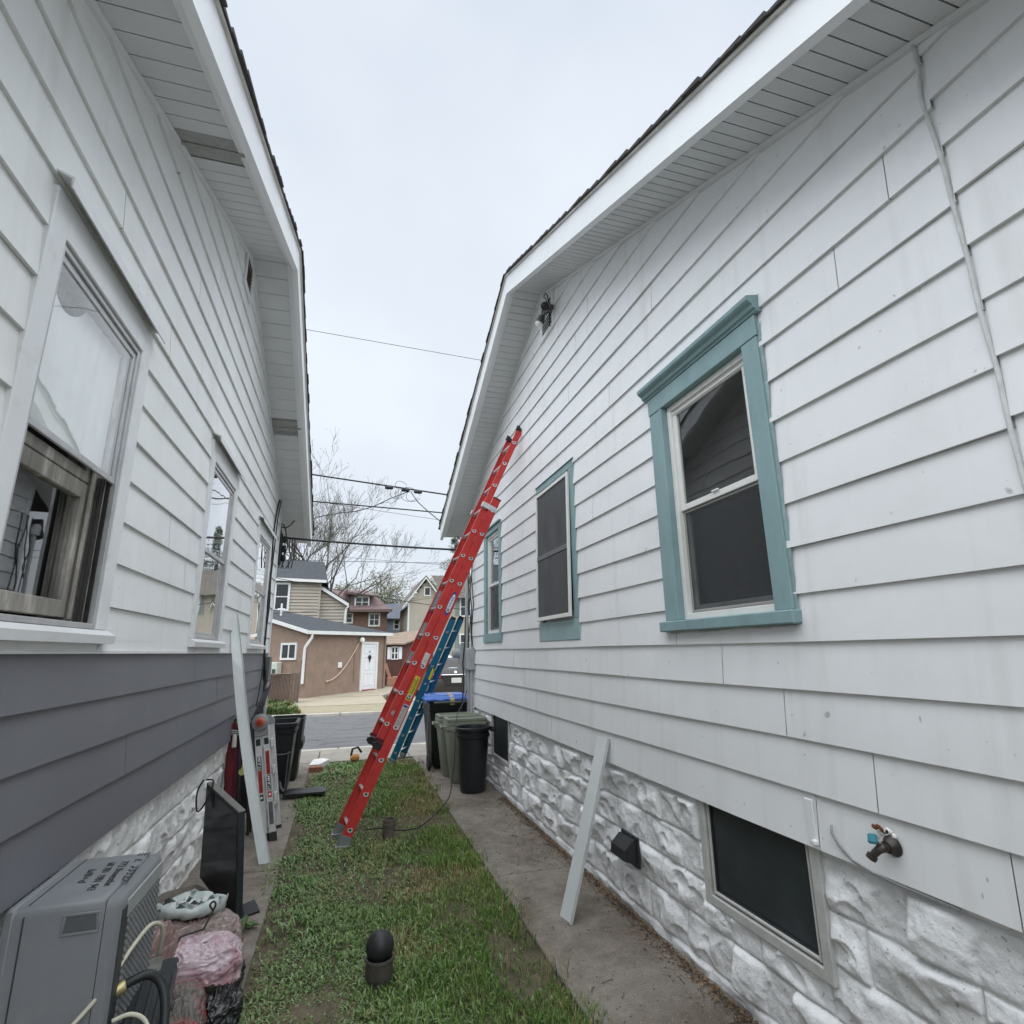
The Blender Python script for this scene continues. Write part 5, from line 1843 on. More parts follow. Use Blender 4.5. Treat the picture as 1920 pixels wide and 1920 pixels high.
# ---- flat television leaning on its side
tv = thing('television', 'discarded flat black television propped on its side against the left wall', 'television', (-0.70, 4.45, 0))
c00, c10 = Vector((-0.555, 4.33, 0.02)), Vector((-0.845, 4.62, 0.22))
c01, c11 = Vector((-0.605, 4.36, 0.655)), Vector((-0.865, 4.62, 0.80))
nrm = (c10 - c00).cross(c01 - c00).normalized()
if nrm.y > 0:
    nrm = -nrm
m = MB().prism([c00, c10, c11, c01], nrm * -0.045)
m.build('housing', pm('dark_tv_plastic', (0.02, 0.026, 0.028), rough=0.4, var=0.25, scale=12, dirt=(0.05, 0.06, 0.06), dscale=14, damt=0.5), tv)
cc = (c00 + c10 + c01 + c11) / 4
q = [cc + (p - cc) * 0.93 + nrm * 0.0015 for p in (c00, c10, c11, c01)]
m = MB().prism(q, nrm * 0.0008)
m.build('screen', pm('smeared_black_screen', (0.012, 0.013, 0.015), rough=0.16, var=0.3, scale=6, spec=0.6, dirt=(0.03, 0.03, 0.032), dscale=6, damt=0.6, rvar=0.1), tv)
m = MB()
tp2 = [c01 + nrm * 0.002, c11 + nrm * 0.002, c11 + nrm * 0.002 + Vector((0, 0, -0.03)), c01 + nrm * 0.002 + Vector((0, 0, -0.03))]
m.prism([c01 + Vector((0, 0, 0.001)), c11 + Vector((0, 0, 0.001)), c11 - nrm * 0.05 + Vector((0, 0, 0.001)), c01 - nrm * 0.05 + Vector((0, 0, 0.001))], (0, 0, 0.006))
m.build('top_edge', pm('dusty_tv_edge', (0.16, 0.155, 0.145), rough=0.8, var=0.25, scale=20), tv)
m = MB()
m.tube([c11 + Vector((0.0, -0.02, 0.03)), c11 + Vector((0.05, -0.05, 0.02)), c11 + Vector((0.02, -0.06, -0.10)), c11 + Vector((-0.03, -0.05, -0.16)), c11 + Vector((-0.05, -0.02, -0.05)), c11 + Vector((-0.02, -0.01, 0.03))], 0.006, 6, soft=5)
m.build('cord', M_cable, tv, smooth='all')
m = MB().prism([(-0.60, 4.42, 0.0), (-0.44, 4.52, 0.0), (-0.50, 4.72, 0.0), (-0.62, 4.60, 0.0)], (0, 0, 0.014))
m.prism([(-0.57, 4.42, 0.01), (-0.55, 4.50, 0.01), (-0.60, 4.52, 0.12), (-0.60, 4.46, 0.14)], (0.02, 0, 0))
m.build('stand', M_black, tv)

# ---- grey boxy air conditioner
M_ac = pm('grey_ac_casing', (0.195, 0.205, 0.215), rough=0.55, var=0.05, scale=6, bump=0.05, bscale=60, dirt=(0.26, 0.265, 0.265), dscale=4, damt=0.4)
M_acdark = pm('ac_dark_plastic', (0.045, 0.048, 0.052), rough=0.5, var=0.15)
ac = thing('air_conditioner', 'big grey box air conditioner with black handwriting on its top', 'air conditioner', (-0.86, 2.78, 0))
ax0, ax1, ay0, ay1, az = -1.04, -0.705, 2.52, 3.03, 0.845
m = MB()
rings = []
for z, e in ((0.04, 0.0), (az - 0.03, 0.0), (az - 0.012, 0.005), (az - 0.003, 0.014), (az, 0.026)):
    rings.append([(ax0 + e, ay0 + e, z), (ax1 - 0.045 - e, ay0 + e, z), (ax1 - 0.045 - e, ay1 - e, z), (ax0 + e, ay1 - e, z)])
m.loft(rings)
body = m.build('casing', M_ac, ac, smooth=True)
m = MB()
rings = []
for z, e in ((0.04, 0.0), (az - 0.035, 0.0), (az - 0.016, 0.006), (az - 0.008, 0.016)):
    rings.append([(ax1 - 0.043, ay0 + 0.004 + e, z), (ax1 - 0.008 - e * 0.6, ay0 + 0.004 + e, z), (ax1 - e * 0.6, ay0 + 0.03 + e, z), (ax1 - e * 0.6, ay1 - 0.03 - e, z), (ax1 - 0.008 - e * 0.6, ay1 - 0.004 - e, z), (ax1 - 0.043, ay1 - 0.004 - e, z)])
m.loft(rings)
m.build('front_bezel', M_ac, ac, smooth=True)
m = MB().cbox(ax0 - 0.002, ax0 + 0.03, ay0 - 0.003, ay1 + 0.003, 0.04, az + 0.003, 0.01)
m.build('rear_flange', M_ac, ac, smooth=True)
# hand grip rim; a flat dark quad paints the shade of its hollow
m = MB()
hx0, hx1, hz0, hz1 = -0.865, -0.768, 0.755, 0.805
y = ay0
m.cbox(hx0 - 0.008, hx1 + 0.008, y - 0.004, y + 0.001, hz1, hz1 + 0.008, 0.002)
m.cbox(hx0 - 0.008, hx1 + 0.008, y - 0.004, y + 0.001, hz0 - 0.008, hz0, 0.002)
m.cbox(hx0 - 0.008, hx0, y - 0.004, y + 0.001, hz0, hz1, 0.002)
m.cbox(hx1, hx1 + 0.008, y - 0.004, y + 0.001, hz0, hz1, 0.002)
g = m.build('hand_grip', M_ac, ac, smooth=True)
m = MB()
m.quad((hx0, y - 0.0008, hz0), (hx1, y - 0.0008, hz0), (hx1 - 0.006, y - 0.0008, hz1), (hx0 + 0.004, y - 0.0008, hz1))
m.build('grip_hollow_shade', pm('grip_shade_grey', (0.10, 0.105, 0.108), rough=0.6), g)
# slatted grille on the alley side
m = MB()
xg = ax1 + 0.001
gy0, gy1, gz0, gz1 = ay0 + 0.10, ay1 - 0.035, 0.10, az - 0.10
MB().box(xg - 0.002, xg, gy0, gy1, gz0, gz1).build('grille_backing', M_acdark, ac)
n = 26
for k in range(-10, n + 18):
    a = k * 0.0225
    for sgn in (1, -1):
        y0, z0 = gy0, gz0 + a
        y1, z1 = gy1, gz0 + a + sgn * (gy1 - gy0) * 0.75
        pts = []
        t0, t1 = 0.0, 1.0
        d = z1 - z0
        if d > 0:
            t0, t1 = max(t0, (gz0 - z0) / d), min(t1, (gz1 - z0) / d)
        else:
            t0, t1 = max(t0, (gz1 - z0) / d), min(t1, (gz0 - z0) / d)
        if t1 - t0 < 0.02:
            continue
        p, q_ = Vector((xg + 0.002, y0 + (y1 - y0) * t0, z0 + d * t0)), Vector((xg + 0.002, y0 + (y1 - y0) * t1, z0 + d * t1))
        dr_ = (q_ - p).normalized()
        m.obox((p + q_) / 2, dr_, X3, dr_.cross(X3), (q_ - p).length / 2, 0.0025, 0.0026)
m.build('grille', pm('grille_grey', (0.2, 0.205, 0.21), rough=0.5, var=0.1), ac)
m = MB().cbox(xg - 0.004, xg + 0.004, ay0 + 0.08, ay1 - 0.02, az - 0.095, az - 0.035, 0.004)
m.build('control_strip', pm('pale_grey_panel', (0.33, 0.345, 0.345), rough=0.45, var=0.05), ac)
m = MB().cbox(xg - 0.004, xg + 0.003, ay0 + 0.035, ay0 + 0.095, 0.10, az - 0.05, 0.003)
m.build('side_panel', M_acdark, ac)
m = MB()
for k in range(4):
    m.box(ax1 - 0.09 + 0.012 * k, ax1 - 0.085 + 0.012 * k, ay1 - 0.05, ay1 - 0.02, az + 0.0002, az + 0.0012)
m.build('vent_slot', M_acdark, ac)
m = MB()
m.tube([(ax0 + 0.055, ay0 - 0.001, 0.05), (ax0 + 0.055, ay0 - 0.001, az - 0.03), (ax0 + 0.055, ay0 + 0.025, az + 0.0005), (ax0 + 0.055, ay1 - 0.03, az + 0.0005)], 0.0025, 6)
m.build('panel_seam', M_acdark, ac)
# marker handwriting, running towards the camera
rd_, ud_ = Vector((0.10, -1, 0)).normalized(), Vector((1, 0.10, 0)).normalized()
for i, (txt, wd, y0) in enumerate((('L  77727', 0.27, 2.93), ('772 Bouesthe', 0.27, 2.92), ('60 781 1981 943', 0.30, 2.92), ('b/8+d', 0.15, 2.86))):
    lettering(txt, M_ink, ac, Vector((-0.785 - 0.047 * i, y0, az + 0.0012)), rd_, ud_, 0.027, 0.0002, name='handwriting', width=wd, bold=0.014, shear=0.2)
lab_ = [o for o in COL.objects if o.parent == ac]

# cables and hoses around it
m = MB().tube([(-0.99, 2.30, 0.34), (-0.92, 2.36, 0.40), (-0.82, 2.44, 0.47), (-0.735, 2.54, 0.55), (-0.69, 2.68, 0.625), (-0.665, 2.78, 0.65), (-0.64, 2.83, 0.63), (-0.635, 2.86, 0.58), (-0.65, 2.9, 0.5)], 0.0075, 10, soft=6)
o = m.build('power_cable', pm('cream_cable', (0.50, 0.48, 0.38), rough=0.5, var=0.1, scale=20), smooth='all')
tag(o, 'cream power cable arching in front of the grey air conditioner', 'cable')
m = MB().tube([(-0.705, 2.62, 0.52), (-0.66, 2.64, 0.535), (-0.615, 2.66, 0.535), (-0.575, 2.66, 0.50), (-0.545, 2.62, 0.44), (-0.53, 2.56, 0.36), (-0.53, 2.50, 0.26)], 0.0155, 12, soft=6)
ho = m.build('drain_hose', pm('black_hose', (0.018, 0.02, 0.021), rough=0.5, var=0.2), smooth='all')
tag(ho, 'thick black hose curving over the dark crate beside the air conditioner', 'hose')
m = MB().lathe([(0.016, 0), (0.02, 0.004), (0.02, 0.03), (0.016, 0.035)], (-0.712, 2.617, 0.518), (1, 0.3, 0.3), 14)
m.build('hose_clamp', pm('brass', (0.45, 0.40, 0.2), rough=0.4, metal=0.6), ho, smooth=True)
m = MB().tube([(-0.69, 2.55, 0.46), (-0.64, 2.565, 0.465), (-0.59, 2.56, 0.44), (-0.56, 2.52, 0.39), (-0.55, 2.46, 0.30)], 0.007, 10, soft=6)
o = m.build('power_cable', MATS['cream_cable'], smooth='all')
tag(o, 'short cream cable lying over the ridged lid of the dark crate', 'cable')

# ---- dark storage crate with a ridged lid
bx = thing('storage_crate', 'dark plastic crate with a ridged lid between the air conditioner and the bags', 'crate', (-0.64, 2.8, 0))
bx0, bx1, by0, by1, bz = -0.71, -0.565, 2.35, 3.10, 0.40
MB().loft([rrect((bx0 + bx1) / 2, (by0 + by1) / 2, (bx1 - bx0) / 2 - 0.02, (by1 - by0) / 2 - 0.02, 0.02, 0.0), rrect((bx0 + bx1) / 2, (by0 + by1) / 2, (bx1 - bx0) / 2 - 0.006, (by1 - by0) / 2 - 0.006, 0.02, bz - 0.05)]).build('body', pm('smoky_plastic', (0.035, 0.034, 0.032), rough=0.3, var=0.25, scale=5, dirt=(0.07, 0.065, 0.05), dscale=5, damt=0.5), bx, smooth=True)
m = MB()
m.cbox(bx0, bx1, by0, by1, bz - 0.05, bz, 0.01)
for k in range(4):
    x = bx0 + 0.03 + 0.034 * k
    m.cbox(x, x + 0.014, by0 + 0.03, by1 - 0.16, bz - 0.002, bz + 0.010, 0.003)
lid = m.build('lid', pm('charcoal_lid', (0.03, 0.034, 0.037), rough=0.35, var=0.2, scale=7, dirt=(0.06, 0.06, 0.06), dscale=8, damt=0.4), bx, smooth=True)
m = MB()
rr = random.Random(31)
for k in range(14):
    y = rr.uniform(by0, by1 - 0.05)
    m.box(bx1 - 0.003, bx1 + 0.001, y, y + rr.uniform(0.01, 0.05), bz - 0.008, bz + 0.001)
m.build('worn_edge', pm('scuffed_white', (0.45, 0.45, 0.43), rough=0.6, var=0.2), lid)['kind'] = 'stuff'
m = MB()
m.cbox(bx0 + 0.01, bx1 - 0.06, by1 - 0.14, by1 - 0.02, bz + 0.0005, bz + 0.02, 0.004)
m.build('window_plate', pm('dusty_clear_plate', (0.14, 0.14, 0.12), rough=0.4, var=0.3, scale=20), lid)
bx.rotation_euler.z = radians(9)


# ---- bags
def bag(name, label, c, dims, mats, seed, rot=0.0, wr=0.02, flat=0.35, cat='bag', group='bags of rubbish beside the air conditioner', tilt=0.0, freq=9, split=None, zfun=None):
    """crumpled plastic sack: superellipsoid displaced by wrinkles"""
    r = np.random.RandomState(seed)
    nu, nv = 170, 92
    u = np.linspace(0, 2 * pi, nu, endpoint=False)
    v = np.linspace(-pi / 2, pi / 2, nv)
    U, V = np.meshgrid(u, v)
    e1, e2 = 0.55, 0.6
    sg = lambda x, e: np.sign(x) * np.abs(x) ** e
    x = sg(np.cos(V), e1) * sg(np.cos(U), e2)
    y = sg(np.cos(V), e1) * sg(np.sin(U), e2)
    z = sg(np.sin(V), 0.75)
    P = np.stack([x.ravel(), y.ravel(), z.ravel()], 1)
    th = r.uniform(0, pi)
    Q = P @ np.array([[cos(th), -sin(th), 0], [sin(th), cos(th), 0], [0, 0, 1]])
    rd1 = 1 - np.abs(2 * fbm(Q * [freq * 0.22, freq * 0.75, freq * 0.35] + seed, seed, 3) - 1)
    rd2 = 1 - np.abs(2 * fbm(Q * [freq * 0.9, freq * 0.3, freq * 0.5] + seed * 3, seed + 7, 3) - 1)
    big = fbm(Q * 1.6 + seed, seed + 3, 2) - 0.5
    rd3 = 1 - np.abs(2 * fbm(Q * [freq * 1.6, freq * 1.1, freq * 1.9] + seed * 5, seed + 13, 2) - 1)
    d = 1 + 0.26 * big
    P = P * d[:, None]
    P = P * np.array(dims) / 2
    nrm_ = P / (np.linalg.norm(P, axis=1)[:, None] + 1e-9)
    P = P + nrm_ * (wr * (np.maximum(rd1 ** 4, rd2 ** 4 * 0.85) + 0.15 * rd3 ** 4 - 0.35))[:, None]
    zb = -dims[2] / 2 * 0.8
    P[:, 2] = np.maximum(P[:, 2], zb)
    P[:, 2] -= zb
    if tilt:
        P[:, 2] += np.clip((P[:, 0]) * tilt, -0.2, 0.2) * (P[:, 2] / dims[2])
    ca, sa = cos(rot), sin(rot)
    X = c[0] + P[:, 0] * ca - P[:, 1] * sa
    Y = c[1] + P[:, 0] * sa + P[:, 1] * ca
    Z = c[2] + P[:, 2]
    m = MB()
    m.v = list(zip(X.tolist(), Y.tolist(), Z.tolist()))
    for j in range(nv - 1):
        for i in range(nu):
            i2 = (i + 1) % nu
            m.f.append((j * nu + i, j * nu + i2, (j + 1) * nu + i2, (j + 1) * nu + i))
            k = 0
            if split is not None:
                zz = (Z[j * nu + i] - c[2]) / dims[2]
                k = split(zz, u[i], (j, i))
            m.mi.append(k)
    mats = mats if isinstance(mats, (list, tuple)) else [mats]
    o = m.build(name, mats if len(mats) > 1 else mats[0], smooth='all')
    tag(o, label, cat, group)
    return o


M_brownbag = pm('cloudy_brown_bag', (0.22, 0.165, 0.145), rough=0.22, var=0.22, scale=10, spec=0.7, bump=0.35, bscale=26, dirt=(0.38, 0.33, 0.31), dscale=9, damt=0.55, dpos=0.55, stretch=(1, 2.2, 1))
M_brownbag2 = pm('pinkish_brown_bag', (0.23, 0.15, 0.135), rough=0.3, var=0.2, scale=10, spec=0.6, bump=0.35, bscale=26, dirt=(0.4, 0.31, 0.29), dscale=11, damt=0.6, dpos=0.56, stretch=(2.2, 1, 1))
M_pinkbag = pm('pink_print_bag', (0.50, 0.39, 0.42), rough=0.25, var=0.15, scale=8, spec=0.7, bump=0.3, bscale=28, dirt=(0.28, 0.05, 0.08), dscale=4.5, damt=0.85, dpos=0.5, specks=(((0.06, 0.05, 0.09), 26, 0.72, 0.8),))
M_olivebag = pm('soil_in_clear_bag', (0.06, 0.05, 0.03), rough=0.45, var=0.4, scale=14, bump=0.3, bscale=30)
M_blackbag = pm('black_bin_bag', (0.012, 0.013, 0.014), rough=0.28, var=0.3, scale=8, spec=0.6, bump=0.4, bscale=24, dirt=(0.04, 0.042, 0.044), dscale=10, damt=0.5)
M_redbag = pm('red_grey_bag', (0.13, 0.115, 0.10), rough=0.35, var=0.3, scale=10, spec=0.5, bump=0.35, bscale=26, dirt=(0.30, 0.012, 0.025), dscale=5, damt=0.95, dpos=0.48, stretch=(1, 1.8, 1))
M_greenbag = pm('pale_green_bag', (0.50, 0.55, 0.53), rough=0.4, var=0.12, scale=8, spec=0.5, bump=0.3, bscale=26)
bag('rubbish_bag', 'flat pale brown plastic sack below the open white bag', (-0.70, 3.74, 0.0), (0.50, 0.52, 0.30), M_brownbag, 3, rot=0.15, wr=0.026, freq=8)
bag('rubbish_bag', 'square pinkish brown sack standing against the grille of the air conditioner', (-0.80, 3.27, 0.02), (0.17, 0.36, 0.46), M_brownbag2, 8, rot=-0.3, wr=0.024, freq=8)
bag('rubbish_bag', 'bulging pink and white bag with soil showing at its base', (-0.60, 3.44, 0.09), (0.38, 0.26, 0.24), [M_pinkbag, M_olivebag], 12, rot=0.05, wr=0.022, freq=7, split=lambda z, a, ji: 1 if z < 0.30 + 0.06 * sin(3 * a) else 0)
bag('rubbish_bag', 'small crumpled black bag on the walk in front of the pink bag', (-0.485, 3.33, 0.0), (0.19, 0.27, 0.17), M_blackbag, 17, rot=0.3, wr=0.035, freq=3.5)
bag('rubbish_bag', 'red and grey crumpled sack between the dark crate and the black bag', (-0.575, 3.04, 0.0), (0.18, 0.48, 0.28), M_redbag, 21, rot=0.16, wr=0.026, freq=8)
bag('rubbish_bag', 'low dark crumpled sack under the brown sack', (-0.56, 3.66, 0.0), (0.28, 0.26, 0.13), M_blackbag, 33, rot=0.0, wr=0.015)
# open pale green bag with torn paper inside
ob = thing('rubbish_bag', 'torn open white and pale green bag lying on the brown sack', 'bag', (-0.72, 3.88, 0.27), 'bags of rubbish beside the air conditioner')
rings = []
r = np.random.RandomState(5)
for t, sx, sy, dz in ((0, 0.14, 0.05, 0.0), (0.2, 0.175, 0.08, 0.012), (0.6, 0.19, 0.095, 0.045), (1.0, 0.185, 0.09, 0.075), (1.05, 0.175, 0.08, 0.078), (0.7, 0.165, 0.07, 0.04), (0.5, 0.13, 0.05, 0.035)):
    rings.append([(-0.745 + sx * cos(a) * (1 + 0.04 * sin(5 * a)) + 0.006 * r.randn(), 3.88 + sy * sin(a) * (1 + 0.08 * sin(4 * a + 1)) + 0.006 * r.randn(), 0.27 + dz + 0.014 * sin(3 * a + t * 3) * t + 0.005 * r.randn()) for a in np.linspace(0, 2 * pi, 40, endpoint=False)])
MB().loft(rings).build('sack', M_greenbag, ob, smooth='all')
m = MB()
rr = random.Random(41)
for k in range(26):
    c_ = Vector((-0.745 + rr.uniform(-0.14, 0.14), 3.88 + rr.uniform(-0.055, 0.055), 0.318 + rr.uniform(0, 0.02)))
    a = rr.uniform(0, pi)
    d1 = Vector((cos(a), sin(a), rr.uniform(-.5, .5))).normalized()
    d2 = d1.cross(Vector((rr.uniform(-.4, .4), rr.uniform(-.4, .4), 1))).normalized()
    s_ = rr.uniform(0.018, 0.035)
    m.add([c_ - d1 * s_ - d2 * s_ * .6, c_ + d1 * s_ - d2 * s_ * .5, c_ + d1 * s_ * .8 + d2 * s_ * .6 + Vector((0, 0, .012)), c_ - d1 * s_ * .7 + d2 * s_ * .7, c_ + Vector((0, 0, 0.016))], [(0, 1, 4), (1, 2, 4), (2, 3, 4), (3, 0, 4)], (0, 2, 0, 3, 2, 1, 0)[k % 7])
m.build('contents', [pm('dark_green_scrap', (0.05, 0.08, 0.07), rough=0.5), pm('pink_scrap', (0.55, 0.26, 0.3), rough=0.5), pm('white_scrap', (0.6, 0.6, 0.58), rough=0.5), M_dark], ob)['kind'] = 'stuff'
m = MB()
m.tube([(-0.60, 3.52, 0.33), (-0.585, 3.56, 0.36), (-0.575, 3.58, 0.385), (-0.565, 3.585, 0.41), (-0.578, 3.588, 0.425), (-0.592, 3.585, 0.41), (-0.575, 3.575, 0.39)], 0.005, 6, soft=5)
m.tube([(-0.60, 3.52, 0.33), (-0.64, 3.50, 0.33), (-0.69, 3.48, 0.325), (-0.70, 3.46, 0.31)], 0.005, 6, soft=5)
o = m.build('cord', M_cable, smooth='all')
tag(o, 'black cord looped on top of the pink bag', 'cord')


def rock(c, s, seed, label, mat, dims=(1, 0.8, 0.6)):
    bm = bmesh.new()
    bmesh.ops.create_icosphere(bm, subdivisions=4, radius=1)
    co = np.array([v.co[:] for v in bm.verts])
    n = fbm(co * 1.3 + seed, seed, 4) - 0.5
    co = co * (1 + 0.9 * n)[:, None] * np.array(dims) * s
    co[:, 2] = np.maximum(co[:, 2], -0.3 * s)
    m = MB()
    m.v = [(c[0] + p[0], c[1] + p[1], c[2] + p[2] + 0.3 * s) for p in co]
    m.f = [tuple(v.index for v in f.verts) for f in bm.faces]
    m.mi = [0] * len(m.f)
    bm.free()
    o = m.build('stone', mat, smooth='all')
    tag(o, label, 'stone')


M_rock = pm('brown_fieldstone', (0.16, 0.14, 0.115), rough=0.9, var=0.3, scale=9, bump=0.5, bscale=40, dirt=(0.08, 0.075, 0.055), dscale=5, damt=0.6)
rock((-0.92, 4.50, 0.0), 0.20, 3, 'flat brown stone at the wall base behind the television', M_rock, (0.9, 1.2, 0.7))
rock((-0.93, 3.78, 0.0), 0.13, 9, 'mossy dark stone between the wall and the brown sack', M_rock, (0.9, 1.0, 1.4))

# ================================================================ THINGS IN THE GRASS
pp = thing('vent_pipe', 'dark pipe stub with a black ball cap in the near grass', 'pipe', (0.272, 3.45, 0), 'pipe stubs in the grass')
M_iron = pm('weathered_pipe', (0.075, 0.066, 0.058), rough=0.7, var=0.35, scale=14, bump=0.3, bscale=50, dirt=(0.10, 0.085, 0.07), dscale=9, damt=0.6)
MB().lathe([(0.052, -0.03), (0.054, 0.022), (0.068, 0.028), (0.071, 0.036), (0.071, 0.10), (0.075, 0.104), (0.075, 0.114), (0.064, 0.116), (0.056, 0.09), (0.01, 0.08)], (0.272, 3.45, 0), (0, 0, 1), 30).build('collar', M_iron, pp, smooth=True)
MB().lathe([(0.045, 0.085), (0.047, 0.115), (0.063, 0.125), (0.072, 0.145), (0.074, 0.168), (0.066, 0.198), (0.046, 0.220), (0.021, 0.231), (0.003, 0.233)], (0.272, 3.45, 0), (0.0, 0.03, 1), 32).build('ball_cap', pm('black_ball', (0.02, 0.021, 0.023), rough=0.5, var=0.15, scale=12), pp, smooth=True)
p2 = thing('vent_pipe', 'short open grey brown pipe stub beside the foot of the red ladder', 'pipe', (0.50, 5.84, 0), 'pipe stubs in the grass')
MB().lathe([(0.055, -0.03), (0.056, 0.085), (0.062, 0.09), (0.062, 0.115), (0.058, 0.118), (0.058, 0.15), (0.050, 0.15), (0.048, 0.05), (0.01, 0.04)], (0.50, 5.84, 0), (0, 0, 1), 28).build('body', pm('grey_brown_pipe', (0.12, 0.10, 0.085), rough=0.7, var=0.3, scale=12, dirt=(0.05, 0.045, 0.04), dscale=9, damt=0.6), p2, smooth=True)
pts = [(1.80, 8.5, 1.1), (1.70, 8.2, 0.98), (1.50, 7.65, 0.86), (1.37, 7.12, 0.74), (1.32, 6.9, 0.45), (1.25, 6.75, 0.12), (1.12, 6.5, 0.05), (0.98, 6.2, 0.05), (0.82, 5.92, 0.04), (0.70, 5.80, 0.05), (0.56, 5.82, 0.05), (0.42, 5.95, 0.045), (0.28, 6.0, 0.03)]
o = MB().tube(pts, 0.006, 8, soft=6).build('black_cord', M_cable, smooth='all')
tag(o, 'thin black cord running from the bins over the grass to the open pipe stub', 'cord')
# orange handled tool behind the red ladder
tl = thing('hand_tool', 'small orange and black tool lying by the sidewalk behind the ladder', 'tool', (0.26, 9.7, 0.02))
MB().cbox(0.19, 0.33, 9.64, 9.74, 0.02, 0.12, 0.03).build('body', pm('tool_orange', (0.50, 0.22, 0.06), rough=0.5, var=0.2), tl, smooth=True)
m = MB()
m.tube([(0.20, 9.69, 0.10), (0.22, 9.69, 0.20), (0.30, 9.69, 0.22), (0.36, 9.69, 0.14)], 0.018, 8)
m.build('handle', M_black, tl, smooth=True)
# chalky kerb stone and brick at the grass end
m = MB()
m.prism([(-0.40, 9.35, -0.02), (-0.26, 9.35, -0.02), (-0.12, 9.72, -0.02), (-0.22, 9.86, -0.02), (-0.36, 9.8, -0.02)], (0, 0, 0.085))
o = m.build('edging_stone', pm('chalk_white', (0.62, 0.61, 0.58), rough=0.9, var=0.12, scale=9, bump=0.3, bscale=40))
tag(o, 'chalky white edging stone at the sidewalk end of the grass', 'stone')
m = MB().cbox(-0.395, -0.20, 9.20, 9.30, -0.02, 0.055, 0.008)
o = m.build('brick', pm('red_brick_piece', (0.26, 0.11, 0.07), rough=0.9, var=0.25, scale=20))
tag(o, 'broken red brick below the chalky edging stone', 'brick')
# ================================================================ ACROSS THE STREET
M_stucco = pm('tan_stucco', (0.27, 0.195, 0.15), rough=0.95, var=0.14, scale=3, bump=0.9, bscale=45, dirt=(0.235, 0.15, 0.12), dscale=0.9, damt=0.6)  # distance haze painted in as lowered saturation
M_shg = pm('charcoal_shingles', (0.05, 0.054, 0.06), rough=0.95, var=0.35, scale=9, bump=0.5, bscale=30)
M_wtrim = pm('white_house_trim', (0.72, 0.72, 0.70), rough=0.5, var=0.05)
M_wdoor = pm('white_door', (0.74, 0.75, 0.76), rough=0.4, var=0.04)
M_dkglass = pm('dark_house_glass', (0.03, 0.033, 0.038), rough=0.12, spec=0.6, var=0.2, scale=2)
M_redroof = pm('hazy_red_roof', (0.17, 0.115, 0.115), rough=0.95, var=0.25, scale=5, dirt=(0.17, 0.14, 0.12), dscale=0.6, damt=0.7)  # red muted to put the haze of distance into the colour


def course_mat(name, col, line, axis, step, var=0.08):
    """horizontal lap or brick courses as real grooves would read at this distance: bump plus a darker joint"""
    m = pm(name, col, rough=0.7, var=var, scale=3)
    t = m.node_tree
    b = t.nodes['Principled BSDF']
    tc = t.nodes.new('ShaderNodeTexCoord')
    sp = t.nodes.new('ShaderNodeSeparateXYZ')
    t.links.new(tc.outputs['Object'], sp.inputs[0])
    md = t.nodes.new('ShaderNodeMath')
    md.operation = 'FLOORED_MODULO'
    md.inputs[1].default_value = step
    t.links.new(sp.outputs['Z'], md.inputs[0])
    dv_ = t.nodes.new('ShaderNodeMath')
    dv_.operation = 'DIVIDE'
    dv_.inputs[1].default_value = step
    t.links.new(md.outputs[0], dv_.inputs[0])
    bp = t.nodes.new('ShaderNodeBump')
    bp.inputs['Strength'].default_value = 1.0
    bp.inputs['Distance'].default_value = 0.02
    bp.invert = True
    t.links.new(dv_.outputs[0], bp.inputs['Height'])
    t.links.new(bp.outputs[0], b.inputs['Normal'])
    return m


def lapped(name, o, u, L, z0, z1, step, mat, parent, top=None, proud=0.018):
    """wall of lapped boards from o along unit u, facing n = u x z; top(s) gives the height limit"""
    m = MB()
    u = Vector(u).normalized()
    n = u.cross(Z3)
    o = Vector((o[0], o[1], 0))
    z = z0
    while z < z1 - 1e-4:
        zb = min(z + step, z1)
        N = 24 if top else 1
        for k in range(N):
            sa, sb2 = L * k / N, L * (k + 1) / N
            ta, tb = (zb, zb) if not top else (min(zb, top(sa)), min(zb, top(sb2)))
            if max(ta, tb) <= z + 1e-3:
                continue
            ta, tb = max(ta, z + 1e-3), max(tb, z + 1e-3)
            fa = (zb - ta) / step * proud
            fb_ = (zb - tb) / step * proud
            m.quad(o + u * sa + n * proud + Z3 * z, o + u * sb2 + n * proud + Z3 * z, o + u * sb2 + n * fb_ + Z3 * tb, o + u * sa + n * fa + Z3 * ta)
            m.quad(o + u * sa + n * proud + Z3 * z, o + u * sb2 + n * proud + Z3 * z, o + u * sb2 + Z3 * z, o + u * sa + Z3 * z)
        z = zb
    return m.build(name, mat, parent)


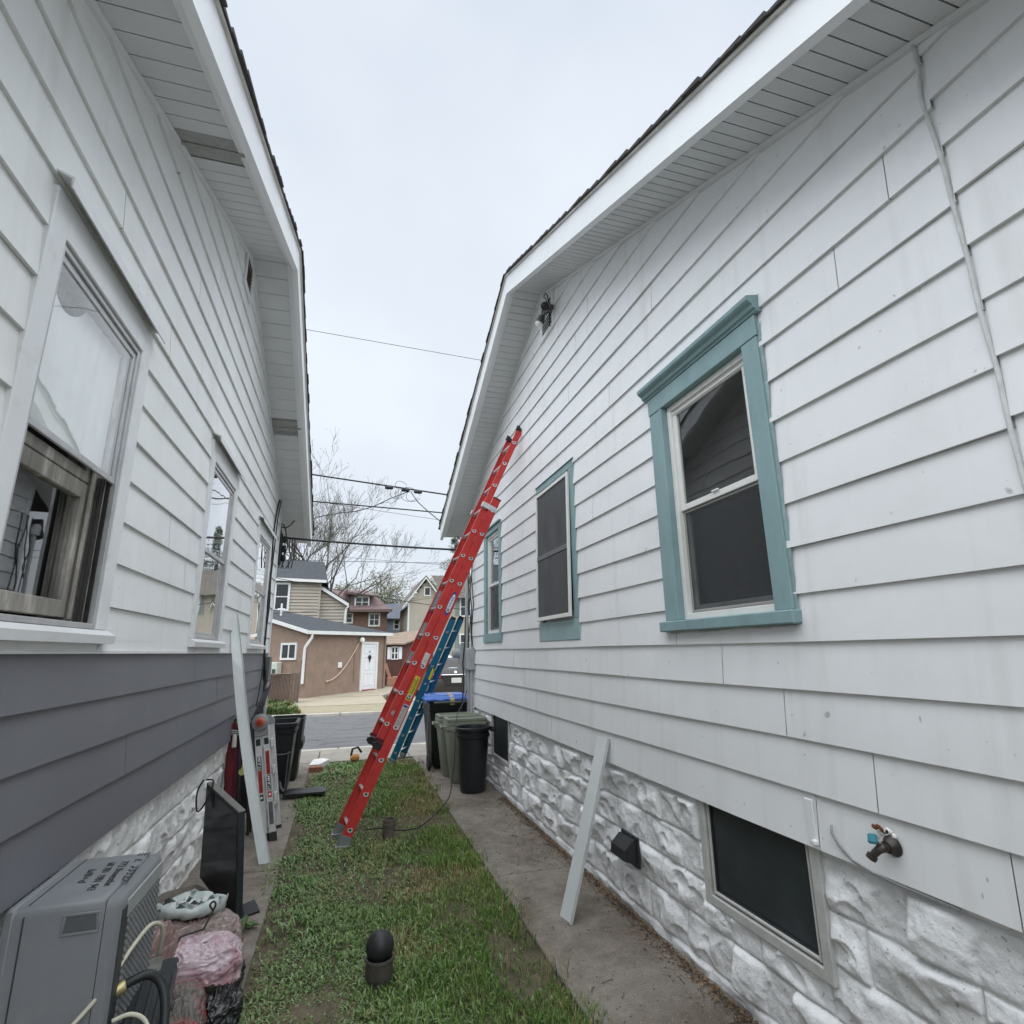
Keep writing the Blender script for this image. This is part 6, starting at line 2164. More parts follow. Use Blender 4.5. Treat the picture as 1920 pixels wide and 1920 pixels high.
def bg_window(o, u, w, z0, z1, parent, frame=0.09, cross=True, vbar=False, name='window', shutters=None, proud=0.03):
    """o = lower-left corner on wall, u along wall"""
    u = Vector(u).normalized()
    n = u.cross(Z3)
    o = Vector((o[0], o[1], 0))
    m = MB()

    def bx_(s0, s1, a, b, d0, d1):
        m.obox(o + u * ((s0 + s1) / 2) + Z3 * ((a + b) / 2) + n * ((d0 + d1) / 2), u, n, Z3, (s1 - s0) / 2, (d1 - d0) / 2, (b - a) / 2)
    bx_(-frame, 0, z0 - frame, z1 + frame, 0.0, proud + 0.02)
    bx_(w, w + frame, z0 - frame, z1 + frame, 0.0, proud + 0.02)
    bx_(0.001, w - 0.001, z1, z1 + frame, 0.0, proud + 0.018)
    bx_(-0.001, w + 0.001, z0 - frame, z0, 0.0, proud + 0.03)
    if cross:
        bx_(0.001, w - 0.001, (z0 + z1) / 2 - 0.025, (z0 + z1) / 2 + 0.025, 0.0, proud + 0.008)
    if vbar:
        bx_(w / 2 - 0.03, w / 2 + 0.03, z0 + 0.001, z1 - 0.001, 0.0, proud + 0.01)
    f = m.build(name, M_wtrim, parent)
    MB().quad(o + n * proud * 0.6 + Z3 * z0, o + u * w + n * proud * 0.6 + Z3 * z0, o + u * w + n * proud * 0.6 + Z3 * z1, o + n * proud * 0.6 + Z3 * z1).build('pane', M_dkglass, f)
    if shutters:
        sw_, smat = shutters
        for s0 in (-frame - sw_ - 0.02, w + frame + 0.02):
            mm = MB()
            mm.obox(o + u * (s0 + sw_ / 2) + Z3 * ((z0 + z1) / 2) + n * 0.02, u, n, Z3, sw_ / 2, 0.018, (z1 - z0) / 2 + 0.06)
            mm.build('shutter', smat, f)
    return f


# ---- tan stucco building, its corner towards the street
A = Vector((-1.36, 23.4, 0))
u1 = Vector((cos(pi / 4), sin(pi / 4), 0))
u2 = Vector((-sin(pi / 4), cos(pi / 4), 0))
n1, n2 = u1.cross(Z3), (-u2).cross(Z3)
st = thing('stucco_building', 'low tan stucco building with a white panelled door across the street', 'building', (-0.5, 25.5, 0))
Lf, Ls = 4.55, 5.2
B = A + u1 * Lf
rake = lambda s: 2.50 + 0.245 * s
m = MB()
m.prism([A + Z3 * -0.1, A + u2 * Ls + Z3 * -0.1, A + u2 * Ls + Z3 * 2.45, A + Z3 * 2.45], u1 * Lf)
m.prism([A + Z3 * 2.449, A + u2 * Ls + Z3 * 2.449, A + u2 * Ls + Z3 * rake(Ls), A + Z3 * 2.5], u1 * 0.15)
m.build('wall', M_stucco, st)
m = MB()
e = 0.18
P0 = A - u1 * e + n1 * e + Z3 * 2.47
P1 = B + u1 * e + n1 * e + Z3 * 2.47
P2 = B + u1 * e - n1 * Ls + Z3 * (rake(Ls))
P3 = A - u1 * e - n1 * Ls + Z3 * (rake(Ls))
R0 = A - n1 * Ls - u1 * e + Z3 * rake(Ls)
R1 = A - n1 * Ls + u1 * 1.5 + Z3 * rake(Ls)
m.add([P0, P1, R1, R0, P2, P3, P0 + Z3 * .08, P1 + Z3 * .08, R1 + Z3 * .08, R0 + Z3 * .08], [(0, 1, 2, 3), (6, 9, 8, 7), (0, 6, 7, 1), (0, 3, 9, 6), (1, 7, 8, 2), (2, 8, 9, 3)])
m.add([P1 + Z3 * .082, R1 + Z3 * .082, B + u1 * e - n1 * Ls + Z3 * 2.47], [(0, 1, 2)])
m.build('roof', M_shg, st)
m = MB()
m.prism([P0 + n1 * 0.001 + Z3 * -0.06, P1 + n1 * 0.001 + Z3 * -0.06, P1 + n1 * 0.001 + Z3 * 0.075, P0 + n1 * 0.001 + Z3 * 0.075], n1 * 0.05)
m.build('gutter', M_wtrim, st)
m = MB()
q0, q1 = A - u1 * (e + 0.03) + n1 * e + Z3 * 2.41, A - u1 * (e + 0.03) - n1 * Ls + Z3 * (rake(Ls) - 0.06)
m.prism([q0, q1, q1 + Z3 * 0.14, q0 + Z3 * 0.14], u1 * 0.028)
m.build('rake_board', M_wtrim, st)
m = MB()
d0 = A + u1 * 0.02 + n1 * 0.17
m.tube([d0 + Z3 * 2.42, d0 + Z3 * 2.28, A - u1 * 0.06 - n1 * 0.03 + u1 * -0.03 + Z3 * 1.92, A - u1 * 0.07 - n1 * 0.08 + Z3 * 1.7, A - u1 * 0.07 - n1 * 0.08 + Z3 * 0.55], 0.055, 8)
m.build('downspout', M_wtrim, st, smooth=True)
# door
dr = MB()
o = A + u1 * 2.98


def dbox(m, s0, s1, z0, z1, d0, d1):
    m.obox(o + u1 * ((s0 + s1) / 2) + Z3 * ((z0 + z1) / 2) + n1 * ((d0 + d1) / 2), u1, n1, Z3, (s1 - s0) / 2, (d1 - d0) / 2, (z1 - z0) / 2)


dbox(dr, 0.06, 0.86, 0.14, 2.05, 0.0, 0.03)
door = dr.build('door', M_wdoor, st)
m = MB()
dbox(m, -0.06, 0.055, 0.10, 2.14, 0.0, 0.06)
dbox(m, 0.865, 0.98, 0.10, 2.14, 0.0, 0.06)
dbox(m, 0.056, 0.864, 2.055, 2.14, 0.0, 0.06)
m.build('door_frame', M_wtrim, door)
m = MB()
for (s0, s1) in ((0.14, 0.42), (0.50, 0.78)):
    for (z0, z1) in ((0.30, 0.82), (0.95, 1.52), (1.64, 1.92)):
        for a in ((s0, s1, z0, z0 + 0.02), (s0, s1, z1 - 0.02, z1), (s0, s0 + 0.02, z0 + 0.02, z1 - 0.02), (s1 - 0.02, s1, z0 + 0.02, z1 - 0.02)):
            dbox(m, a[0], a[1], a[2], a[3], 0.031, 0.045)
m.build('door_panel', M_wdoor, door)['kind'] = 'stuff'
m = MB()
m.lathe([(0.10, 0), (0.10, 0.02)], o + u1 * 0.46 + n1 * 0.045 + Z3 * 1.48, n1, 14)
m.prism([o + u1 * 0.38 + n1 * 0.05 + Z3 * 1.45, o + u1 * 0.54 + n1 * 0.05 + Z3 * 1.45, o + u1 * 0.47 + n1 * 0.05 + Z3 * 1.26], n1 * 0.015)
dbox(m, 0.40, 0.52, 1.70, 1.72, 0.032, 0.05)
m.build('door_knocker', M_dark, door)
m = MB()
dbox(m, 0.05, 0.87, 0.09, 0.13, 0.0, 0.12)
m.build('threshold', pm('red_threshold', (0.3, 0.05, 0.04), rough=0.6), door)
m = MB()
m.lathe([(0.04, 0), (0.11, 0.05), (0.12, 0.12), (0.08, 0.18)], A + u1 * 2.85 + n1 * 0.01 + Z3 * 2.22, n1, 14)
m.build('porch_lamp', M_lens, st, smooth=True)
m = MB()
pts = []
for t in np.linspace(0, 1, 14):
    pts.append(A + u1 * (2.80 - 1.73 * t ** 0.92) + n1 * 0.03 + Z3 * (2.12 - 1.53 * (1 - (1 - t) ** 1.9)))
m.tube(pts, 0.028, 6)
m.lathe([(0.05, 0), (0.05, 0.05)], A + u1 * 1.07 + Z3 * 0.58, n1, 10)
m.build('pink_hose', pm('pinkish_hose', (0.55, 0.38, 0.30), rough=0.6, var=0.1), st, smooth='all')
m = MB()
m.obox(A + u1 * 1.71 + n1 * 0.03 + Z3 * 1.2, u1, n1, Z3, 0.10, 0.03, 0.11, 0.01)
m.build('socket_box', M_wtrim, st)
m = MB()
m.tube([A + u1 * 4.42 + n1 * 0.05 + Z3 * 2.4, A + u1 * 4.42 + n1 * 0.05 + Z3 * 0.15], 0.035, 8)
m.tube([A + u1 * 2.55 + n1 * 0.03 + Z3 * 1.9, A + u1 * 2.55 + n1 * 0.03 + Z3 * 0.5], 0.015, 6)
m.build('wall_pipe', MATS['tan_stucco'], st, smooth=True)
bg_window(A + u2 * 1.40, -u2, 0.75, 1.52, 2.02, st, frame=0.08, cross=False, vbar=True)
m = MB()
m.obox(A + u2 * 1.65 + (-u1) * 0.14 + Z3 * 1.1, u2, u1, Z3, 0.30, 0.14, 0.26, 0.03)
mt_ = m.build('meter_cabinet', pm('cream_meter', (0.55, 0.56, 0.5), rough=0.5, var=0.08), st)
m = MB()
m.obox(A + u2 * 1.48 + (-u1) * 0.285 + Z3 * 1.0, u2, u1, Z3, 0.10, 0.006, 0.10)
m.build('meter_screen', pm('green_meter_screen', (0.04, 0.07, 0.06), rough=0.4), mt_)
# white cross on the roof
cx = Vector((-2.72, 26.2, 3.14))
m = MB()
m.tube([cx + Z3 * 0.0, cx + Z3 * 0.68], 0.04, 8)
m.tube([cx + Vector((-0.15, 0.0, 0.42)), cx + Vector((0.15, 0, 0.42))], 0.04, 8)
m.lathe([(0.19, -0.03), (0.19, 0.0), (0.10, 0.05), (0.04, 0.08)], cx, (0, -0.1, 1), 16)
o_ = m.build('cross', M_wdoor, smooth=True)
tag(o_, 'white cross standing on the charcoal roof of the stucco building', 'cross')

# ---- beige two-storey house behind it
be = thing('sided_house', 'beige lap sided house with a charcoal roof rising behind the stucco building', 'house', (-2.5, 31, 0))
M_beige = pm('beige_siding', (0.36, 0.32, 0.265), rough=0.6, var=0.06, scale=2)
lapped('wall', (-7.0, 30.0), X3, 5.68, 0.2, 5.28, 0.16, M_beige, be, proud=0.045)
lapped('wall', (-1.32, 30.35), X3, 1.30, 2.6, 4.9, 0.16, M_beige, be, proud=0.045, top=lambda s: 4.86 - 0.60 * s)
m = MB()
m.box(-7, -1.33, 30.01, 36, 0, 5.28)
m.prism([(-1.34, 30.36, 0), (-0.02, 30.36, 0), (-0.02, 30.36, 4.05), (-1.34, 30.36, 4.84)], (0, 5, 0))
m.build('core_wall', M_beige, be)
m = MB()
m.add([(-7.3, 29.75, 5.5), (-1.05, 29.75, 5.32), (-1.35, 33.0, 6.75), (-7.3, 33, 7.0), (-1.05, 36, 5.32), (-7.3, 36, 5.5)], [(0, 1, 2, 3), (2, 4, 5, 3), (1, 4, 2), (0, 3, 5)])
m.build('roof', M_shg, be)
m = MB()
m.prism([(-7.3, 29.70, 5.36), (-1.05, 29.70, 5.18), (-1.05, 29.70, 5.32), (-7.3, 29.70, 5.50)], (0, 0.05, 0))
m.prism([(-1.40, 30.10, 4.94), (0.12, 30.10, 4.00), (0.12, 30.10, 4.18), (-1.40, 30.10, 5.12)], (0, 0.3, 0))
m.tube([(0.10, 30.15, 4.05), (-0.02, 30.2, 3.85), (-0.06, 30.25, 3.1)], 0.06, 8)
m.build('fascia', M_wtrim, be)
m = MB()
m.add([(-1.34, 30.05, 5.14), (0.18, 30.05, 4.19), (0.18, 36, 4.19), (-1.34, 36, 5.14)], [(0, 1, 2, 3)])
m.build('lower_roof', M_redroof, be)
bg_window((-3.42, 30.0), X3, 0.55, 3.85, 5.08, be, frame=0.10, proud=0.08)
m = MB()
m.box(-1.40, -1.30, 29.96, 30.0, 0.2, 5.2)
m.build('corner_board', M_beige, be)

# ---- brick house with the dull red roof and dormer
br = thing('brick_house', 'brick house with a dull red hipped roof and a white windowed dormer', 'house', (1.6, 54, 0))
M_brick = pm('brown_brick', (0.19, 0.115, 0.09), rough=0.9, var=0.2, scale=4, dirt=(0.23, 0.14, 0.11), dscale=2, damt=0.5)
m = MB()
m.box(-4, 3.6, 52, 60, 0, 5.4)
m.build('wall', M_brick, br)
m = MB()
m.add([(-4.6, 51.3, 5.35), (4.0, 51.3, 5.45), (1.75, 55.5, 7.55), (-2.6, 55.5, 7.6), (4.0, 60.5, 5.4), (-4.6, 60.5, 5.4)], [(0, 1, 2, 3), (1, 4, 2), (4, 5, 3, 2), (5, 0, 3)])
m.build('roof', M_redroof, br)
m = MB()
m.box(-4.6, 4.0, 51.25, 51.35, 5.22, 5.40)
m.build('eave_board', pm('brown_eave', (0.16, 0.12, 0.10), rough=0.8), br)
d = MB()
d.box(0.35, 2.0, 52.2, 55, 5.5, 6.75)
dm = d.build('dormer', M_redroof, br)
m = MB()
m.add([(-0.3, 51.8, 7.0), (2.5, 51.8, 6.75), (2.5, 55.5, 7.3), (-0.3, 55.5, 7.4), (-0.3, 51.8, 6.85), (2.5, 51.8, 6.62)], [(0, 1, 2, 3), (0, 4, 5, 1)])
m.build('dormer_roof', M_redroof, dm)
bg_window((0.80, 52.19), X3, 1.05, 5.72, 6.55, br, frame=0.13, vbar=True)
bg_window((2.10, 52.0), X3, 0.75, 4.10, 5.05, br, frame=0.14, vbar=True)
bg_window((-0.35, 52.0), X3, 0.85, 4.35, 5.05, br, frame=0.12, vbar=True)

# ---- blue grey house further back
bl = thing('sided_house', 'small blue grey house between the brick house and the cream gabled house', 'house', (6, 62, 0))
M_blg = pm('blue_grey_siding', (0.27, 0.32, 0.38), rough=0.7, var=0.06)
m = MB()
m.box(3.3, 9.5, 60, 68, 0, 5.2)
m.build('wall', M_blg, bl)
m = MB()
m.add([(2.8, 59.4, 5.1), (10, 59.4, 5.1), (10, 64, 7.0), (2.8, 64, 7.0), (2.8, 68.6, 5.1), (10, 68.6, 5.1)], [(0, 1, 2, 3), (2, 5, 4, 3)])
m.build('roof', pm('blue_black_roof', (0.09, 0.10, 0.12), rough=0.9, var=0.2, scale=3), bl)
bg_window((4.95, 60.0), X3, 0.42, 4.1, 4.95, bl, frame=0.12)

# ---- cream gabled house
ye = thing('sided_house', 'tall cream gabled house behind the brown shed with green shutters', 'house', (8, 50, 0))
M_cream = pm('cream_siding', (0.42, 0.38, 0.31), rough=0.7, var=0.05, scale=2)  # cream greyed so the colour itself carries the haze
lapped('wall', (5.1, 48.0), X3, 7.6, -0.1, 8.0, 0.18, M_cream, ye, top=lambda s: min(5.75 + 1.33 * s, 7.95 - 1.33 * (s - 1.36)) if s < 2.75 else 6.3)
m = MB()
m.box(5.12, 12.7, 48.02, 56, 0, 5.6)
m.build('core_wall', M_cream, ye)
m = MB()
for (x0, z0, x1, z1) in ((4.55, 5.42, 6.46, 8.02), (6.46, 8.02, 8.6, 5.2)):
    m.prism([(x0, 47.55, z0), (x1, 47.55, z1), (x1, 47.55, z1 - 0.2), (x0, 47.55, z0 - 0.2)], (0, 0.45, 0))
m.box(5.02, 5.16, 47.93, 48.0, 0, 5.7)
m.build('bargeboard', M_wtrim, ye)
M_rg = pm('grey_brown_roof', (0.16, 0.145, 0.13), rough=0.9, var=0.2, scale=3)
m = MB()
m.add([(4.5, 47.5, 5.44), (6.46, 47.5, 8.10), (6.46, 57, 8.10), (4.5, 57, 5.44), (8.7, 47.5, 5.2), (8.7, 57, 5.2)], [(0, 1, 2, 3), (1, 4, 5, 2)])
m.add([(7.0, 48.3, 8.2), (13, 48.3, 8.2), (13.2, 47.4, 6.2), (8.0, 47.4, 6.2)], [(0, 1, 2, 3)])
m.build('roof', M_rg, ye)
bg_window((6.45, 48.0), X3, 0.40, 6.45, 7.05, ye, frame=0.10, cross=False)
M_shut = pm('sage_shutter', (0.19, 0.235, 0.21), rough=0.6)
bg_window((9.62, 48.0), X3, 0.80, 4.72, 6.2, ye, frame=0.12, shutters=(0.36, M_shut))
bg_window((9.62, 48.0), X3, 0.80, 1.75, 3.05, ye, frame=0.12, shutters=(0.36, M_shut))

# ---- brown shed with a white shuttered window
sh = thing('shed', 'brown shed with a white shuttered window beside the stucco building', 'shed', (3, 31, 0))
M_shed = pm('brown_shed_board', (0.105, 0.05, 0.04), rough=0.8, var=0.2, scale=3, stretch=(6, 6, 0.6))
m = MB()
m.prism([(2.02, 30, 0.05), (2.92, 30, 0.05), (2.92, 30, 2.12), (2.02, 30, 2.12)], (0.6, 2.5, 0))
m.prism([(2.925, 29.95, 0.05), (4.6, 31.0, 0.05), (4.6, 31.0, 2.66), (2.925, 29.95, 2.12)], (0.4, 2.0, 0))
m.build('wall', M_shed, sh)
m = MB()
m.add([(1.9, 29.8, 2.12), (2.98, 29.75, 2.12), (4.75, 30.9, 2.72), (3.9, 32.6, 2.9), (1.9, 32.4, 2.62), (1.9, 29.8, 2.05), (2.98, 29.75, 2.05), (4.75, 30.9, 2.65)], [(0, 1, 2, 3, 4), (0, 5, 6, 1), (1, 6, 7, 2)])
m.build('roof', pm('pale_brown_roof', (0.24, 0.185, 0.14), rough=0.9, var=0.2, scale=4), sh)
m = MB()
for k in range(9):
    x = 2.0 + k * 0.105
    m.box(x, x + 0.012, 29.988, 29.999, 0.06, 2.1)
m.build('batten', M_shed, sh)['kind'] = 'stuff'
w_ = bg_window((2.40, 30.0), X3, 0.27, 1.36, 1.92, sh, frame=0.05, vbar=True)
for x0 in (2.16, 2.74):
    MB().cbox(x0, x0 + 0.17, 29.95, 29.985, 1.33, 1.95, 0.005).build('shutter', M_wdoor, w_)
m = MB()
m.cbox(2.15, 2.50, 29.2, 29.7, 0.05, 0.45, 0.01)
m.obox(Vector((2.18, 29.5, 0.75)), Vector((0.35, 0, -0.94)).normalized(), Y3, Vector((0.94, 0, 0.35)).normalized(), 0.4, 0.03, 0.08, 0.01)
m.cbox(2.45, 3.0, 29.3, 29.8, 0.05, 0.50, 0.01)
o_ = m.build('timber_pile', pm('salmon_timber', (0.38, 0.19, 0.13), rough=0.8, var=0.2))
tag(o_, 'pinkish timber steps and planks in front of the brown shed', 'timber')

# ---- slatted wire fence left of the stucco corner
fe = thing('wire_fence', 'low wire fence with brown privacy slats left of the stucco building', 'fence', (-2.2, 21.3, 0))
m = MB()
for k in range(46):
    x = -3.7 + k * 0.045
    m.box(x, x + 0.034, 21.28, 21.29, 0.08, 0.98)
m.build('slat_panel', pm('brown_slats', (0.085, 0.055, 0.045), rough=0.8, var=0.3, scale=6), fe)
m = MB()
for k in range(-30, 60):
    x0 = -3.7 + k * 0.05
    for s_ in (1, -1):
        a_, b_ = (x0, 0.08), (x0 + 0.9 * s_, 0.98)
        if min(a_[0], b_[0]) < -3.75 or max(a_[0], b_[0]) > -1.6:
            continue
        p, q_ = Vector((a_[0], 21.27, a_[1])), Vector((b_[0], 21.27, b_[1]))
        dd = (q_ - p).normalized()
        m.obox((p + q_) / 2, dd, Y3, dd.cross(Y3), (q_ - p).length / 2, 0.002, 0.003)
m.build('wire_mesh', pm('rusty_wire', (0.2, 0.15, 0.12), rough=0.6, metal=0.4), fe)
m = MB()
for x in (-3.7, -1.68, -1.60):
    m.tube([(x, 21.27, -0.05), (x, 21.27, 1.04)], 0.028, 8)
m.tube([(-3.7, 21.27, 1.0), (-1.64, 21.27, 1.0)], 0.02, 8)
m.build('post', pm('rusty_post', (0.20, 0.15, 0.12), rough=0.7, metal=0.3, var=0.3, scale=8), fe, smooth=True)
m = MB()
m.tube([(-1.46, 21.5, -0.05), (-1.42, 21.5, 1.45)], 0.03, 8)
m.prism([(-1.58, 21.35, 0.05), (-1.50, 22.3, 0.05), (-1.50, 22.3, 1.0), (-1.58, 21.35, 1.0)], (0.012, 0, 0))
m.build('gate_post', MATS['rusty_post'], fe)
# ---- white tank and rail behind the car
o_ = MB().lathe([(0.22, 0), (0.26, 0.1), (0.26, 0.28), (0.2, 0.40), (0.08, 0.46), (0.01, 0.47)], (4.35, 24.6, 1.05), (0, 0, 1), 20)
o_.box(4.3, 4.4, 24.55, 24.65, -0.1, 1.06)
o_ = o_.build('gas_tank', M_wdoor, smooth=True)
tag(o_, 'white rounded tank on a post behind the parked car', 'tank')
fr_ = MB()
for x in (4.9, 5.5, 6.1, 6.7, 7.3):
    fr_.tube([(x, 26.5, -0.1), (x, 26.5, 1.35)], 0.04, 8)
for z in (0.5, 1.25):
    fr_.tube([(4.8, 26.5, z), (7.6, 26.5, z)], 0.03, 8)
o_ = fr_.build('rail_fence', MATS['rusty_post'], smooth=True)
tag(o_, 'thin brown rail fence behind the parked car', 'fence')

# ---- stepping pavers in the yard
M_pv = pm('pale_paver', (0.50, 0.46, 0.40), rough=0.9, var=0.12, scale=4)
k = 0
for (px, py) in ((1.98, 20.9), (2.05, 21.8), (2.12, 22.7), (2.2, 23.6), (2.28, 24.5), (2.36, 25.4), (2.85, 21.4), (2.95, 22.4), (3.05, 23.4)):
    o_ = MB().cbox(px, px + 0.62, py, py + 0.55, -0.02, 0.012, 0.006).build('paver', M_pv if k != 6 else pm('pink_paver', (0.5, 0.32, 0.3), rough=0.9))
    tag(o_, ('pale square paver nearest the street in the row leading to the white door', 'pale square paver second from the street in the row to the white door', 'pale square paver third from the street in the row to the white door', 'pale square paver fourth from the street in the row to the white door', 'pale square paver fifth from the street in the row to the white door', 'pale square paver closest to the white door', 'single pinkish square paver beside the row of pale ones', 'pale square paver right behind the pinkish paver', 'pale square paver farthest back in the outer row near the shed')[k], 'paver', 'pavers in the yard across the street')
    k += 1

# ---- dark grey saloon car, seen from behind
car = thing('parked_car', 'dark grey saloon car parked across the street, seen from behind', 'car', (3.64, 21.3, 0))
M_car = pm('dark_taupe_paint', (0.05, 0.043, 0.038), rough=0.38, var=0.05, scale=2, spec=0.35, metal=0.2)
M_chrome = pm('chrome', (0.75, 0.75, 0.75), rough=0.15, metal=0.9, var=0.03)
CX, CY = 3.66, 18.95
# lofted body: cross-sections from rear bumper (y=0) to nose (y=4.8)
sec = [  # y, half width, bottom z, shoulder z, (roof half width, roof z) or None
    (0.00, 0.74, 0.34, 0.62, 0.70, 0.72), (0.05, 0.82, 0.27, 0.74, 0.74, 0.86), (0.14, 0.87, 0.25, 0.86, 0.70, 1.03), (0.30, 0.89, 0.23, 0.92, 0.66, 1.07), (0.62, 0.905, 0.22, 0.95, 0.64, 1.10),
    (1.05, 0.91, 0.21, 0.96, 0.60, 1.30), (1.45, 0.915, 0.21, 0.96, 0.57, 1.41), (2.1, 0.915, 0.21, 0.95, 0.57, 1.44), (2.7, 0.915, 0.21, 0.94, 0.56, 1.40), (3.4, 0.91, 0.21, 0.92, 0.62, 1.02), (4.2, 0.88, 0.23, 0.82, 0.64, 0.88), (4.75, 0.74, 0.32, 0.62, 0.55, 0.68)]
rings = []
for (y, hw, zb, zs, rw, rz) in sec:
    half = [(0.0, zb), (hw * 0.80, zb), (hw * 0.97, zb + 0.06), (hw, zb + 0.22), (hw, (zb + zs) / 2 + 0.1), (hw * 0.985, zs), (hw * 0.955, zs + 0.03), (rw + (hw - rw) * 0.42, zs + (rz - zs) * 0.55), (rw, rz - 0.02), (rw * 0.55, rz + 0.015), (0.0, rz + 0.02)]
    ring = half + [(-x, z) for x, z in reversed(half[1:-1])]
    rings.append([(CX + x, CY + y, z) for x, z in ring])
m = MB().loft(rings)
m.build('body', M_car, car, smooth='all')
# glass
M_carglass = pm('car_glass', (0.33, 0.41, 0.42), rough=0.08, spec=0.8, var=0.15, scale=2)
m = MB()
a, b = [], []
for t in np.linspace(-1, 1, 9):
    a.append((CX + t * 0.66, CY + 0.60 + 0.04 * (t * t) - 0.03, 1.105 - 0.05 * t * t))
    b.append((CX + t * 0.53, CY + 1.36 + 0.05 * t * t, 1.405 - 0.03 * t * t))
for k in range(8):
    m.quad(a[k], a[k + 1], b[k + 1], b[k])
m.build('rear_window', M_carglass, car, smooth='all', auto=False)
for sx in (-1, 1):
    m = MB()
    m.add([(CX + sx * 0.885, CY + 1.0, 1.02), (CX + sx * 0.885, CY + 3.2, 1.00), (CX + sx * 0.72, CY + 2.75, 1.32), (CX + sx * 0.70, CY + 1.5, 1.35)], [(0, 1, 2, 3)])
    m.build('side_window', M_carglass, car)
    m = MB()
    m.cbox(CX + sx * 0.50, CX + sx * 0.86, CY - 0.012, CY + 0.12, 0.80, 0.945, 0.03)
    tlm = m.build('tail_light', pm('red_lens', (0.40, 0.03, 0.035), rough=0.2, spec=0.6, var=0.1), car, smooth=True)
    MB().cbox(CX + sx * 0.60, CX + sx * 0.78, CY - 0.022, CY + 0.05, 0.845, 0.895, 0.015).build('reversing_lens', pm('pale_lens', (0.65, 0.5, 0.5), rough=0.2), tlm, smooth=True)
    for yy in (0.95, 3.75):
        m1, m2 = MB(), MB()
        wheel(m1, m2, (CX + sx * 0.80, CY + yy, 0.32), X3, 0.325, 0.2)
        wh = m1.build('wheel', M_rubber, car, smooth=True)
        m2.build('rim', M_chrome, wh, smooth=True)
    m = MB()
    m.cbox(CX + sx * 0.92, CX + sx * 1.06, CY + 2.95, CY + 3.12, 1.0, 1.12, 0.03)
    m.build('mirror', M_car, car, smooth=True)
m = MB()
m.cbox(CX - 0.50, CX + 0.50, CY - 0.035, CY + 0.05, 0.895, 0.935, 0.012)
m.build('chrome_strip', M_chrome, car, smooth=True)
m = MB()
m.lathe([(0.045, 0), (0.045, 0.015), (0.034, 0.02), (0.034, 0.006)], (CX - 0.02, CY + 0.03, 0.995), (0, -1, 0.35), 20)
m.build('badge', M_chrome, car, smooth=True)
m = MB()
m.prism([(CX - 0.50, CY - 0.025, 0.87), (CX + 0.50, CY - 0.025, 0.87), (CX + 0.36, CY - 0.025, 0.58), (CX - 0.36, CY - 0.025, 0.58)], (0, 0.06, 0))
m.build('plate_recess', pm('recess_dark', (0.03, 0.027, 0.025), rough=0.4), car)
m = MB().cbox(CX - 0.17, CX + 0.17, CY - 0.045, CY - 0.027, 0.66, 0.82, 0.004)
pl = m.build('number_plate', pm('cream_plate', (0.55, 0.55, 0.48), rough=0.4, var=0.08), car)
m = MB().cbox(CX - 0.85, CX + 0.85, CY - 0.02, CY + 0.3, 0.22, 0.36, 0.04)
m.build('bumper_skirt', pm('skirt_dark', (0.025, 0.023, 0.022), rough=0.5), car, smooth=True)

# ================================================================ OVERHEAD WIRES
def wire(label, pts, r, sag=0.0, mat=None, extra=None):
    P = [Vector(p) for p in pts]
    out = []
    if len(P) == 2:
        for k in range(17):
            t = k / 16
            out.append(P[0].lerp(P[1], t) + Vector((0, 0, -sag * 4 * t * (1 - t))))
    else:
        out = P
    m = MB().tube(out, r, 6)
    if extra:
        extra(m)
    o = m.build('overhead_wire', mat or M_cable, smooth='all')
    tag(o, label, 'wire', 'wires strung between the houses and across the street')
    return o


def splice(m):
    for c in ((0.76, 12, 5.235), (1.12, 12, 5.205), (1.40, 12, 5.18)):
        m.obox(Vector(c) + Vector((0, 0, -0.01)), X3, Y3, Z3, 0.09, 0.035, 0.035, 0.015)
    for (x, z, rx, rz) in ((0.95, 5.12, 0.16, 0.14), (1.22, 5.10, 0.2, 0.16), (1.02, 5.30, 0.13, 0.09), (1.3, 5.06, 0.16, 0.12)):
        m.tube([(x + rx * cos(t), 12 + 0.05 * sin(2 * t), z + rz * sin(t)) for t in np.linspace(0.2, 5.9, 18)], 0.005, 5)


wire('thick black wire with looped splices high between the two roofs', [(-6, 12, 5.85), (7, 12, 4.72)], 0.017, 0.0, None, splice)
wire('black wire just below the wire with the looped splices', [(-6, 12, 4.98), (8, 12, 4.52)], 0.014)
wire('thickest black wire from the left house corner to the right house corner', [(-1.0, 8.75, 3.37), (1.82, 8.8, 3.29)], 0.016, 0.015)
wire('thin high wire alone in the open sky', [(-6, 12, 9.05), (9, 12, 8.42)], 0.006)
wire('black wire drooping from the looped splices to the left eave', [(1.18, 12, 5.16), (0.80, 12.0, 4.98), (0.44, 12, 4.77), (0.1, 11.9, 4.62), (-0.25, 11.4, 4.44), (-0.6, 10.4, 4.10), (-0.70, 9.3, 3.75)], 0.010)
wire('black wire dropping from the looped splices to the right house corner', [(1.24, 12, 5.16), (1.36, 11.7, 4.86), (1.52, 11, 4.46), (1.72, 10, 3.95), (1.84, 8.9, 3.42)], 0.010)
wire('faint thin wire low between the roofs', [(-6, 13.5, 3.75), (9, 13.5, 3.95)], 0.006, 0.05)
wire('faint thin wire below the thickest wire', [(-6, 26, 6.3), (12, 24, 5.2)], 0.008, 0.15)
wire('thin wire sagging in front of the red hipped roof', [(-4, 27, 5.2), (8, 27, 3.4)], 0.016, 0.15)
wire('thin wire crossing in front of the beige house siding', [(-3, 25, 3.3), (9, 27, 5.3)], 0.008, 0.3)
wire('faint thin wire rising to the right above the trees', [(-5, 14, 5.75), (9, 14, 4.35)], 0.005)


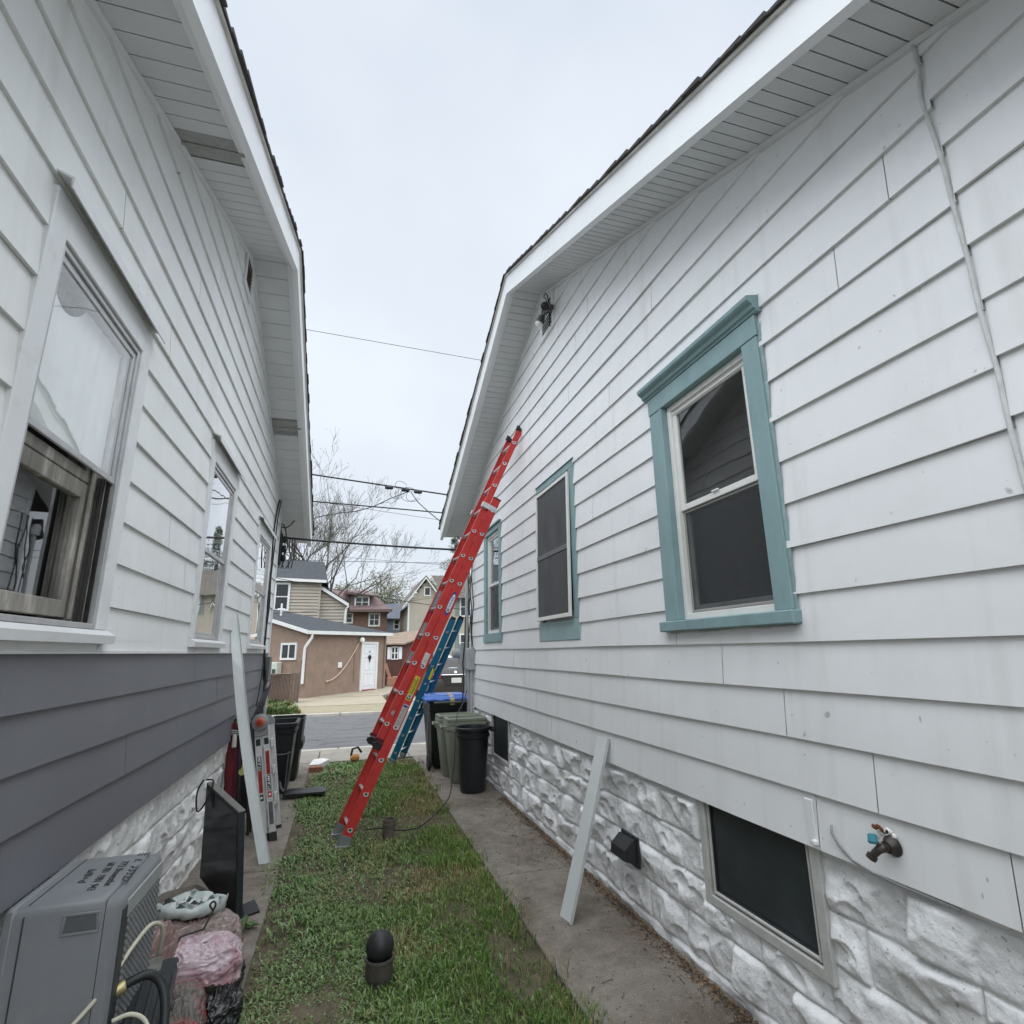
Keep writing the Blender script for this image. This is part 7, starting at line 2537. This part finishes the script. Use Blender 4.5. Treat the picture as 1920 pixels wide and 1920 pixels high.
# ================================================================ TREES
def tree(name, label, base, H, spread, mat, seed, stems=1, depth=6, r0=0.25, leaf=None, nleaf=0, up=0.35, ratio=0.78, lsize=0.12, twig=0.012, kids=(2, 3), group=None, start=0.25, ang=(0.25, 0.75), droop=0.0):
    t = thing(name, label, 'tree', base, group)
    r = random.Random(seed)
    m = MB()
    tips = []
    c_ = Vector((base[0], base[1], base[2] + H * 0.6))

    def limb(p, d, L, rad, lev):
        n = 3 if lev > 2 else 4
        pts, rs = [p], [rad]
        q = p
        for k in range(n):
            d = (d + Vector((r.gauss(0, 0.13), r.gauss(0, 0.13), r.gauss(0, 0.06) + up * 0.12 - droop * lev * 0.02))).normalized()
            q = q + d * (L / n)
            pts.append(q)
            rs.append(max(twig * 0.6, rad * (1 - 0.38 * (k + 1) / n)))
        m.tube(pts, rs, 6 if lev < 2 else (4 if lev < 4 else 3), cap=False)
        if lev >= depth:
            tips.append((q, d))
            return
        nk = r.randint(*kids) if lev else max(3, kids[1])
        for k in range(nk):
            a = r.uniform(*ang)
            ax_ = d.orthogonal().normalized()
            ax_ = Matrix.Rotation(r.uniform(0, 2 * pi), 3, d) @ ax_
            nd = (Matrix.Rotation(a, 3, ax_) @ d)
            nd = (nd + Vector(((q.x - c_.x) * spread, (q.y - c_.y) * spread, up * 0.3))).normalized()
            k0 = q if k < 2 else pts[r.randint(max(1, n - 2), n)]
            limb(k0, nd, L * ratio * r.uniform(0.8, 1.15), max(twig, rs[-1] * r.uniform(0.6, 0.85)), lev + 1)
            if lev >= depth - 3 and r.random() < 0.5:
                tips.append((k0, nd))
    for s_ in range(stems):
        a = 2 * pi * s_ / max(1, stems) + r.uniform(-.4, .4)
        tl_ = 0.0 if stems == 1 else r.uniform(0.12, 0.36)
        limb(Vector(base) + Vector((cos(a), sin(a), 0)) * (0.0 if stems == 1 else r0 * 1.2), Vector((cos(a) * tl_, sin(a) * tl_, 1)).normalized(), H * start, r0 if stems == 1 else r0 * r.uniform(0.6, 0.85), 0)
    m.build('trunk', mat, t, smooth=False, auto=False)
    if leaf and nleaf:
        lm_ = MB()
        for k in range(nleaf):
            q, d = r.choice(tips)
            c = q + Vector((r.gauss(0, lsize * 2.2), r.gauss(0, lsize * 2.2), r.gauss(0, lsize * 2)))
            a1 = Vector((r.gauss(0, 1), r.gauss(0, 1), r.gauss(0, 1))).normalized()
            a2 = a1.orthogonal().normalized()
            s_ = lsize * r.uniform(0.5, 1.2)
            lm_.quad(c - a1 * s_, c + a2 * s_ * 0.5, c + a1 * s_, c - a2 * s_ * 0.5, k % len(leaf))
        lm_.build('crown', leaf, t, auto=False)
    return t


M_bark = pm('grey_bark', (0.085, 0.075, 0.062), rough=0.95, var=0.25, scale=5, dirt=(0.11, 0.10, 0.075), dscale=2, damt=0.6)
M_bark2 = pm('dark_bark', (0.06, 0.052, 0.042), rough=0.95, var=0.25, scale=5)
M_bud = pm('spring_bud', (0.20, 0.20, 0.12), rough=0.8, var=0.25)
M_bud2 = pm('olive_bud', (0.13, 0.145, 0.075), rough=0.8, var=0.25)
M_bud3 = pm('pale_bud', (0.25, 0.24, 0.17), rough=0.8, var=0.2)
tree('bare_tree', 'large bare spreading tree with many upright limbs behind the beige house', (-2.9, 44, 0), 16.5, 0.006, M_bark, 52, stems=9, depth=7, r0=0.40, leaf=[M_bud, M_bud2, M_bud3], nleaf=4500, up=0.32, ratio=0.735, lsize=0.055, twig=0.0085, kids=(2, 3), start=0.28, ang=(0.2, 0.62), group='trees behind the houses')
tree('budding_tree', 'wide pale green budding tree between the red roof and the cream gable', (4.6, 70, 0), 12.5, 0.03, M_bark2, 23, stems=3, depth=6, r0=0.30, leaf=[M_bud, M_bud2, M_bud3], nleaf=6000, up=0.12, ratio=0.78, lsize=0.14, twig=0.022, start=0.26, ang=(0.3, 0.8), group='trees behind the houses')
tree('budding_tree', 'pale green budding tree behind the cream gabled house', (10.5, 76, 0), 13, 0.03, M_bark2, 31, stems=3, depth=6, r0=0.30, leaf=[M_bud, M_bud2, M_bud3], nleaf=6000, up=0.15, ratio=0.78, lsize=0.15, twig=0.024, start=0.27, ang=(0.3, 0.8), group='trees behind the houses')
tree('budding_tree', 'budding tree low behind the red hipped roof', (0.5, 80, 0), 11, 0.03, M_bark2, 37, stems=3, depth=6, r0=0.28, leaf=[M_bud, M_bud2], nleaf=4500, up=0.1, ratio=0.78, lsize=0.15, twig=0.024, start=0.27, ang=(0.3, 0.8), group='trees behind the houses')
tree('budding_tree', 'budding tree just right of the cream gable peak', (15.5, 72, 0), 12.5, 0.03, M_bark2, 41, stems=3, depth=6, r0=0.28, leaf=[M_bud, M_bud2, M_bud3], nleaf=5000, up=0.1, ratio=0.78, lsize=0.15, twig=0.024, start=0.27, ang=(0.3, 0.8), group='trees behind the houses')

# evergreen whose top shows left of the red ladder
EX, EY = 11.3, 60.0
ev = thing('pine_tree', 'dark green pine rising behind the right house corner', 'tree', (EX, EY, 0), 'trees behind the houses')
r = random.Random(77)
MB().tube([(EX, EY, 0), (EX, EY, 6), (EX, EY, 14.2)], [0.32, 0.2, 0.03], 7).build('trunk', M_bark2, ev)
m = MB()
for k in range(150):
    z = 3.0 + 11.0 * (k / 150)
    L = (14.6 - z) * 0.38 * r.uniform(0.65, 1.1)
    a = r.uniform(0, 2 * pi)
    d = Vector((cos(a), sin(a), r.uniform(0.05, 0.4))).normalized()
    for q in range(46):
        t = r.uniform(0.15, 1.0)
        c = Vector((EX, EY, z)) + d * (L * t) + Vector((r.gauss(0, 0.10), r.gauss(0, 0.10), r.gauss(0, 0.10)))
        nd = (d + Vector((r.gauss(0, .5), r.gauss(0, .5), r.gauss(0.25, .4)))).normalized()
        s_ = r.uniform(0.14, 0.3)
        pr_ = nd.orthogonal().normalized()
        m.add([c, c + nd * s_ + pr_ * 0.035, c + nd * s_ * 1.05 - pr_ * 0.035], [(0, 1, 2)], k % 2)
m.build('crown', [pm('pine_green', (0.035, 0.058, 0.035), rough=0.8, var=0.3), pm('pine_green_light', (0.06, 0.085, 0.05), rough=0.8, var=0.3)], ev, auto=False)

# a second house and tree behind the camera side are not visible; the street trees seen only in reflections are left out
# ================================================================ GRASS, LEAVES, TWIGS
def blades(name, label, poly_fn, n, seed, hmin, hmax, wmin, wmax, cols, zf, lean=0.5, weed=0.0, kind='stuff', bbox=None, colfn=None):
    """thousands of individually bent blades / leaves, one mesh; a per-blade colour attribute gives species and dryness"""
    r = np.random.RandomState(seed)
    x0, x1, y0, y1 = bbox
    X = r.uniform(x0, x1, n * 2)
    # more blades close to the camera, where each one shows
    Y = y0 + (y1 - y0) * r.uniform(0, 1, n * 2) ** 1.35
    keep = poly_fn(X, Y, r)
    X, Y = X[keep][:n], Y[keep][:n]
    n = len(X)
    patch = fbm(np.stack([X * 1.5, Y * 1.5], 1), seed, 3)
    dry = fbm(np.stack([X * 2.3 + 9, Y * 1.9], 1), seed + 5, 3)
    tall = fbm(np.stack([X * 2.6 + 3, Y * 2.6], 1), seed + 9, 3)
    isw = r.uniform(0, 1, n) < weed(X, Y)
    H = r.uniform(hmin, hmax, n) * (0.25 + 1.5 * np.clip(tall * 1.6 - 0.3, 0, 1))
    H = np.where(isw, H * 0.75, H)
    W = np.where(isw, r.uniform(0.005, 0.0105, n), r.uniform(wmin, wmax, n))
    W = W * (1 + 0.08 * Y)
    az = r.uniform(0, 2 * pi, n)
    ln = np.abs(r.normal(0.25, lean, n)) + 0.1 + np.where(isw, 0.45, 0)
    D = np.stack([np.cos(az), np.sin(az)], 1)
    Pd = np.stack([-np.sin(az), np.cos(az)], 1)
    base = np.stack([X, Y, zf(X, Y)], 1)
    segs = [(0.0, 0.55), (0.45, 1.0), (0.8, 0.75), (1.0, 0.08)]
    V = []
    for t, wv in segs:
        bend = ln * t ** 1.6
        hor = H * np.sin(np.clip(bend, 0, 1.45)) * t
        ver = H * np.cos(np.clip(bend * 0.75, 0, 1.35)) * t
        wv = np.where(isw, wv if t > 0.3 else 0.25, wv)
        c = base + np.stack([D[:, 0] * hor, D[:, 1] * hor, ver], 1)
        o = np.stack([Pd[:, 0] * W * wv / 2, Pd[:, 1] * W * wv / 2, np.zeros(n)], 1)
        V.append(c - o)
        V.append(c + o)
    V = np.stack(V, 1)                                  # n x 8 x 3
    idx = np.arange(n)[:, None] * 8
    F = np.concatenate([idx + np.array([[0, 1, 3, 2]]), idx + np.array([[2, 3, 5, 4]]), idx + np.array([[4, 5, 7, 6]])], 0)
    org = np.array([(x0 + x1) / 2, (y0 + y1) / 2, 0.0])
    me = bpy.data.meshes.new(name)
    nv = n * 8
    me.vertices.add(nv)
    me.vertices.foreach_set('co', (V.reshape(-1, 3) - org).ravel())
    me.loops.add(F.size)
    me.loops.foreach_set('vertex_index', F.ravel().astype(np.int32))
    me.polygons.add(len(F))
    me.polygons.foreach_set('loop_start', (np.arange(len(F)) * 4).astype(np.int32))
    me.polygons.foreach_set('loop_total', np.full(len(F), 4, np.int32))
    me.update(calc_edges=True)
    g1, g2, dryc, wc, wc2 = [np.array(c) for c in cols]
    k = np.clip(patch * 1.6 - 0.3 + r.normal(0, 0.18, n), 0, 1)[:, None]
    C = g1 * (1 - k) + g2 * k
    dk = (np.clip((dry - 0.50) * 5, 0, 1) * (r.uniform(0, 1, n) < 0.7))[:, None]
    dk = np.maximum(dk, (r.uniform(0, 1, n) < 0.07)[:, None] * 0.9)
    C = C * (1 - dk) + dryc * dk
    kw = r.uniform(0, 1, n)[:, None]
    C = np.where(isw[:, None], wc * (1 - kw) + wc2 * kw, C)
    C = C * r.uniform(0.72, 1.25, n)[:, None]
    ca = me.color_attributes.new('tint', 'FLOAT_COLOR', 'POINT')
    CC = np.ones((n, 8, 4))
    CC[:, :, :3] = C[:, None, :]
    ca.data.foreach_set('color', CC.ravel())
    me.materials.append(M_blade)
    o = link(name, me, org)
    return tag(o, label, 'grass', None, kind)


M_blade = pm('grass_blade', (0.1, 0.15, 0.05), rough=0.55, var=0.1, scale=30, attr='tint', spec=0.3)
edgeL = lambda Y, r: -0.385 + 0.05 * np.sin(Y * 2.1) * 0.6 + 0.20 * (fbm(np.stack([Y * 1.7, Y * 0 + 3], 1), 61, 3) - 0.5) + 0.045 * r.randn(len(Y)) + np.where(Y > 8.4, (Y - 8.4) * 0.10, 0)
edgeR = lambda Y, r: 1.205 + 0.22 * (fbm(np.stack([Y * 2.2, Y * 0 + 8], 1), 67, 3) - 0.5) + 0.035 * r.randn(len(Y))


def lawn_fn(X, Y, r):
    k = (X > edgeL(Y, r)) & (X < edgeR(Y, r)) & (Y < 9.75)
    bare = fbm(np.stack([X * 3.1 + 4, Y * 2.4], 1), 91, 3)
    k &= (bare < 0.55) | (r.uniform(0, 1, len(X)) < 0.30)
    return k


wdens = lambda X, Y: np.clip(0.62 - 0.75 * (X - 0.1), 0.04, 0.80)
G1, G2, DRY, W1, W2 = (0.085, 0.175, 0.03), (0.15, 0.235, 0.05), (0.31, 0.25, 0.12), (0.11, 0.19, 0.055), (0.23, 0.31, 0.15)
blades('grass', 'green weedy grass strip between the two houses', lawn_fn, 90000, 5, 0.014, 0.055, 0.0022, 0.0042, (G1, G2, DRY, W1, W2), lambda X, Y: X * 0 - 0.024, lean=0.55, weed=wdens, bbox=(-0.5, 1.3, 1.6, 9.8))


def clump_fn(X, Y, r):
    k = np.zeros(len(X), bool)
    for cx, cy, rad in ((1.13, 3.62, 0.10), (1.16, 3.20, 0.12), (1.17, 2.72, 0.07), (1.10, 3.95, 0.06), (0.86, 2.75, 0.16), (0.45, 2.9, 0.13), (1.2, 5.0, 0.05), (-0.28, 3.0, 0.1), (-0.36, 4.1, 0.06), (1.22, 7.4, 0.08), (1.20, 9.2, 0.12)):
        k |= ((X - cx) ** 2 + (Y - cy) ** 2) < (rad * np.sqrt(r.uniform(0, 1, len(X)))) ** 2
    return k


blades('grass', 'taller dark green tufts along the edge of the right walk', clump_fn, 6500, 15, 0.07, 0.13, 0.0025, 0.0045, ((0.03, 0.10, 0.015), (0.05, 0.13, 0.025), DRY, W1, W2), lambda X, Y: X * 0 - 0.02, lean=0.35, weed=lambda X, Y: X * 0 + 0.02, bbox=(-0.45, 1.32, 2.3, 9.4))
blades('grass', 'grass patch below the slatted wire fence across the street', lambda X, Y, r: (X < -1.35 - 0.45 * (19.5 - Y) * 0.0 + np.clip((18.9 - Y) * 0.25, -0.2, 0.25)), 14000, 25, 0.08, 0.22, 0.012, 0.02, ((0.06, 0.11, 0.03), (0.11, 0.16, 0.05), DRY, W1, W2), lambda X, Y: X * 0 - 0.05, lean=0.4, weed=lambda X, Y: X * 0 + 0.1, bbox=(-3.8, -1.1, 17.95, 21.25))
sb2 = MB().box(-8, -1.37, 17.94, 24, -0.4, -0.045)
struct(sb2.build('lawn', M_soil))

# leaf litter and mulch where the right walk meets the wall
M_lit = [pm('brown_leaf', (0.15, 0.085, 0.045), rough=0.9, var=0.3), pm('tan_leaf', (0.25, 0.17, 0.09), rough=0.9, var=0.3), pm('dark_mulch', (0.06, 0.042, 0.03), rough=1, var=0.3)]
r = np.random.RandomState(8)
m = MB()
for k in range(7000):
    y = 1.6 + 5.2 * r.uniform() ** 0.8
    x = 1.895 - abs(r.normal(0, 0.035)) if r.uniform() < 0.72 else 1.89 - abs(r.normal(0, 0.24 if 4.6 < y < 6.7 else 0.08))
    s_ = r.uniform(0.003, 0.010) * (1.3 if r.uniform() < 0.2 else 0.8)
    a = r.uniform(0, 2 * pi)
    c = np.array([x, y, 0.006 + r.uniform(0, 0.018) * (x > 1.85)])
    d1 = np.array([cos(a), sin(a), r.normal(0, 0.25)]) * s_
    d2 = np.array([-sin(a), cos(a), r.normal(0, 0.25)]) * s_ * r.uniform(0.3, 0.8)
    up = np.array([0, 0, s_ * r.uniform(0.1, 0.5)])
    m.add([c - d1, c - d2 + up, c + d1, c + d2 + up], [(0, 1, 2, 3)], k % 3)
o = m.build('leaf_litter', M_lit, auto=False)
tag(o, 'brown leaf litter and mulch along the foot of the white foundation', 'leaf litter', None, 'stuff')
m = MB()
for k in range(900):
    sd_ = r.uniform() < 0.65
    x = r.uniform(1.22, 1.85) if sd_ else r.uniform(-0.9, -0.42)
    y = 2.0 + 6.0 * r.uniform() ** 1.2
    s_ = r.uniform(0.002, 0.006)
    a = r.uniform(0, 2 * pi)
    c = np.array([x, y, 0.007])
    d1, d2 = np.array([cos(a), sin(a), 0.1]) * s_, np.array([-sin(a), cos(a), 0.2]) * s_ * 0.7
    m.add([c - d1, c - d2, c + d1, c + d2, c + np.array([0, 0, s_ * 0.8])], [(0, 1, 4), (1, 2, 4), (2, 3, 4), (3, 0, 4)], k % 3)
o = m.build('grit', [pm('grey_grit', (0.2, 0.19, 0.175), rough=0.9, var=0.2), pm('pale_grit', (0.34, 0.32, 0.29), rough=0.9, var=0.2), M_lit[2]], auto=False)
tag(o, 'scattered grit and crumbs on the two walks', 'grit', None, 'stuff')
m = MB()
rr = random.Random(19)
for k in range(34):
    x, y = rr.uniform(1.25, 1.86), rr.uniform(2.3, 6.6)
    a = rr.uniform(0, pi)
    L = rr.uniform(0.02, 0.075)
    d = Vector((cos(a), sin(a), 0))
    p = Vector((x, y, 0.008))
    m.tube([p - d * L / 2, p + Vector((rr.uniform(-.006, .006), rr.uniform(-.006, .006), 0.004)), p + d * L / 2], rr.uniform(0.0012, 0.0025), 5, mi=0)
o = m.build('twigs', pm('dry_twig', (0.11, 0.08, 0.055), rough=0.9, var=0.3), smooth='all')
tag(o, 'dry twigs scattered over the right walk', 'twigs', None, 'stuff')

# broad-leaved weed by the television stand and a dandelion
wd = MB()
rr = random.Random(13)
for k in range(16):
    a = rr.uniform(0, 2 * pi)
    L = rr.uniform(0.06, 0.14)
    c = Vector((-0.50, 4.30, 0.0))
    d = Vector((cos(a), sin(a), 0))
    s_ = Vector((-sin(a), cos(a), 0))
    e_ = rr.uniform(0.25, 0.9)
    p1, p2 = c + d * L * 0.5 + Z3 * L * e_ * 0.55, c + d * L + Z3 * L * e_ * 0.5
    w_ = rr.uniform(0.010, 0.018)
    wd.add([c, p1 - s_ * w_, p2, p1 + s_ * w_, p1 + Z3 * -0.004], [(0, 1, 4), (1, 2, 4), (2, 3, 4), (3, 0, 4)])
o = wd.build('weed', pm('weed_leaf', (0.07, 0.12, 0.04), rough=0.6, var=0.2))
tag(o, 'leafy green weed growing at the foot of the television', 'weed')
m = MB().lathe([(0.002, -0.002), (0.012, 0.0), (0.014, 0.004), (0.004, 0.008)], (-0.19, 3.12, 0.05), (0.2, -0.3, 1), 12)
m.tube([(-0.19, 3.12, 0.05), (-0.185, 3.13, -0.02)], 0.0018, 5)
o = m.build('dandelion', pm('dandelion_yellow', (0.55, 0.36, 0.02), rough=0.7))
tag(o, 'single yellow dandelion in the grass near the left walk', 'flower')

# unify: anything still at top level without a kind keeps its own label; nothing else is added
